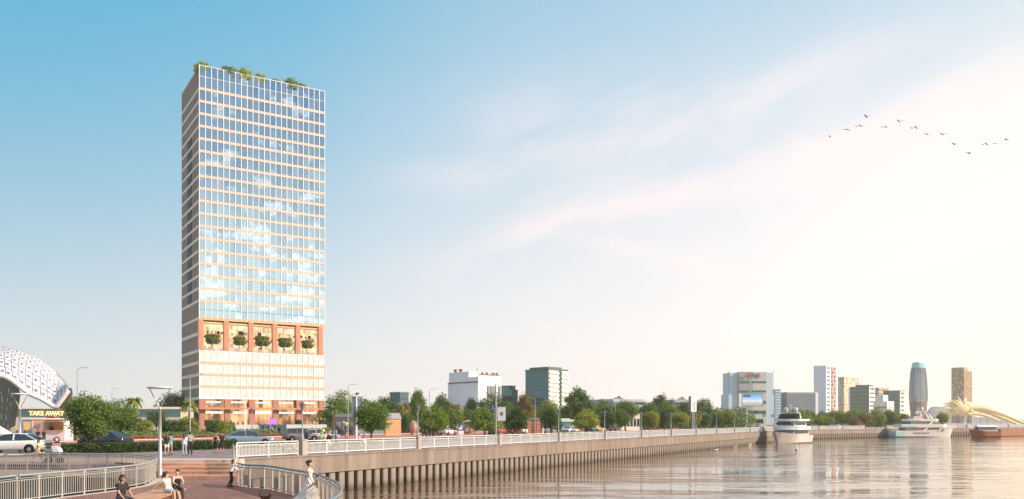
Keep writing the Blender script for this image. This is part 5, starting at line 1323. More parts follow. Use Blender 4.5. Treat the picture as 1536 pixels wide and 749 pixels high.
# ------------------------------------------------------------------ food truck
p = G(72,664.5); t = thing('food_truck', 'white food truck with an open serving hatch and glowing letters on its roof', 'food truck', p, 0)
W_ = mat('truck_white', (.80,.76,.70), .4, .06, 1); sc = p.y/F
mb = MB(); mb.box(-1.95,0,.28,2.0,2.0,1.42); mb.box(-1.95,.0,1.42,-1.8,2.0,2.75); mb.box(-.85,.0,1.42,-.55,2.0,2.75); mb.box(1.85,.0,1.42,2.0,2.0,2.75); mb.box(-1.8,1.9,1.42,1.85,2.0,2.75); mb.build('body', W_, t)
mb = MB(); mb.prism([(-3.2,-.1),(2.1,-.1),(2.1,2.1),(-3.2,2.1)], 2.75, 2.95); mb.build('roof', W_, t, .08)
mb = MB(); mb.box(-.55,.05,2.55,1.85,-.9,2.6); mb.box(-.55,-.25,1.42,1.9,.3,1.50); mb.build('hatch_awning', mat('hatch_wood', (.62,.46,.30), .6, .1, 1), t)
mb = MB(); mb.box(-.52,1.6,1.42,1.82,1.62,2.7); mb.box(-1.78,1.6,1.42,-.88,1.62,2.7); mb.build('interior_wall', mat('truck_interior', (.30,.14,.08), .7, .2, 1, emit=((1,.55,.25),.10)), t)
mb = MB(); mb.box(-1.7,-.02,1.7,-.95,.0,2.5); mb.build('menu_board', mat('menu_board', (.62,.42,.40), .5, .35, 3), t)
mb = MB(); mb.box(-1.8,.02,1.42,-.86,.06,2.7); mb.build('side_window', mat('amber_window', (.62,.36,.10), .3, .1, 1, emit=((1,.6,.2),.25)), t)
mb = MB(); mb.loft([[(-1.96,0,.45),(-1.96,2,.45),(-1.96,2,2.74),(-1.96,0,2.74)],[(-3.1,0,.45),(-3.1,2,.45),(-3.1,2,2.72),(-3.1,0,2.72)],[(-3.45,.05,.45),(-3.45,1.95,.45),(-3.4,1.95,1.5),(-3.4,.05,1.5)]], sm=False); mb.build('cab', mat('cab_blue', (.22,.42,.55), .4, .06, 1), t)
mb = MB(); mb.box(-2.95,-.03,1.5,-2.15,.0,2.5); mb.build('cab_window', mat('amber_window', (.62,.36,.10)), t)
wm = MB(); wm.lathe([(.2,-.10),(.35,-.10),(.37,0),(.35,.10),(.2,.10)], n=16); wme = wm.mesh('wheel', TYRE); hm_ = MB(); hm_.lathe([(.01,.11),(.22,.105),(.22,.0)], n=14); hme = hm_.mesh('hub', WHITE)
for x in (1.05,-2.6):
    o = link('wheel', wme, t); o.location = (x,.02,.37); o.rotation_euler = (R(90),0,0); link('hub', hme, o)
mb = MB(); mb.ell((.3,.8,3.15),(.35,.35,.22)); mb.box(-.6,.6,2.95,.1,1.2,3.2); mb.build('roof_vent', mat('vent_red', (.40,.10,.10), .5, .1, 1), t)
mb = MB()
for x in (-.9,.0,.9,1.8): mb.tube((x,.2,2.95),(x,.2,3.35),.03)
mb.build('sign_brackets', GREYD, t)
me = text_mesh('TAKE AWAY', .74, .06, mat('sign_letters', (.95,.62,.28), .4, .03, 1, emit=((1.0,.60,.22),1.0)), .012); o = link('sign_letters', me, t); o.location = (-.25,.1,3.30); o.rotation_euler = (R(90),0,0)
# white parasol corner at left of the truck
p = G(-4,663); t = thing('white_canopy', 'pointed white canopy tent left of the food truck', 'tent', p, 0)
mb = MB(); mb.add([(-1.6,-1.2,1.0),(1.3,-1.2,1.0),(1.3,1.2,1.0),(-1.6,1.2,1.0),(0,0,2.2)], [(0,1,4),(1,2,4),(2,3,4),(3,0,4)]); mb.build('cover', WHITE, t)
mb = MB()
for x in (-1.5,1.2):
    for y in (-1.1,1.1): mb.tube((x,y,0),(x,y,1.0),.03)
mb.build('poles', GREYM, t)

# ------------------------------------------------------------------ lamps, poles and signs
def vee_lamp(p, h, label):
    t = thing('vee_lamp', label, 'street lamp', p, 0, 'modern v-shaped lamps')
    mb = MB(); mb.lathe([(.14,0),(.14,.5),(.11,.52),(.085,h-1.35),(.10,h-1.33),(.05,h-1.2)], n=10); mb.build('pole', STEEL, t)
    mb = MB()
    for s in (-1,1): mb.path([(0,0,h-1.3),(s*.62,0,h-.12)], .028, 6)
    mb.build('arm', STEEL, t); mb = MB(); mb.lathe([(.05,h-.14),(.70,h-.12),(.72,h-.04),(.35,h),(.02,h+.01)], n=18); mb.build('lamp_disc', mat('lamp_disc', (.62,.63,.63), .3, .05, 2), t)
vee_lamp(G(240,716,ZD), H(580,G(240,716,ZD).y)-ZD, 'tall v-topped lamp post standing on the deck by the steps')
vee_lamp(A(30,70), H(590,70)-ZP, 'smaller v-topped lamp post in front of the food truck')
def road_lamp(x, yt, Y, label, arm=.9, two=False):
    p = A(x, Y); h = H(yt, Y)-ZP; t = thing('road_lamp', label, 'street lamp', p, 0, 'tall road lamps')
    mb = MB(); mb.path([(0,0,0),(0,0,h*.5),(0,0,h-.25)], [.10,.08,.055], 8); mb.build('pole', GREYM, t)
    mb = MB()
    for s in ((-1,1) if two else (1,)): mb.path([(0,0,h-.3),(s*arm*.35,0,h-.02),(s*arm,0,h+.05)], .04, 6)
    mb.build('arm', GREYM, t); mb = MB()
    for s in ((-1,1) if two else (1,)): mb.obox((s*(arm+.25),0,h+.05),(.6,.2,.1))
    mb.build('lamp_head', STEEL, t)
for a in [(116,552,118,'tall road lamp rising behind the large tree by the food truck'),(285,562,100,'tall road lamp at the left edge of the tower'),(522,577,140,'tall road lamp at the right side of the grey kiosk'),(644,584,160,'tall road lamp left of the white block'),
          (168,583,190,'distant thin road lamp behind the broad tree across the road'),(923,603,200,'tall road lamp right of the yellow bus')]: road_lamp(*a)
road_lamp(803,596,175,'double-headed road lamp in front of the tall teal block', .8, True)
p = A(367,130); t = thing('flag_pole', 'thin white flag pole in front of the tower entrance', 'pole', p); mb = MB(); mb.path([(0,0,0),(0,0,H(596,130)-ZP)], [.08,.05], 8); mb.build('shaft', WHITE, t); mb = MB(); mb.ell((0,0,H(596,130)-ZP+.05),.09); mb.build('finial', STEEL, t)
for x, yt, Y, lab in [(378,611,115,'lantern on a post in front of the tower entrance, left of the purple banner'),(348,615,150,'smaller lantern in front of the left tower shopfront')]:
    t = thing('street_lantern', lab, 'lantern', A(x,Y)); lantern_parts(t, H(yt,Y)-ZP-.3)
# banner post, info panels, tall banner pole, billboard, signboard
p = A(534.5,118); t = thing('banner_post', 'white post with a slate banner and a camera on top beside the round tree', 'banner post', p); h = H(592,118)-ZP
mb = MB(); mb.lathe([(.14,0),(.14,h*.5),(.09,h)], n=8); mb.build('post', WHITE, t); mb = MB(); mb.box(-.62,-.02,h*.50,-.12,.02,h*.92); mb.build('banner', mat('banner_slate', (.20,.27,.36), .5, .1, 2), t); mb = MB(); mb.box(-.1,-.2,h,.35,.2,h+.25); mb.build('camera_box', GREYD, t)
p = Q(751.5)+INS+Vector((-.3,.9,0)); t = thing('banner_pole', 'tall grey pole carrying a hanging white banner, by the railing', 'banner pole', p); h = H(576,p.y)-ZP; z0, z1 = H(631,p.y)-ZP, H(611,p.y)-ZP
mb = MB(); mb.path([(0,0,0),(0,0,h)], [.11,.07], 8); mb.build('pole', GREYM, t); mb = MB(); mb.box(.18,-.02,z0,1.08,.02,z1); mb.build('banner', mat('banner_white', (.72,.74,.76), .6, .05, 1), t)
mb = MB(); mb.box(.48,-.04,z0+.55,.8,-.022,z0+.95); mb.build('banner_picture', mat('banner_picture', (.34,.16,.12), .6, .6, 6), t); mb = MB(); mb.box(0,-.03,z1,1.1,.03,z1+.06); mb.build('bracket', GREYM, t); mb = MB(); mb.box(0,-.03,z0-.06,1.1,.03,z0); mb.build('bracket', GREYM, t)
mb = MB(); mb.lathe([(.10,z1-.7),(.26,z1-.5),(.28,z1-.2),(.1,z1-.05)], (-.35,0,0), 6, sm=False); mb.build('lamp_head', mat('lantern_cap', (.10,.21,.30)), t)
p = A(1040,225); t = thing('billboard', 'tall vertical white billboard with a dark edge above the street trees', 'billboard', p, R(18)); z0, z1 = H(618,225)-ZP, H(596,225)-ZP
mb = MB(); mb.box(-.7,-.05,z0,.95,.4,z1); mb.build('face', mat('billboard_white', (.82,.80,.78), .5, .04, 1), t); mb = MB(); mb.box(-1.15,-.1,z0-.05,-.701,.45,z1+.25); mb.build('dark_edge', GREYD, t)
mb = MB(); mb.box(-.25,.08,0,-.05,.28,z0); mb.box(.2,.08,0,.4,.28,z0); mb.build('post', GREYM, t)
mb = MB(); mb.box(.05,-.075,z0+.5,.55,-.052,z1-1.2); mb.build('writing_block', mat('pale_lettering', (.52,.54,.58), .5, .3, 5), t)
p = G(833,649.5); t = thing('sign_board', 'white square signboard with a grey picture in front of the dark tree', 'sign', p, R(10)); s_ = p.y/F
mb = MB(); mb.box(-5*s_,-.06,7*s_,4.5*s_,0,16.5*s_); mb.build('board', WHITE, t); mb = MB(); mb.box(-3*s_,-.08,9*s_,3*s_,-.062,14.5*s_); mb.build('picture', mat('sign_picture', (.45,.47,.50), .5, .5, 1.5), t); mb = MB(); mb.box(-4*s_,.002,0,-3.4*s_,.1,8*s_); mb.box(3*s_,.002,0,3.6*s_,.1,8*s_); mb.build('leg', GREYM, t)
p = G(691.5,652.3); t = thing('info_panel', 'blue and white information panel at the bus shelter', 'information panel', p, R(12)); s_ = p.y/F
mb = MB(); mb.box(-4*s_,-.1,0,4*s_,.1,6*s_); mb.build('base', WHITE, t); mb = MB(); mb.box(-4.2*s_,-.08,6*s_,4.2*s_,.08,16*s_); mb.build('panel', mat('panel_blue', (.06,.06,.42), .4, .35, 1.2), t)
mb = MB(); mb.box(-3*s_,-.10,8*s_,2*s_,-.082,11*s_); mb.box(-1*s_,-.10,12*s_,3*s_,-.082,14.2*s_); mb.build('panel_white_patch', WHITE, t)
# bus shelter
p = G(706,651.8); t = thing('bus_shelter', 'bus shelter with a pale flat roof under the spreading street tree', 'bus shelter', p, R(14)); s_ = p.y/F
mb = MB(); mb.box(-13*s_,-.9,19*s_,11*s_,1.5,20*s_); mb.box(-6*s_,-.7,20.01*s_,7*s_,1.3,21.5*s_); mb.build('roof', mat('pale_roof', (.62,.58,.52)), t)
mb = MB()
for x in (-9,-1,7): mb.box((x-.5)*s_,.3,0,(x+.5)*s_,.42,19*s_)
mb.build('post', BRONZE, t); mb = MB(); mb.box(-9*s_,.9,2*s_,7*s_,.93,17*s_); mb.build('glass', FROST, t); mb = MB(); mb.box(-7*s_,.3,3.4*s_,5*s_,.8,4.1*s_); mb.build('seat', BRONZE, t)
p = G(720,651.6); t = thing('notice_board', 'pale green notice board right of the bus shelter', 'notice board', p, R(14)); s_ = p.y/F; mb = MB(); mb.box(-3.2*s_,0,4*s_,3.2*s_,.08,12*s_); mb.build('board', mat('notice_pale', (.52,.58,.48), .5, .3, 2), t); mb = MB(); mb.box(-2.8*s_,.0,0,-2.2*s_,.08,4*s_); mb.box(2.2*s_,.0,0,2.8*s_,.08,4*s_); mb.build('leg', GREYM, t)
# kiosks
def kiosk(name, label, x, y, w_, hgt, deg, wm, rm, dep=3.0, roof=5.5, over=.8):
    p = G(x, y); s_ = p.y/F; t = thing(name, label, 'kiosk', p, R(deg)); W_ = w_*s_; h = hgt*s_
    mb = MB(); mb.box(-W_/2,0,0,W_/2,dep,h-roof*s_); mb.build('wall', wm, t); mb = MB(); o_ = over*s_
    mb.add([(-W_/2-o_,-o_,h-roof*s_),(W_/2+o_,-o_,h-roof*s_),(W_/2+o_,dep+o_,h-roof*s_),(-W_/2-o_,dep+o_,h-roof*s_),(-W_/2+.2,dep*.45,h),(W_/2-.2,dep*.45,h),(W_/2-.2,dep*.6,h),(-W_/2+.2,dep*.6,h)],[(0,3,2,1),(0,1,5,4),(1,2,6,5),(2,3,7,6),(3,0,4,7),(4,5,6,7)]); mb.build('roof', rm, t); return t, W_, h, s_
t, W_, h, s_ = kiosk('grey_kiosk', 'dark grey kiosk with glass front behind the strolling people', 517, 653.5, 30, 33, 10, mat('slate_wall', (.105,.095,.095), .6, .1, 1), mat('slate_roof', (.13,.125,.13), .6, .1, 1))
for i in range(3): mb = MB(); mb.box(-W_*.40+i*W_*.28,-.06,.35,-W_*.17+i*W_*.28,-.0,h*.62); mb.build('window', PANE, t); mb = MB(); mb.box(-W_*.41+i*W_*.28,-.08,h*.48,-W_*.16+i*W_*.28,-.062,h*.50); mb.build('window_bar', BRONZE, t)
t, W_, h, s_ = kiosk('wooden_kiosk', 'wooden board kiosk with a grey hipped roof right of the round tree', 590, 653.5, 23, 34, 12, mat('pale_boards', (.78,.52,.25), .6, .12, .6, stretch=(.2,.2,3)), mat('grey_shingle', (.36,.35,.35), .8, .15, 2), roof=9, over=1.2)
mb = MB()
for i in range(1,9): mb.box(-W_/2,-.03,i*.32,W_/2,-.001,i*.32+.03)
mb.build('board_joints', mat('joint_brown', (.36,.21,.10), .7, .1, 1), t)
t, W_, h, s_ = kiosk('orange_kiosk', 'orange timber kiosk with a dark flat roof below the tall teal block', 801, 651, 25, 24, 14, mat('orange_timber', (.52,.20,.10), .6, .2, .6, stretch=(.3,.3,4)), GREYD, roof=3.5)
for i in range(4): mb = MB(); mb.box(-W_*.46+i*W_*.30,-.06,0,-W_*.44+i*W_*.30,0,h-3.6*s_); mb.build('post', GREYD, t)
mb = MB(); mb.box(W_*.50+.01,-.1,0,W_*.60,.6,h-1*s_); mb.build('end_panel', WALLW, t)
mb = MB()
for z in (.25,.5,.72): mb.box(-W_*.43,-.03,h*z*.8,W_*.44,-.001,h*z*.8+.05)
mb.build('shelf_line', GREYD, t)
t, W_, h, s_ = kiosk('teal_kiosk', 'teal kiosk with a pale green roof left of the yellow bus', 851, 650.8, 16, 23, 14, mat('teal_wall', (.07,.19,.20), .5, .1, 1), mat('pale_green_roof', (.42,.50,.38), .6, .1, 1), roof=5)
mb = MB(); mb.box(-W_*.4,-.06,h*.25,W_*.25,0,h*.6); mb.build('window', PANE, t)
t, W_, h, s_ = kiosk('cream_pavilion', 'cream stall with a pale awning behind the lime tree and bus', 884, 640.5, 27, 17, 14, WALLC, mat('cream_awning', (.78,.66,.42), .6, .05, 1), roof=7, over=2)
# pinkish statue block beside the shrub
p = G(620,653); t = thing('poster_column', 'round grey-pink poster column beside the tall leafy shrub', 'poster column', p); s_ = p.y/F
mb = MB(); mb.lathe([(3.6*s_,0),(3.6*s_,5*s_),(4.8*s_,5.5*s_),(4.9*s_,16*s_),(4.2*s_,17*s_)], n=14); mb.build('drum', mat('poster_drum', (.42,.30,.28), .6, .45, .8), t); mb = MB(); mb.lathe([(5.2*s_,17*s_),(4.6*s_,19*s_),(1*s_,22*s_)], n=14); mb.build('cap', mat('poster_cap', (.34,.22,.18), .6, .2, 1), t)
# tower forecourt: low wall, planters, blue cafe screens, purple banner
pl = A(345,228); pr = A(489,250); t = thing('forecourt_wall', 'low pale blue-grey planter wall along the tower forecourt', 'low wall', pl); dv = pr-pl
mb = MB(); mb.bar((0,0,.9),(dv.x,dv.y,.9),.5,1.3); mb.build('wall', mat('planter_blue', (.40,.43,.47), .6, .08, .5), t); mb = MB(); mb.bar((0,0,1.6),(dv.x,dv.y,1.6),.62,.1); mb.build('coping', STONE, t)
for i, x in enumerate((393,401,410,418,426)):
    p = A(x, 222); t = thing('cafe_screen', 'dark blue cafe wind screen before the tower entrance, number of five counted from the left: '+('first','second','third','fourth','fifth')[i], 'wind screen', p, R(20), 'cafe screens before the tower')
    t['label'] = ('first','second','third','fourth','fifth')[i]+' from the left of the dark blue cafe wind screens before the tower'
    mb = MB(); mb.box(-.62,-.02,.5,.62,.02,1.75); mb.build('panel', mat('screen_navy', (.06,.085,.15), .6, .1, 1), t); mb = MB(); mb.box(-.66,-.03,0,-.62,.03,1.8); mb.box(.62,-.03,0,.66,.03,1.8); mb.build('frame', GREYM, t)
p = A(408.5,228); t = thing('purple_banner', 'upright purple banner before the tower entrance', 'banner', p, R(20)); mb = MB(); mb.box(-1.0,-.03,.8,1.0,.03,3.3); mb.build('panel', mat('banner_purple', (.45,.16,.62), .4, .25, .8, emit=((.55,.25,.8),.25)), t); mb = MB(); mb.box(-1.05,-.05,0,-1.0,.05,3.4); mb.box(1.0,-.05,0,1.05,.05,3.4); mb.build('frame', GREYM, t)
for i, (x, Y, lab) in enumerate([(448,250,'small clipped plant right of the tower entrance'),(484,255,'small clipped plant at the right end of the tower front'),(312,245,'large terracotta pot plant at the left end of the tower front')]):
    p = A(x, Y); t = thing('pot_plant', lab, 'pot plant', p); o = link('foliage', BUSHM[1], t); o.location = (0,0,.8); o.scale = (2.2,2.2,2.4); o.color = (.05,.085,.025,1); mb = MB(); mb.lathe([(.5,0),(.75,.9),(.62,.9)], n=10); mb.build('pot', mat('terracotta', (.42,.17,.09), .7, .1, 1), t)
# bench-like cream barrier behind the first railing bay
for i, (x, lab) in enumerate([(436,'cream slatted bench behind the first railing bay, left of a pair'),(448,'cream slatted bench behind the first railing bay, right of a pair')]):
    p = G(x, 681.5); t = thing('park_bench', lab, 'bench', p, qa+.9, 'cream benches on the promenade')
    mb = MB(); mb.box(-.8,.0,.42,.8,.42,.47); mb.build('seat', mat('cream_slats', (.74,.62,.42), .6, .1, 2), t); mb = MB(); mb.box(-.8,.42,.55,.8,.46,1.05); mb.build('backrest', mat('cream_slats', (.74,.62,.42)), t)
    for xx in (-.7,.7): mb = MB(); mb.box(xx-.04,0,0,xx+.04,.06,.42); mb.box(xx-.04,.40,0,xx+.04,.47,1.0); mb.box(xx-.04,.06,.36,xx+.04,.40,.42); mb.build('leg', mat('leg_brown', (.25,.12,.07), .6, .1, 2), t)

# ------------------------------------------------------------------ white shell pavilion
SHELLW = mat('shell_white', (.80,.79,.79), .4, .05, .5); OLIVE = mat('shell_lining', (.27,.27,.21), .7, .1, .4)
up_px = [(-40,519),(0,521),(12,523),(26,525.5),(40,530),(54,536),(66,544),(78,553),(88,563),(96,572),(100,580),(104,584.5)]
lo_px = [(-40,566),(0,564),(12,566.5),(24,574),(36,584),(48,592),(62,598),(74,605),(84,610),(90,604),(96,596),(103,586)]
up = catmull([(x,y,0) for x,y in up_px], 6); lo = catmull([(x,y,0) for x,y in lo_px], 6)
def shell_pt(u, v):
    i = u*(len(up)-1); k = min(int(i), len(up)-2); f_ = i-k; a = up[k].lerp(up[k+1], f_); b = lo[k].lerp(lo[k+1], f_)
    Ya, Yb = 134, 116; pa, pb = P(a.x,a.y,Ya), P(b.x,b.y,Yb); q = pb.lerp(pa, v); bul = math.sin(v*math.pi)*.9; return q+Vector((0,-bul*.6,bul*.8))
t = thing('shell_pavilion', 'white wavy shell pavilion with a grid of openings behind the food truck', 'pavilion', A(10,130)); O = A(10,130)
NU, NV = 66, 15
mb = MB(); rings = [[shell_pt(i/NU, j/NV)-O for i in range(NU+1)] for j in range(NV+1)]; mb.loft(rings, cap=False, closed=False); mb.build('shell', SHELLW, t)
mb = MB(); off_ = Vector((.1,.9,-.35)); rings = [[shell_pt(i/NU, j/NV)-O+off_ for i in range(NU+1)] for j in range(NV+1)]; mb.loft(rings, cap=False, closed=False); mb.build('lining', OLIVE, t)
mb = MB(); mb.path([shell_pt(i/NU, 0)-O+Vector((0,-.1,-.05)) for i in range(NU+1)], .32, 6); mb.build('front_lip', SHELLW, t)
RIBM = mat('shell_rib', (.40,.40,.50), .4, .05, .5)
cols = [0.02+.98*i/13 for i in range(14)]; rows_ = [j/5 for j in range(6)]
mb = MB()
for u in cols: mb.path([shell_pt(u, v/10)-O+Vector((0,-.10,.06)) for v in range(11)], .085, 4)
for v in rows_[1:]: mb.path([shell_pt(i/30, v)-O+Vector((0,-.12,.08)) for i in range(31)], .055, 4)
mb.build('rib_grid', RIBM, t)
hol = mat('shell_opening', (.20,.19,.15), .6, .2, 1)
for ci in range(len(cols)-1):
    for ri in range(5):
        if ri == 0 and ci > 9: continue
        u0, u1 = cols[ci], cols[ci+1]; v1 = rows_[ri+1]; n_ = 7; vsx = []
        for k in range(n_): # lens-shaped opening high in each cell
            s = k/(n_-1); u = u0+(u1-u0)*(.24+.52*s); dv_ = .042*math.sin(s*math.pi)+.003; vsx.append((shell_pt(u, v1-.075-dv_)-O+Vector((0,-.22,.08)), shell_pt(u, v1-.075)-O+Vector((0,-.22,.08))))
        mb = MB()
        for k in range(n_-1): mb.add([vsx[k][0],vsx[k+1][0],vsx[k+1][1],vsx[k][1]], [(0,1,2,3)])
        mb.build('opening', hol, t)
# olive rear wing at the right tip and perforated wall at the left
mb = MB(); wing = [(84,611),(90,605),(97,596),(102,587),(104,584.5),(107,589),(109,600),(107,612),(103,640),(92,640)]
f0 = [P(x,y,121)-O for x,y in wing]; f1 = [p+Vector((-.6,1.6,0)) for p in f0]; n_ = len(wing); mb.add(f0+f1, [tuple(range(n_)), tuple(reversed(range(n_,2*n_)))]+[(i,n_+i,n_+(i+1)%n_,(i+1)%n_) for i in range(n_)]); mb.build('wing', OLIVE, t)
mb = MB(); wl = [(-44,560),(0,566),(12,570),(20,578),(24,590),(22,606),(17,630),(15,652),(-44,652)]
f0 = [P(x,y,131)-O for x,y in wl]; f1 = [p+Vector((0,1.2,0)) for p in f0]; n_ = len(wl); mb.add(f0+f1, [tuple(range(n_)), tuple(reversed(range(n_,2*n_)))]+[(i,n_+i,n_+(i+1)%n_,(i+1)%n_) for i in range(n_)]); mb.build('inner_wall', OLIVE, t)
rr = random.Random(2); mb = MB(); mb.add([(-.05,0,-.42),(.10,0,-.34),(.07,0,.42),(-.09,0,.34)], [(0,1,2,3)]); pme = mb.mesh('perforation', mat('bright_perforation', (.78,.77,.72), .5, .05, 1))
for (x,y) in [(3,600),(3,612),(2,625),(2,590),(13,586),(11,600),(10,614),(9,626),(18,592),(16,607),(14,620),(12,640),(-6,605),(-8,622),(6,636)]:
    o = link('perforation', pme, t); o.location = P(x,y,130.9)-O; o.scale = (rr.uniform(.6,1.2),1,rr.uniform(.5,1.3))

# ------------------------------------------------------------------ boats
HULLW = mat('hull_white', (.76,.73,.70), .25, .05, .4); BOATG = glass_mat('boat_glass', (.5,.56,.6), .25, (.012,.014,.015)); PALEB = mat('boat_pale_blue', (.58,.72,.78), .35, .05, .4); TEALB = mat('boat_teal', (.40,.62,.64), .35, .06, .4)
def hull(mb, L_, B, zd0, zd1, bow, n=14, mi=0):
    """bow towards +x: stations with flare and raked stem; deck height zd0 aft to zd1 at the bow"""
    rings = []
    for i in range(n+1):
        s = i/n; x = -L_/2+L_*s*(1-.0); f_ = 1 if s < .55 else math.cos((s-.55)/.45*math.pi/2)**.75; f_ = max(f_, .015)
        zt = zd0+(zd1-zd0)*max(0,(s-.3)/.7)**1.6; bw_ = B/2*f_; wl = bw_*(.92 if s < .5 else .92-.55*((s-.5)/.5)); xb = x-(bow*((s-.6)/.4)**2 if s > .6 else 0)
        rings.append([(xb,-wl*.7,-.4),(xb+(x-xb)*.35,-wl,.35),(x,-bw_,zt),(x,bw_,zt),(xb+(x-xb)*.35,wl,.35),(xb,wl*.7,-.4)])
    mb.loft(rings, mi, sm=False)
def deck_house(t, name, x0, x1, B, z0, z1, m, taper=.3, rake=.6):
    mb = MB(); mb.add([(x0,-B/2,z0),(x1,-B/2*.9,z0),(x1,B/2*.9,z0),(x0,B/2,z0),(x0+.1,-B/2+taper*.3,z1),(x1-rake,-B/2*.9+taper*.3,z1),(x1-rake,B/2*.9-taper*.3,z1),(x0+.1,B/2-taper*.3,z1)], [(0,3,2,1),(4,5,6,7),(0,1,5,4),(1,2,6,5),(2,3,7,6),(3,0,4,7)]); return mb.build(name, m, t)
def rounded_deck(t, name, x0, x1, B, z0, z1, m, k=.35):
    pl_ = [(x0,-B/2*.96)]+[(x1-(1-math.cos(a))*0-(B*k)*(1-math.cos(a-math.pi/2 if False else 0))*0-B*k*(1-math.sin(max(0,min(math.pi/2,(1-abs(s))*math.pi/2)))), s*B/2) for s in [-1+2*i/12 for i in range(13)] for a in (0,)]+[(x0,B/2*.96)]
    mb = MB(); mb.prism(pl_, z0, z1); return mb.build(name, m, t)
# ferry: bow towards the viewer and slightly left
p = A(1183, 214, 0); t = thing('harbour_ferry', 'two-deck white ferry moored at the quay end, bow towards the viewer', 'ferry', p, R(-132))
mb = MB(); hull(mb, 15.0, 6.4, 2.1, 3.0, 1.8); mb.build('hull', mat('ferry_hull', (.66,.60,.55), .35, .06, .4), t)
mb = MB(); mb.box(4.4,-.75,-.2,5.0,-.1,.7); mb.build('bow_opening', DARK, t)
deck_house(t, 'main_saloon', -5.8, 3.0, 5.7, 2.2, 3.45, mat('saloon_cream', (.62,.56,.48), .5, .1, .6))
def cabin_windows(t, x0, x1, B, z0, z1, n, front=0, rake=0, m=None):
    for s in (-1,1):
        for i in range(n):
            a = x0+(x1-x0)*i/n+.10; b = x0+(x1-x0)*(i+1)/n-.10; mb = MB(); mb.box(a, s*B/2-.03, z0, b, s*B/2+.03, z1); mb.build('window', m or BOATG, t)
    for i in range(front):
        wf_ = B*.86/front; y = -B*.43+i*wf_; mb = MB(); mb.box(x1+rake-.04, y+.08, z0, x1+rake+.05, y+wf_-.08, z1); mb.build('window', m or BOATG, t)
cabin_windows(t, -5.4, 2.4, 5.72, 2.55, 3.25, 5, 5, .62)
rounded_deck(t, 'upper_deck', -6.3, 4.3, 6.6, 3.46, 3.62, HULLW); rounded_deck(t, 'bulwark', -6.2, 4.1, 6.5, 3.62, 4.35, PALEB)
deck_house(t, 'wheelhouse', -4.8, 1.9, 5.2, 4.36, 5.62, HULLW); cabin_windows(t, -4.4, 1.4, 5.22, 4.65, 5.4, 5, 6, .55)
rounded_deck(t, 'roof', -5.8, 3.0, 6.2, 5.63, 6.15, PALEB)
mb = MB(); mb.path([(-1.2,-2.6,6.15),(-1.2,-2.3,7.6),(-1.2,-1.2,8.0)], .22, 6); mb.path([(-1.2,2.6,6.15),(-1.2,2.3,7.6),(-1.2,1.2,8.0)], .22, 6); mb.box(-1.7,-1.9,7.6,-.7,1.9,7.8); mb.build('radar_arch', HULLW, t)
for y in (-1.3,1.3): mb = MB(); mb.ell((-1.2,y,8.4),(.62,.62,.68),12,8); mb.build('radar_dome', mat('dome_grey', (.56,.58,.60), .4, .05, .6), t)
mb = MB(); mb.path([(-1.2,0,7.8),(-1.2,0,9.9)], [.12,.05], 6); mb.box(-1.3,-.5,9.0,-1.1,.5,9.1); mb.ell((-1.2,0,9.7),.16); mb.build('mast', HULLW, t)
for y in (-1.6,0,1.5): o = link('deck_plants', BUSHM[0], t); o.location = (.2,y,6.15); o.scale = (2.0,2.2,1.5); o.color = (.07,.09,.03,1)
mb = MB(); mb.path([(4.2,s*2.6/2*(1 if s else 1),4.4) for s in (-1.6,-.8,0,.8,1.6)], .04, 5); mb.build('bow_rail', HULLW, t)
# big white yacht, bow to the right
p = A(1384, 296, 0); Ly = 96*296/F; t = thing('motor_yacht', 'long three-deck white motor yacht moored on the far quay, bow to the right', 'yacht', p, R(6)); t.scale = (1,1,1.22)
mb = MB(); hull(mb, Ly, 4.6, 1.9, 2.6, 1.2, 18); mb.build('hull', HULLW, t)
mb = MB(); mb.box(-Ly/2-.02,-2.40,.35,-Ly/2+3.0,-2.2,1.7); mb.box(-Ly/2-.3,-2.2,.3,-Ly/2,2.2,1.3); mb.build('stern_panel', TEALB, t)
deck_house(t, 'main_saloon', -7.6, 7.0, 4.3, 1.95, 3.0, mat('saloon_tan', (.24,.18,.13), .3, .2, .8), .3, 1.8)
rounded_deck(t, 'main_overhang', -9.2, 8.6, 4.7, 2.8, 3.75, HULLW, .5)
deck_house(t, 'upper_saloon', -5.4, 4.6, 3.8, 3.76, 4.75, mat('saloon_tan', (.33,.24,.17)), .3, 1.6)
rounded_deck(t, 'upper_overhang', -6.6, 5.6, 4.2, 4.55, 5.25, HULLW, .5)
mb = MB()
for x0_, x1_, z0_, z1_ in ((-1.2,.4,1.95,3.0),(4.2,5.6,1.95,3.0),(.8,2.2,3.75,4.75)): mb.add([(x0_,-2.22,z0_),(x0_+.9,-2.22,z0_),(x1_+.9,-2.16,z1_),(x1_,-2.16,z1_),(x0_,-2.0,z0_),(x0_+.9,-2.0,z0_),(x1_+.9,-2.0,z1_),(x1_,-2.0,z1_)], [(0,1,2,3),(7,6,5,4),(0,4,5,1),(3,2,6,7),(0,3,7,4),(1,5,6,2)])
mb.build('diagonal_brace', HULLW, t)
mb = MB(); mb.box(-9.0,-2.45,3.05,-3.6,-2.36,3.7); mb.box(-6.5,-2.2,4.8,-2,-2.11,5.22); mb.build('side_awning', PALEB, t)
for i in range(7): mb = MB(); x = -4.6+i*.85; mb.box(x,-2.36,1.15,x+.42,-2.2,1.40); mb.build('porthole', BOATG, t)
deck_house(t, 'flybridge', -4.2, 1.0, 3.2, 5.26, 6.0, mat('fly_wood', (.55,.45,.36), .6, .2, .8), .3, .8)
mb = MB(); mb.path([(1.0,-1.7,5.25),(-.2,-1.6,7.0),(-.4,0,7.3),(-.2,1.6,7.0),(1.0,1.7,5.25)], [.35,.28,.25,.28,.35], 6); mb.path([(2.4,-1.6,5.25),(1.2,-1.5,6.6)], [.3,.15], 6); mb.build('radar_arch', HULLW, t)
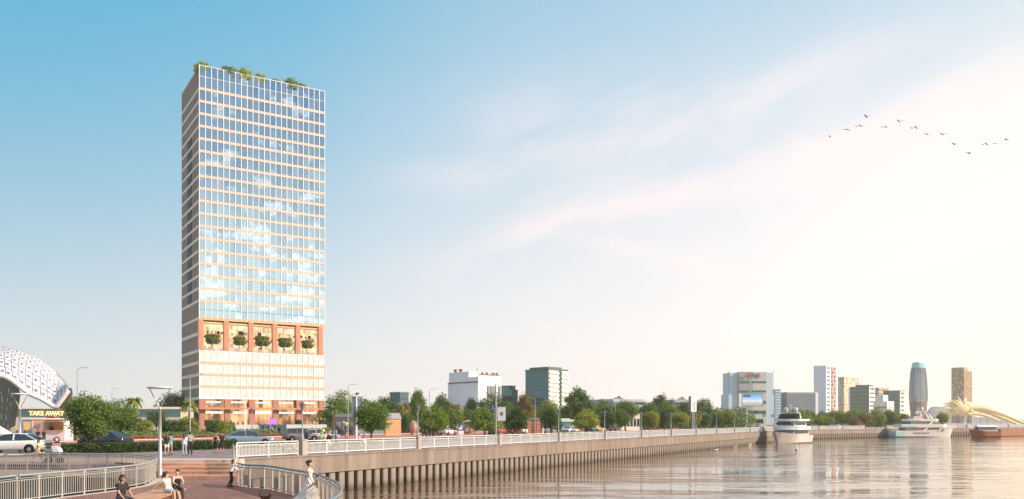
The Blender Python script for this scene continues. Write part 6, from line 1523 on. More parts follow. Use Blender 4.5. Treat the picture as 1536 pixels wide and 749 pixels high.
for x, z in ((-1.3,6.6),(-2.3,6.5),(-.3,7.7)): mb = MB(); mb.ell((x,0,z+.4),(.5,.5,.55),10,6); mb.build('radar_dome', HULLW, t)
mb = MB(); mb.path([(-1.6,0,6.0),(-1.6,0,9.0)], [.10,.05], 6); mb.box(-2.2,-.1,8.0,-1.0,.1,8.1); mb.build('mast', HULLW, t)
mb = MB(); mb.path([(Ly/2-4.5+i*.9, -1.5+.28*i, 2.9+.05*i) for i in range(6)], .04, 5); mb.build('bow_rail', HULLW, t)
# brown boat with a white cabin
p = A(1475, 300, 0); t = thing('brown_boat', 'rust-brown boat with a white cabin and canopy roof at the far right', 'boat', p, R(186)); Lb = 46*300/F
mb = MB(); hull(mb, Lb, 4.0, 2.0, 2.7, 1.4); mb.build('hull', mat('rust_hull', (.34,.13,.065), .5, .15, .5), t)
deck_house(t, 'cabin', -4.2, 2.6, 3.4, 2.1, 3.6, mat('cabin_white', (.66,.58,.50), .5, .06, .5), .3, .4); cabin_windows(t, -3.9, 2.0, 3.42, 2.6, 3.3, 5, 2, .5)
mb = MB(); mb.loft([[(-4.6,-2,3.6),(-4.6,2,3.6),(-4.2,0,4.3)],[(3.2,-2,3.6),(3.2,2,3.6),(2.6,0,4.3)]], sm=False); mb.build('canopy', HULLW, t)
# long brown pier on the far right
pa, pb = A(1492, 318, 0), A(1700, 352, 0); t = thing('timber_pier', 'long rust-brown pier on the far right waterfront', 'pier', pa); dv = pb-pa
mb = MB(); mb.bar((0,0,1.4),(dv.x,dv.y,1.4),5,2.4); mb.build('deck_wall', mat('pier_brown', (.36,.16,.08), .7, .2, .3), t); mb = MB()
for i in range(20): f_ = i/19; mb.tube((dv.x*f_+.5,dv.y*f_-2.4,2.6),(dv.x*f_+.5,dv.y*f_-2.4,3.5),.06)
mb.bar((.5,-2.4,3.5),(dv.x+.5,dv.y-2.4,3.5),.1,.1); mb.build('handrail', GREYM, t)
# made-up buoy standing in for a reflection on the water, and gulls
p = G(1195,675,0); t = thing('added_buoy', 'tall white buoy added for a water reflection in front of the ferry', 'buoy', p); mb = MB(); mb.lathe([(.18,-.3),(.30,0),(.30,.2),(.09,.4),(.06,1.1),(.11,1.2),(.02,1.4)], n=12); mb.build('float', WHITE, t); mb = MB(); mb.lathe([(.305,.02),(.32,.1),(.305,.18)], n=12); mb.build('band', GREYM, t)
# ------------------------------------------------------------------ golden bridge and hills
GOLD = mat('golden_steel', (.86,.66,.36), .6, .12, .15); YB = 690; SB = YB/470  # gold paled to paint haze over the bridge
t = thing('golden_bridge', 'golden arched bridge with a spiky rosette at its end, behind the boats', 'bridge', A(1440, YB)); O = A(1440, YB)
def bz(x, y): return P(x, y, YB)-O
mb = MB(); arch = [bz(x,y) for x,y in [(1452,613),(1464,611.5),(1478,613),(1494,618),(1512,625),(1530,632.5),(1548,640)]]
mb.path(arch, [r_*SB for r_ in (1.9,1.85,1.6,1.35,1.0,.75,.5)], 10); mb.path([q+Vector((0,12,0)) for q in arch], [r_*SB for r_ in (1.8,1.75,1.5,1.25,.95,.7,.5)], 10); mb.build('arch_rib', GOLD, t)
mb = MB(); mb.path([bz(x,y) for x,y in [(1456,620.5),(1470,621.5),(1486,626),(1500,632)]], [r_*SB for r_ in (1.0,.9,.8,.6)], 8); mb.build('lower_rib', GOLD, t)
for i, x in enumerate((1474,1484,1494,1504,1514)):
    mb = MB(); q = bz(x, 614+(x-1474)*.38); mb.tube((q.x,3,q.z),(q.x,3,bz(x,636).z), .12*SB); mb.build('hanger', GREYM, t)
mb = MB(); c_ = bz(1443,613.5); rr = random.Random(4)
mb.ell(c_, (5.6*SB,2.2*SB,3.6*SB), 14, 8); mb.ell(bz(1436,614), (3.6*SB,1.8*SB,2.4*SB), 12, 7); mb.ell(bz(1451,609.5), (3.2*SB,1.8*SB,2.6*SB), 12, 7); mb.build('rosette', GOLD, t)
mb = MB()
for k in range(34):
    a = k*2*math.pi/34+rr.uniform(-.1,.1); l = rr.uniform(5.4,8.2)*(1.15 if math.sin(a) > .3 else 1.0); st_ = c_+Vector((math.cos(a)*4.0,rr.uniform(-1.2,1.2),math.sin(a)*2.6))*SB; e = c_+Vector((math.cos(a)*l,rr.uniform(-.8,.8),math.sin(a)*l*.72+.6))*SB; mb.path([st_,(st_+e)/2+Vector((rr.uniform(-.4,.4),0,rr.uniform(-.3,.7)))*SB,e], [1.1*SB,.7*SB,.05], 5)
mb.build('spikes', GOLD, t)
for i, (x,y) in enumerate([(1415,606),(1412,610),(1412,615),(1414,620)]):
    mb = MB(); mb.path([bz(1438,610+i*2.2),bz(1428,y-1+i*.6),bz(1420,y-.5),bz(x,y+1.2)], [1.1*SB,.85*SB,.6*SB,.1], 7); mb.build('side_plume', GOLD, t)
mb = MB(); p0, p1 = bz(1405,636), bz(1560,640); mb.bar((p0.x,p0.y+4,p0.z),(p1.x,p1.y+4,p1.z),18,1.4*SB); mb.build('road_deck', mat('bridge_deck', (.55,.50,.44), .7, .1, .3), t)
for x in (1447,1458): 
    mb = MB(); q = bz(x,622); mb.box(q.x-.7*SB,2,bz(x,641).z,q.x+.7*SB,6,q.z); mb.build('pier', mat('bridge_pier', (.34,.40,.45), .6, .1, .5), t)
def hill(name, pts, Y, dep, col, seed):
    r = random.Random(seed); mb = MB(); n = 40; rings = []
    xs = [p[0] for p in pts]
    for j, f_ in enumerate((0.,.35,.7,1.,1.4)):
        ring = []
        for i in range(n+1):
            x = xs[0]+(xs[-1]-xs[0])*i/n
            for (xa,ya),(xb,yb) in zip(pts[:-1],pts[1:]):
                if xa <= x <= xb: y = ya+(yb-ya)*(x-xa)/(xb-xa); break
            hh = H(y, Y)-ZP; k = math.sin(min(1,f_)*math.pi/2) if f_ <= 1 else .85; q = A(x, Y+dep*f_*.5); ring.append((q.x, q.y, ZP+hh*k*(1+(r.uniform(-.06,.06) if 0 < f_ < 1 else 0))))
        rings.append(ring)
    mb.loft(rings, cap=False, closed=False); return structure(mb.build(name, mat('hill_'+name, col, .9, .25, .02)))
hill('hills', [(1380,636),(1392,610),(1400,606.5),(1408,607),(1418,609),(1432,613),(1450,620),(1470,626),(1500,622),(1520,626),(1545,632),(1700,636)], 1500, 400, (.20,.20,.20), 3)

# ------------------------------------------------------------------ birds
FEA = mat('bird_feathers', (.11,.10,.10), .8, .2, 6)
def bird(x, y, span, up, rz, label, Y=85):
    p = P(x, y, Y); t = thing('bird', label, 'bird', p, rz, 'birds flying in a loose line'); s = span*Y/F/2; mb = MB()
    mb.M = None; body = MB(); body.loft([[(.0+math.cos(a)*r_*s, yy*s, math.sin(a)*r_*s) for a in [k*math.pi/3 for k in range(6)]] for yy, r_ in ((-.30,.012),(-.2,.03),(0,.052),(.15,.05),(.22,.035),(.29,.034),(.35,.008))])
    for sg in (-1,1):     # wings bend at the wrist; tail fan
        a, b, c_ = (sg*.05*s,.14*s,.03*s), (sg*.48*s,.2*s,(.03+.50*up)*s), (sg*1.0*s,-.02*s,(.03+(.62*up if up > 0 else .05*up-.12))*s)
        a2, b2, c2 = (sg*.05*s,-.16*s,.02*s), (sg*.46*s,-.10*s,(.02+.48*up)*s), (sg*1.0*s,-.08*s,(.03+(.62*up if up > 0 else .05*up-.12))*s)
        th_ = .02*s; up_v = [Vector(v) for v in (a,b,c_,c2,b2,a2)]; dn = [v-Vector((0,0,th_)) for v in up_v]
        body.add(up_v+dn, [(0,1,4,5),(1,2,3,4),(11,10,7,6),(10,9,8,7),(0,6,7,1),(1,7,8,2),(5,4,10,11),(4,3,9,10)])
    body.add([(-.02*s,-.28*s,0),(.02*s,-.28*s,0),(.05*s,-.44*s,.01*s),(-.05*s,-.44*s,.01*s),(0,-.35*s,-.015*s)], [(0,1,2,3),(0,4,1),(1,4,2),(2,4,3),(3,4,0)])
    body.build('body', FEA, t)
for x, y, sp, up, rz, lab in [(1245,206,9,.6,.9,'faint bird at the left end of the flock'),(1270,194,13,-.35,.2,'bird second from the left of the flock, wings bowed down'),(1289,188,15,-.5,.1,'bird just below the highest left one, wings arched'),
  (1300,176,14,.7,.5,'bird with raised wings, highest at the left of the flock'),(1327,190,13,-.4,.15,'bird with arched wings left of the raised-wing pair'),(1350,183,14,.65,.1,'bird with raised wings in the upper middle of the flock'),(1372,190,15,-.8,.05,'dark bird with strongly bowed wings in mid-flock'),
  (1391,202,12,.35,.3,'bird with flat wings right of the dark bowed one'),(1415,202,14,.3,.2,'bird with spread wings in the right half, level with its left neighbour'),(1432,217,14,.4,.4,'bird gliding above the lowest one'),(1453,229,14,-.45,.6,'lowest bird of the flock, tilted'),
  (1478,215,14,-.7,.1,'dark bird with bowed wings near the right end'),(1492,215,10,-.35,.2,'small bird beside the dark right-hand one'),(1510,210,14,.15,.6,'bird with straight wings at the right end of the flock')]:
    bird(x, y, sp, up, rz, lab)
GULL = mat('gull_white', (.82,.81,.79), .7, .05, 4)
for x, y, lab in [(1103,671,'white gull floating left of the ferry, largest of three'),(1075,676,'white gull floating farthest left on the water'),(1125,668,'small white gull floating nearest the ferry')]:
    p = G(x,y,0); t = thing('gull', lab, 'gull', p, rnd.uniform(-.6,.6), 'gulls on the water'); mb = MB()
    k = 1.5; mb.loft([[(xx*k, math.cos(a)*r_*k, .05*k+zz*k+math.sin(a)*r_*k) for a in [q*math.pi/4 for q in range(8)]] for xx, r_, zz in ((-.30,.012,.10),(-.2,.05,.06),(0,.09,.03),(.14,.075,.05),(.20,.045,.12),(.24,.045,.18),(.29,.03,.18),(.33,.008,.17))]); mb.build('body', GULL, t)
# ------------------------------------------------------------------ people
SKIN = mat('skin', (.52,.30,.21), .55, .06, 8); SKINP = mat('pale_skin', (.62,.40,.30), .55, .06, 8)
EYE = mat('eye_dark', (.03,.02,.02), .3, .05, 4); LIP = mat('lips', (.42,.13,.11), .5, .05, 4)
def V3(*a): return Vector(a)
def cloth(name, col, rough=.85, var=.12, scale=6): return mat('cloth_'+name, col, rough, var, scale)
def stripe_mat(name, a, b, n, axis=2):
    m, nt, out = new_mat(name); bs = N(nt,'ShaderNodeBsdfPrincipled'); bs.inputs['Roughness'].default_value = .85; tc = N(nt,'ShaderNodeTexCoord'); wv = N(nt,'ShaderNodeTexWave'); wv.bands_direction = 'XYZ'[axis]; wv.inputs['Scale'].default_value = n; wv.inputs['Distortion'].default_value = .3
    nt.links.new(tc.outputs['Object'], wv.inputs[0]); cr = N(nt,'ShaderNodeValToRGB'); cr.color_ramp.interpolation = 'CONSTANT'; cr.color_ramp.elements[0].color = rgba(a); cr.color_ramp.elements[1].position = .5; cr.color_ramp.elements[1].color = rgba(b)
    nt.links.new(wv.outputs[1], cr.inputs[0]); nt.links.new(cr.outputs[0], bs.inputs[0]); nt.links.new(bs.outputs[0], out.inputs[0]); return m
def floral_mat(name, base, spot):
    m, nt, out = new_mat(name); bs = N(nt,'ShaderNodeBsdfPrincipled'); bs.inputs['Roughness'].default_value = .8; tc = N(nt,'ShaderNodeTexCoord'); vo = N(nt,'ShaderNodeTexVoronoi'); vo.inputs['Scale'].default_value = 7
    nt.links.new(tc.outputs['Object'], vo.inputs[0]); cr = N(nt,'ShaderNodeValToRGB'); cr.color_ramp.elements[0].color = rgba(spot); cr.color_ramp.elements[0].position = .12; cr.color_ramp.elements[1].position = .2; cr.color_ramp.elements[1].color = rgba(base)
    nt.links.new(vo.outputs[0], cr.inputs[0]); nt.links.new(cr.outputs[0], bs.inputs[0]); nt.links.new(bs.outputs[0], out.inputs[0]); return m
def body_mesh_obj(name, groups, m, parent, voxel, smooth=2, extra=None):
    mb = MB()
    for g in groups: hull_into(mb, g)
    vs, fs = remesh(mb, voxel, smooth); o = MB(); o.add(vs, fs, 0, True)
    if extra: extra(o)
    return o.build(name, m, parent)
def person(label, p, rz, h=1.7, fem=False, leg=((0,0),(0,0)), arm=((0,8,10),(0,8,10)), lean=0, top=('tee','white'), bottom=('trousers','black'), hair=('short','dark'), near=False, skin=None, group='people on the waterfront', sit=False, headturn=0, knee_lean=0, shades=False, topm=None, botm=None, legspread=4):
    """skeleton from joint angles (degrees), then one continuous body under separate clothes; faces local +y"""
    t = thing('person', label, 'person', p, rz, group); k = h/1.75; vx = (.013 if near else .026)
    skin = skin or SKIN; J = {}
    L_ = R(lean); d = V3(0, math.sin(L_), math.cos(L_)); pel = V3(0,0,.95)
    sw = .165 if fem else .190; hw = .085 if fem else .082
    for i, s in enumerate((-1,1)):
        a, kn = R(leg[i][0]), R(leg[i][1]); ab = R(leg[i][2] if len(leg[i]) > 2 else legspread); hip = pel+V3(s*hw,0,-.03)
        td = V3(s*math.sin(ab), math.sin(a), -math.cos(a)).normalized(); kne = hip+td*.43; b = a-kn; sd = V3(s*math.sin(ab)*.3, math.sin(b), -math.cos(b)).normalized(); ank = kne+sd*.41
        J['hip',s], J['knee',s], J['ank',s] = hip, kne, ank; fa = R(rz*0); J['toe',s] = ank+V3(s*.03,.15,-.055); J['heel',s] = ank+V3(0,-.04,-.05)
    dz = min(J['ank',-1].z, J['ank',1].z)-.085
    for kx in list(J): J[kx] = J[kx]-V3(0,0,dz)
    pel = pel-V3(0,0,dz); wst = pel+d*.13; chs = pel+d*.33; nek = pel+d*.515; 
    ht = R(headturn); hd = nek+d*.02+V3(0,.02,.135); hf = V3(math.sin(ht), math.cos(ht), 0); hs = V3(hf.y,-hf.x,0)
    for i, s in enumerate((-1,1)):
        a, ab, e = [R(x) for x in arm[i][:3]]; inn = R(arm[i][3]) if len(arm[i]) > 3 else 0; sh = pel+d*.455+V3(s*sw,0,0); a2 = a+L_*.5
        ud = V3(s*math.sin(ab), math.sin(a2)*math.cos(ab), -math.cos(a2)*math.cos(ab)).normalized(); elb = sh+ud*.285; b = a2+e; fd = V3(s*math.sin(ab)*.6-s*math.sin(inn), math.sin(b), -math.cos(b)).normalized(); wri = elb+fd*.245
        J['sh',s], J['elb',s], J['wri',s], J['fd',s] = sh, elb, wri, fd
    cp = lambda v: tuple(v*k)
    X = V3(1,0,0)
    def S(v, r): return (cp(v), r*k)
    torso = [[S(J['sh',-1]+V3(.025,0,-.01),.058),S(J['sh',1]+V3(-.025,0,-.01),.058),S(chs-X*.07,.098),S(chs+X*.07,.098)],[S(chs-X*.065,.10),S(chs+X*.065,.10),S(wst-X*(.04 if fem else .06),.085),S(wst+X*(.04 if fem else .06),.085)],[S(wst-X*.045,.086),S(wst+X*.045,.086),S(pel-X*hw*.9,.105 if fem else .098),S(pel+X*hw*.9,.105 if fem else .098)]]
    if fem: torso.append([S(chs+V3(-.07,.06,.0),.055),S(chs+V3(.07,.06,0),.055),S(chs,.09)])
    neck = [[S(nek-d*.06,.056),S(nek+V3(0,.012,.07),.048)]]
    head = [[S(hd-hf*.012+V3(0,0,.035),.088),S(hd+hf*.03+V3(0,0,.01),.074),S(hd+hf*.042+V3(0,0,-.065),.048),S(hd-hf*.02+V3(0,0,-.02),.07)],[S(hd+hf*.10+V3(0,0,-.018),.014),S(hd+hf*.085+V3(0,0,.02),.012)],[S(hd+hs*.083-hf*.01,.022),S(hd+hs*.080-hf*.012+V3(0,0,-.03),.014)],[S(hd-hs*.083-hf*.01,.022),S(hd-hs*.080-hf*.012+V3(0,0,-.03),.014)]]
    arms, legs, uarm, farm = [], [], [], []
    for s in (-1,1):
        uarm.append([S(J['sh',s],.055),S(J['elb',s],.040)]); farm.append([S(J['elb',s],.040),S(J['wri',s],.027)])
        pc = J['wri',s]+J['fd',s]*.05; farm.append([S(J['wri',s],.026),S(pc+J['fd',s]*.03+V3(0,.018,0),.018),S(pc+J['fd',s]*.03-V3(0,.018,0),.018)])
        legs += [[S(J['hip',s],.088),S(J['knee',s],.056)],[S(J['knee',s],.055),S(J['knee',s].lerp(J['ank',s],.35)+V3(0,-.012,0),.052),S(J['ank',s],.036)],[S(J['ank',s],.038),S(J['heel',s],.032),S(J['toe',s],.024)]]
    def details(o):
        ez = .012
        for s in (-1,1):
            e = hd+hf*.088+hs*s*.034+V3(0,0,ez); o.ell(cp(e), .011*k, 6, 4, 1)
            b = hd+hf*.094+V3(0,0,ez+.028); o.bar(cp(b+hs*s*.018),cp(b+hs*s*.052-hf*.012), .007*k, .006*k, 1)
            pc = J['wri',s]+J['fd',s]*.085; fd = J['fd',s]
            if True:      # five fingers, gently curled
                for q, (off, ln) in enumerate(((-.030,.062),(-.010,.074),(.010,.070),(.029,.054))):
                    b0 = pc+V3(0,off,0)+fd*.0; cu = (fd+V3(-s*.25,0,0)).normalized(); c2 = (fd+V3(-s*.75,0,0)).normalized()
                    o.path([cp(b0-fd*.02),cp(b0+cu*ln*.55),cp(b0+cu*ln*.55+c2*ln*.5)], [.0088*k,.0082*k,.006*k], 5, 0)
                b0 = J['wri',s]+fd*.045+V3(0,.026,0); o.path([cp(b0),cp(b0+fd*.03+V3(-s*.01,.022,0)),cp(b0+fd*.058+V3(-s*.022,.024,0))], [.011*k,.0095*k,.007*k], 5, 0)
        m_ = hd+hf*.088+V3(0,0,-.060); o.bar(cp(m_-hs*.022),cp(m_+hs*.022), .012*k, .010*k, 2)
    bare_legs = legs
    body_mesh_obj('body', torso+neck+head+uarm+farm+legs, [skin, EYE, LIP], t, vx*k, 2, details)
    infl = lambda gs, e: [[(c, r+e*k) for c, r in g] for g in gs]
    # --- clothes
    cm = lambda c: cloth(*PAL[c]) if isinstance(c, str) else c
    tk, tcn = top; tm = topm or cm(tcn)
    if tk != 'none':
        g = infl(torso, .012)
        if tk == 'tank': g = [[(c, r) for c, r in [S(chs-X*.07,.112),S(chs+X*.07,.112),S(pel+d*.42-X*.10,.06),S(pel+d*.42+X*.10,.06)]]]+infl(torso[1:], .012)
        if tk in ('tee','long'):
            for s in (-1,1):
                e_ = J['elb',s] if tk == 'long' else J['sh',s].lerp(J['elb',s],.62); g.append([S(J['sh',s],.070),S(e_,.056 if tk == 'tee' else .054)])
                if tk == 'long': g.append([S(J['elb',s],.053),S(J['wri',s]-J['fd',s]*.02,.038)])
        body_mesh_obj('shirt' if bottom[0] != 'dress' else 'bodice', g, tm, t, vx*k, 2)
    bk, bcn = bottom; bm_ = botm or cm(bcn)
    if bk in ('trousers','shorts'):
        g = [[S(pel+d*.06-X*.05,.105),S(pel+d*.06+X*.05,.105),S(pel-X*hw,.112),S(pel+X*hw,.112)]]
        for s in (-1,1):
            if bk == 'trousers': g += [[S(J['hip',s],.102),S(J['knee',s],.070)],[S(J['knee',s],.070),S(J['ank',s]+V3(0,0,.03),.056)]]
            else: g += [[S(J['hip',s],.104),S(J['hip',s].lerp(J['knee',s],.55),.088)]]
        body_mesh_obj('trousers' if bk == 'trousers' else 'shorts', g, bm_, t, vx*k, 2)
    elif bk in ('skirt','dress'):
        g = [[S(pel+d*.08-X*.045,.10),S(pel+d*.08+X*.045,.10),S(pel-X*hw,.118),S(pel+X*hw,.118)]]
        f_ = .75 if sit else .95
        kn = [J['hip',s].lerp(J['knee',s], f_) for s in (-1,1)]
        g.append([S(J['hip',-1],.112),S(J['hip',1],.112),S(kn[0],.095),S(kn[1],.095)])
        body_mesh_obj('skirt', g, bm_, t, vx*k, 2)
    sh_g = []
    for s in (-1,1): sh_g.append([S(J['ank',s]+V3(0,0,-.02),.046),S(J['heel',s],.040),S(J['toe',s],.034)])
    body_mesh_obj('shoes', [sh_g[0]], cm(('white' if h*1000 % 2 > 1 else 'black')), t, vx*k, 1); body_mesh_obj('shoes', [sh_g[1]], cm(('white' if h*1000 % 2 > 1 else 'black')), t, vx*k, 1)
    # --- hair
    hk, hc = hair; hm = cm('hair_'+hc); g = [[S(hd-hf*.024+V3(0,0,.046),.102),S(hd-hf*.038+V3(0,0,-.012),.090),S(hd+hf*.026+V3(0,0,.078),.072)]]
    if hk == 'long': g.append([S(hd-hf*.05,.085),S(nek-hf*.075-d*.12,.065),S(nek-hf*.07-d*.02,.085)])
    if hk == 'pony': g += [[S(hd-hf*.11+V3(0,0,.03),.04),S(hd-hf*.15+V3(0,0,-.08),.035)],[S(hd-hf*.15+V3(0,0,-.08),.036),S(hd-hf*.13+V3(0,0,-.24),.016)]]
    if hk == 'bun': g.append([S(hd-hf*.115+V3(0,0,.055),.052),S(hd-hf*.10+V3(0,0,.04),.05)])
    body_mesh_obj('hair', g, hm, t, vx*k, 1)
    if shades:
        mb = MB(); e = hd+hf*.103+V3(0,0,.010)
        for s in (-1,1): mb.ell(cp(e+hs*s*.036),(.028*k,.012*k,.022*k) if abs(hf.y) > .7 else (.012*k,.028*k,.022*k),8,5); mb.bar(cp(e+hs*s*.062),cp(hd+hs*s*.086),.008*k,.008*k)
        mb.bar(cp(e-hs*.02),cp(e+hs*.02),.008*k,.008*k); mb.build('sunglasses', mat('sunglass_black', (.012,.012,.014), .15, .02, 2), t)
    t['_k'] = k; JJ[t.name] = (J, pel, nek, hd, k); return t
JJ = {}
PAL = {'white':('white',(.74,.72,.70)),'black':('black',(.022,.021,.022)),'cream':('cream',(.66,.60,.52)),'navy':('navy',(.04,.06,.16)),'blue':('blue',(.16,.30,.48)),'jeans':('jeans',(.30,.42,.52)),'grey':('grey',(.34,.33,.33)),
 'lime':('lime',(.55,.58,.22)),'pink':('pink',(.66,.30,.28)),'red':('red',(.45,.06,.05)),'teal':('teal',(.12,.28,.30)),'tan':('tan',(.50,.38,.26)),'dark':('dark',(.05,.048,.05)),'hair_dark':('hair_dark',(.022,.014,.010),.5),'hair_brown':('hair_brown',(.09,.045,.025),.5),'hair_fair':('hair_fair',(.40,.26,.12),.5),'hair_red':('hair_red',(.22,.05,.03),.5),'violet':('violet',(.14,.12,.42))}
DK = 'people on the lower deck'
def D(x, Y): return A(x, Y, ZD)
# --- lower deck
person('man in a black t-shirt and sunglasses seated on the timber bench', D(181.5,30.4), R(-112), 1.78, leg=((86,84),(84,82)), arm=((12,14,20),(20,10,30)), lean=6, top=('tee','black'), bottom=('trousers','dark'), hair=('short','dark'), near=True, sit=True, shades=True, headturn=-25, group=DK)
person('woman with a ponytail in a pale tee and striped skirt leaning back on the bench', D(252.5,34.0), R(-112), 1.66, True, leg=((80,62),(86,80)), arm=((6,16,40),(-42,24,6)), lean=-16, top=('tee','cream'), bottom=('skirt','navy'), botm=stripe_mat('striped_cloth', (.03,.045,.12), (.74,.72,.70), 3.4, 1), hair=('pony','dark'), near=True, sit=True, headturn=-60, skin=SKINP, group=DK)
person('woman in a black tank top and dark trousers seated at the bench end', D(264.5,35.3), R(-140), 1.66, True, leg=((84,66),(80,78)), arm=((30,8,45,25),(28,10,40,20)), lean=14, top=('tank','black'), bottom=('trousers','dark'), hair=('bun','dark'), near=True, sit=True, headturn=42, skin=SKINP, group=DK)
person('boy in a white t-shirt with one arm raised to the stair handrail', D(346.5,42.7), R(-62), 1.40, leg=((16,30),(-2,24)), arm=((20,10,30),(118,28,22)), lean=12, top=('tee','white'), bottom=('trousers','black'), hair=('short','dark'), near=True, group=DK)
# woman in the long gown
gp = D(464,33.3); gown = person('woman with dark gathered hair in a long cream floral gown by the curved railing', gp, R(-88), 1.78, True, leg=((8,4),(-6,6)), arm=((4,10,14),(10,14,24)), lean=0, top=('tank','white'), topm=floral_mat('gown_cloth', (.78,.72,.64), (.50,.30,.24)), bottom=('none','white'), hair=('bun','dark'), near=True, skin=SKINP, group=DK)
mb = MB(); rings = []
FLOR = bpy.data.materials['gown_cloth']
for i in range(26):
    s = i/25; z = 1.10*(1-s)+.015; base = .125+s*.36+.10*max(0,s-.6); tier = .05*abs(math.sin(s*9.5))*(1 if s > .25 else 0)
    cx_ = 0; cy_ = -.0-.42*max(0,s-.45)**1.4; ring = []
    for q in range(32):
        a = 2*math.pi*q/32; fold = 1+(.10*math.sin(a*7+s*3)+.05*math.sin(a*11))*max(0,s-.05)*1.2; rx, ry = (base+tier)*fold*1.12, (base+tier)*fold*(.85+.2*s); back = 1+.75*max(0,s-.45)*max(0,-math.sin(a))
        ring.append((cx_+math.cos(a)*rx, cy_+math.sin(a)*ry*back, z))
    rings.append(ring)
mb.loft(rings); mb.build('gown', FLOR, gown)
mb = MB()
for s in (-1,1): mb.ell((s*.17,0,1.385),(.075,.10,.06),10,6)
for a in range(9): mb.ell((math.cos(a*.7)*.15,math.sin(a*.7)*.11,1.33),(.05,.05,.04),8,5)
mb.build('ruffle', FLOR, gown)
# curly dog
p = D(398,34); t = thing('curly_dog', 'small curly brown dog standing on the deck near the gown', 'dog', p, R(-60)); g = []
bx = lambda *s: g.append(list(s))
bx(((0,.12,.25),.075),((0,-.12,.26),.068)); bx(((0,.12,.25),.07),((0,.20,.34),.05)); bx(((0,.22,.37),.062),((0,.24,.40),.055)); bx(((0,.27,.36),.034),((0,.33,.35),.024))
for s in (-1,1):
    bx(((s*.05,.22,.40),.03),((s*.075,.20,.32),.026)); bx(((s*.045,.13,.22),.036),((s*.045,.14,.11),.024)); bx(((s*.045,.14,.11),.024),((s*.045,.14,.03),.022),((s*.045,.165,.02),.02))
    bx(((s*.045,-.13,.24),.05),((s*.05,-.09,.15),.03)); bx(((s*.05,-.09,.15),.028),((s*.05,-.15,.09),.02)); bx(((s*.05,-.15,.09),.02),((s*.05,-.14,.03),.02),((s*.05,-.115,.02),.02))
bx(((0,-.18,.31),.022),((0,-.23,.40),.02)); bx(((0,-.23,.40),.022),((0,-.20,.46),.024))
mb = MB()
for q in g: hull_into(mb, q)
vsx, fsx = remesh(mb, .011, 1); rr = random.Random(3); o = MB(); o.add([(x+rr.gauss(0,.004),y+rr.gauss(0,.004),z+rr.gauss(0,.004)) for x,y,z in vsx], fsx, 0, False)
for s in (-1,1): o.ell((s*.028,.285,.395),.009,6,4,1)
o.ell((0,.352,.352),.013,6,4,1); o.build('body', [mat('dog_curls', (.20,.085,.035), .95, .4, 30, .5), EYE], t)
# --- promenade
PM = 'people on the promenade'
W1 = ((22,10),(-18,18)); W2 = ((-16,22),(20,8)); A1 = ((-18,8,12),(20,8,18)); A2 = ((18,8,20),(-16,8,10))
def pp(label, x, y, rz, h, **kw): return person(label, G(x,y), R(rz), h, group=PM, **kw)
pp('woman in a dark top and white shorts, leftmost standing by the v-topped lamp', 250, 684, 20, 1.70, fem=True, top=('tee','black'), bottom=('shorts','white'), hair=('long','brown'), arm=((10,8,20),(30,8,60)))
pp('person in a teal top behind the woman in white shorts', 256, 682, 60, 1.68, top=('tee','teal'), bottom=('shorts','grey'), hair=('short','dark'), arm=((40,8,50),(20,8,30)))
pp('woman in a pale top and light jeans seen from behind', 276.5, 684, 8, 1.68, fem=True, top=('tee','white'), bottom=('trousers','jeans'), hair=('long','dark'))
pp('person in a patterned grey top and black trousers beside the light jeans', 285, 682.5, 25, 1.80, top=('tee','grey'), bottom=('trousers','black'), hair=('short','dark'), arm=((12,8,30),(5,8,12)))
pp('woman in a short black dress, left of the two in black by the hedge', 324, 680, 170, 1.68, fem=True, top=('tank','black'), bottom=('dress','black'), hair=('long','dark'), arm=((20,10,60),(10,8,20)))
pp('woman in a longer black dress, right of the two in black by the hedge', 333, 679.5, 195, 1.70, fem=True, top=('tee','black'), bottom=('dress','black'), hair=('bun','dark'), arm=((20,8,70),(10,8,15)))
wp = person('woman in a lime top pushing a white pram behind the rounded railing', A(57,60,2.65), R(-90), 1.70, True, leg=W1, arm=((38,6,22),(40,6,20)), lean=6, top=('tee','lime'), bottom=('shorts','pink'), hair=('pony','brown'), group=PM)
p = A(82,60,2.65); t = thing('white_pram', 'white hooded pram pushed along the terrace', 'pram', p, 0)
mb = MB(); mb.loft([[(-.55,y*.22,.50) for y in (-1,1)]+[(-.55,.22,.78),(-.55,-.22,.78)],[(-.1,-.24,.40),(-.1,.24,.40),(-.1,.24,.80),(-.1,-.24,.80)],[(.38,-.22,.48),(.38,.22,.48),(.38,.22,.80),(.38,-.22,.80)]], sm=False); mb.build('cot', mat('pram_grey', (.16,.16,.17), .7, .1, 4), t)
mb = MB(); n_ = 8; mb.loft([[(.02+math.cos(a)*.42*1.0, y, .78+math.sin(a)*.42) for a in [math.pi*q/n_*.62 for q in range(n_+1)]]+[(.02,y,.78)] for y in (-.25,.25)], sm=False); mb.build('hood', WHITE, t)
mb = MB(); mb.path([(-.85,-.2,1.02),(-.85,.2,1.02)], .018, 6); mb.path([(-.85,.2,1.02),(-.5,.2,.6),(.35,.2,.2)], .014, 6); mb.path([(-.85,-.2,1.02),(-.5,-.2,.6),(.35,-.2,.2)], .014, 6); mb.path([(.3,.2,.6),(-.4,.2,.2)], .014, 6); mb.path([(.3,-.2,.6),(-.4,-.2,.2)], .014, 6); mb.build('frame', GREYM, t)
wm = MB(); wm.lathe([(.17,-.02),(.20,-.02),(.205,0),(.20,.02),(.17,.02)], n=16)
for q in range(4): wm.obox((0,0,0),(.36,.012,.012),q*math.pi/4)
wme = wm.mesh('wheel', GREYD)
for x in (-.42,.36):
    for y in (-.22,.22): o = link('wheel', wme, t); o.location = (x,y,.205); o.rotation_euler = (R(90),0,0)
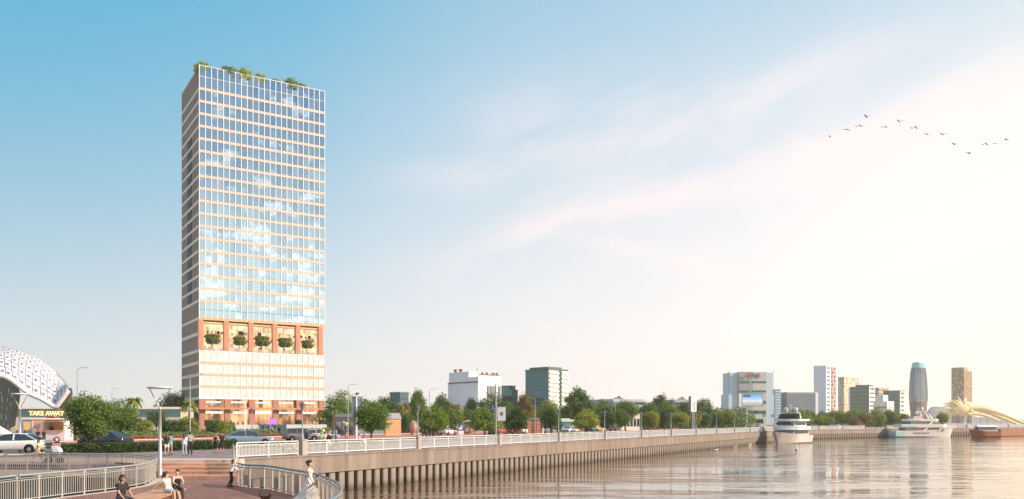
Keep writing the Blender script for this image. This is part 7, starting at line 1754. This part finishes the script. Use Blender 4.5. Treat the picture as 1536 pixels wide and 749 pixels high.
pp('customer in black at the food truck hatch, left of two', 57, 666.5, 5, 1.70, top=('tee','black'), bottom=('trousers','black'), hair=('short','dark'), arm=((20,8,50),(10,8,20)))
pp('customer with reddish hair in black at the food truck hatch, right of two', 66, 666.5, -5, 1.70, fem=True, top=('tee','black'), bottom=('dress','dark'), hair=('long','red'))
pp('person with dark red hair standing behind the white car, far left', 27, 668, 15, 1.66, fem=True, top=('tee','dark'), bottom=('trousers','black'), hair=('long','red'))
pp('person in dark clothes behind the white car, next to the truck cab', 37.5, 667.5, -10, 1.64, fem=True, top=('long','black'), bottom=('trousers','black'), hair=('long','dark'))
vp = G(71,664.5)+V3(0,.95,.55); person('vendor in dark clothes inside the food truck', vp, R(180), 1.70, top=('long','dark'), bottom=('trousers','black'), hair=('short','red'), group=PM)
# strolling group
pp('woman in white with balloons, first of the strolling group', 487, 675.5, -80, 1.66, fem=True, leg=W1, arm=A1, top=('tee','white'), bottom=('trousers','dark'), hair=('short','dark'))
pp('woman in a black jacket over white, second of the strolling group', 493, 675, -85, 1.68, fem=True, leg=W2, arm=A2, top=('long','black'), bottom=('skirt','white'), hair=('long','fair'))
wk = pp('fair-haired man in a blue shirt reading a sheet of paper as he walks', 504, 675, -88, 1.80, leg=W1, arm=((30,6,60),(35,6,58)), top=('long','blue'), bottom=('trousers','dark'), hair=('short','fair'))
pp('woman with long dark hair in a black dress walking behind the railing', 520, 674, -95, 1.70, fem=True, leg=W2, arm=A1, top=('tank','black'), bottom=('dress','black'), hair=('long','dark'))
pp('child in pink walking hand in hand behind the railing', 539, 673, 80, 1.45, leg=W1, arm=A1, top=('tee','tan'), bottom=('trousers','pink'), hair=('short','red'))
pp('woman in a blue-violet top beside the child in pink', 546, 672.5, 85, 1.62, fem=True, leg=W2, arm=A2, top=('tee','violet'), bottom=('shorts','white'), hair=('short','fair'))
mb = MB(); mb.obox((0,0,0),(.22,.01,.30),0); o = mb.build('paper_sheet', WHITE); o.location = G(508,675)+V3(0,-.02,1.22); o.rotation_euler = (R(0),R(42),R(8)); tag(o, 'white sheet of paper held by the man in blue', 'paper')
def balloon(x, y, Y, col, label, zb):
    p = P(x, y, Y); t = thing('balloon', label, 'balloon', p, 0, 'party balloons'); mb = MB(); mb.lathe([(.012,-.20),(.03,-.185),(.09,-.12),(.155,-.0),(.15,.09),(.10,.155),(.0,.185)], n=14); mb.build('skin', mat('balloon_'+col[0], col[1], .25, .03, 2), t)
    mb = MB(); mb.path([(0,0,-.20),(.02,0,-.5),(zb[0],0,zb[1])], .006, 4); mb.build('string', WHITE, t)
balloon(481.8,650,77,('green',(.12,.50,.22)),'green balloon over the first walkers, low at the left',(.25,-.75)); balloon(484.8,646.8,77,('yellow',(.72,.62,.20)),'yellow balloon above the low green one',(.1,-.95))
balloon(515,634.8,78,('green',(.12,.50,.22)),'higher green balloon before the grey kiosk',(.3,-1.5)); balloon(519.3,636.6,78,('peach',(.80,.50,.25)),'peach balloon beside the higher green one',(.05,-1.4))
# small figures further off
pp('person in navy beside the dark SUV', 460, 667.5, 170, 1.70, top=('long','navy'), bottom=('trousers','dark'))
pp('man in grey standing at the road before the tower, left of two', 408, 653.5, 180, 1.75, top=('tee','grey'), bottom=('trousers','dark'))
pp('man in black standing at the road before the tower, right of two', 418.5, 653.8, 170, 1.75, top=('long','black'), bottom=('trousers','black'))
pp('left of two people in black behind the railing by the lantern', 634, 663.5, 90, 1.72, top=('long','black'), bottom=('trousers','black')); pp('right of two people in black behind the railing by the lantern', 640, 663, 60, 1.70, top=('long','black'), bottom=('trousers','dark'))
pp('left of two people in black walking right of the yellow bus', 915.5, 656, -80, 1.72, leg=W1, arm=A1, top=('long','black'), bottom=('trousers','black')); pp('right of two people in black walking right of the yellow bus', 923, 655.5, -80, 1.74, leg=W2, arm=A2, top=('long','black'), bottom=('trousers','black'))
pp('small dark figure under the lime round tree, leftmost of three', 967.5, 653, -80, 1.70, leg=W1, arm=A1, top=('tee','navy'), bottom=('trousers','black')); pp('small red-topped figure under the lime round tree, middle of three', 975, 652.7, 80, 1.70, leg=W2, arm=A2, top=('tee','red'), bottom=('trousers','black'))
pp('small dark figure by the small dark cone tree, rightmost of three', 996.5, 651.5, -70, 1.72, top=('long','black'), bottom=('trousers','black'))
for x, y, rz, lab, c_ in [(648,655,62,'rider in dark red on the left motorbike','dark'),(655,654.6,62,'rider in black on the right motorbike','black')]:
    person(lab, G(x,y)+V3(-.15,-.25,.30), qa-R(90), 1.68, leg=((62,78,16),(62,78,16)), arm=((52,8,30),(52,8,30)), lean=12, top=('long',c_), bottom=('trousers','dark'), hair=('short','dark'), sit=True, group=PM)
for x, Y, lab in [(366,236,'dark figure standing at the left of the tower entrance'),(389,232,'seated cafe guest in dark clothes, left of two at the tower'),(397,233,'seated cafe guest in dark clothes, right of two at the tower')]:
    person(lab, A(x,Y,ZP+(.9 if 'stand' in lab else .5)), R(180), 1.72, top=('long','black'), bottom=('trousers','black'), group='people at the tower entrance')
mb = MB(); a = A(355,237); b = A(470,258); dv = b-a; mb.bar((a.x,a.y,ZP+.45),(b.x,b.y,ZP+.45),9,.9); structure(mb.build('forecourt', STONE))

bpy.data.scenes.remove(WS)
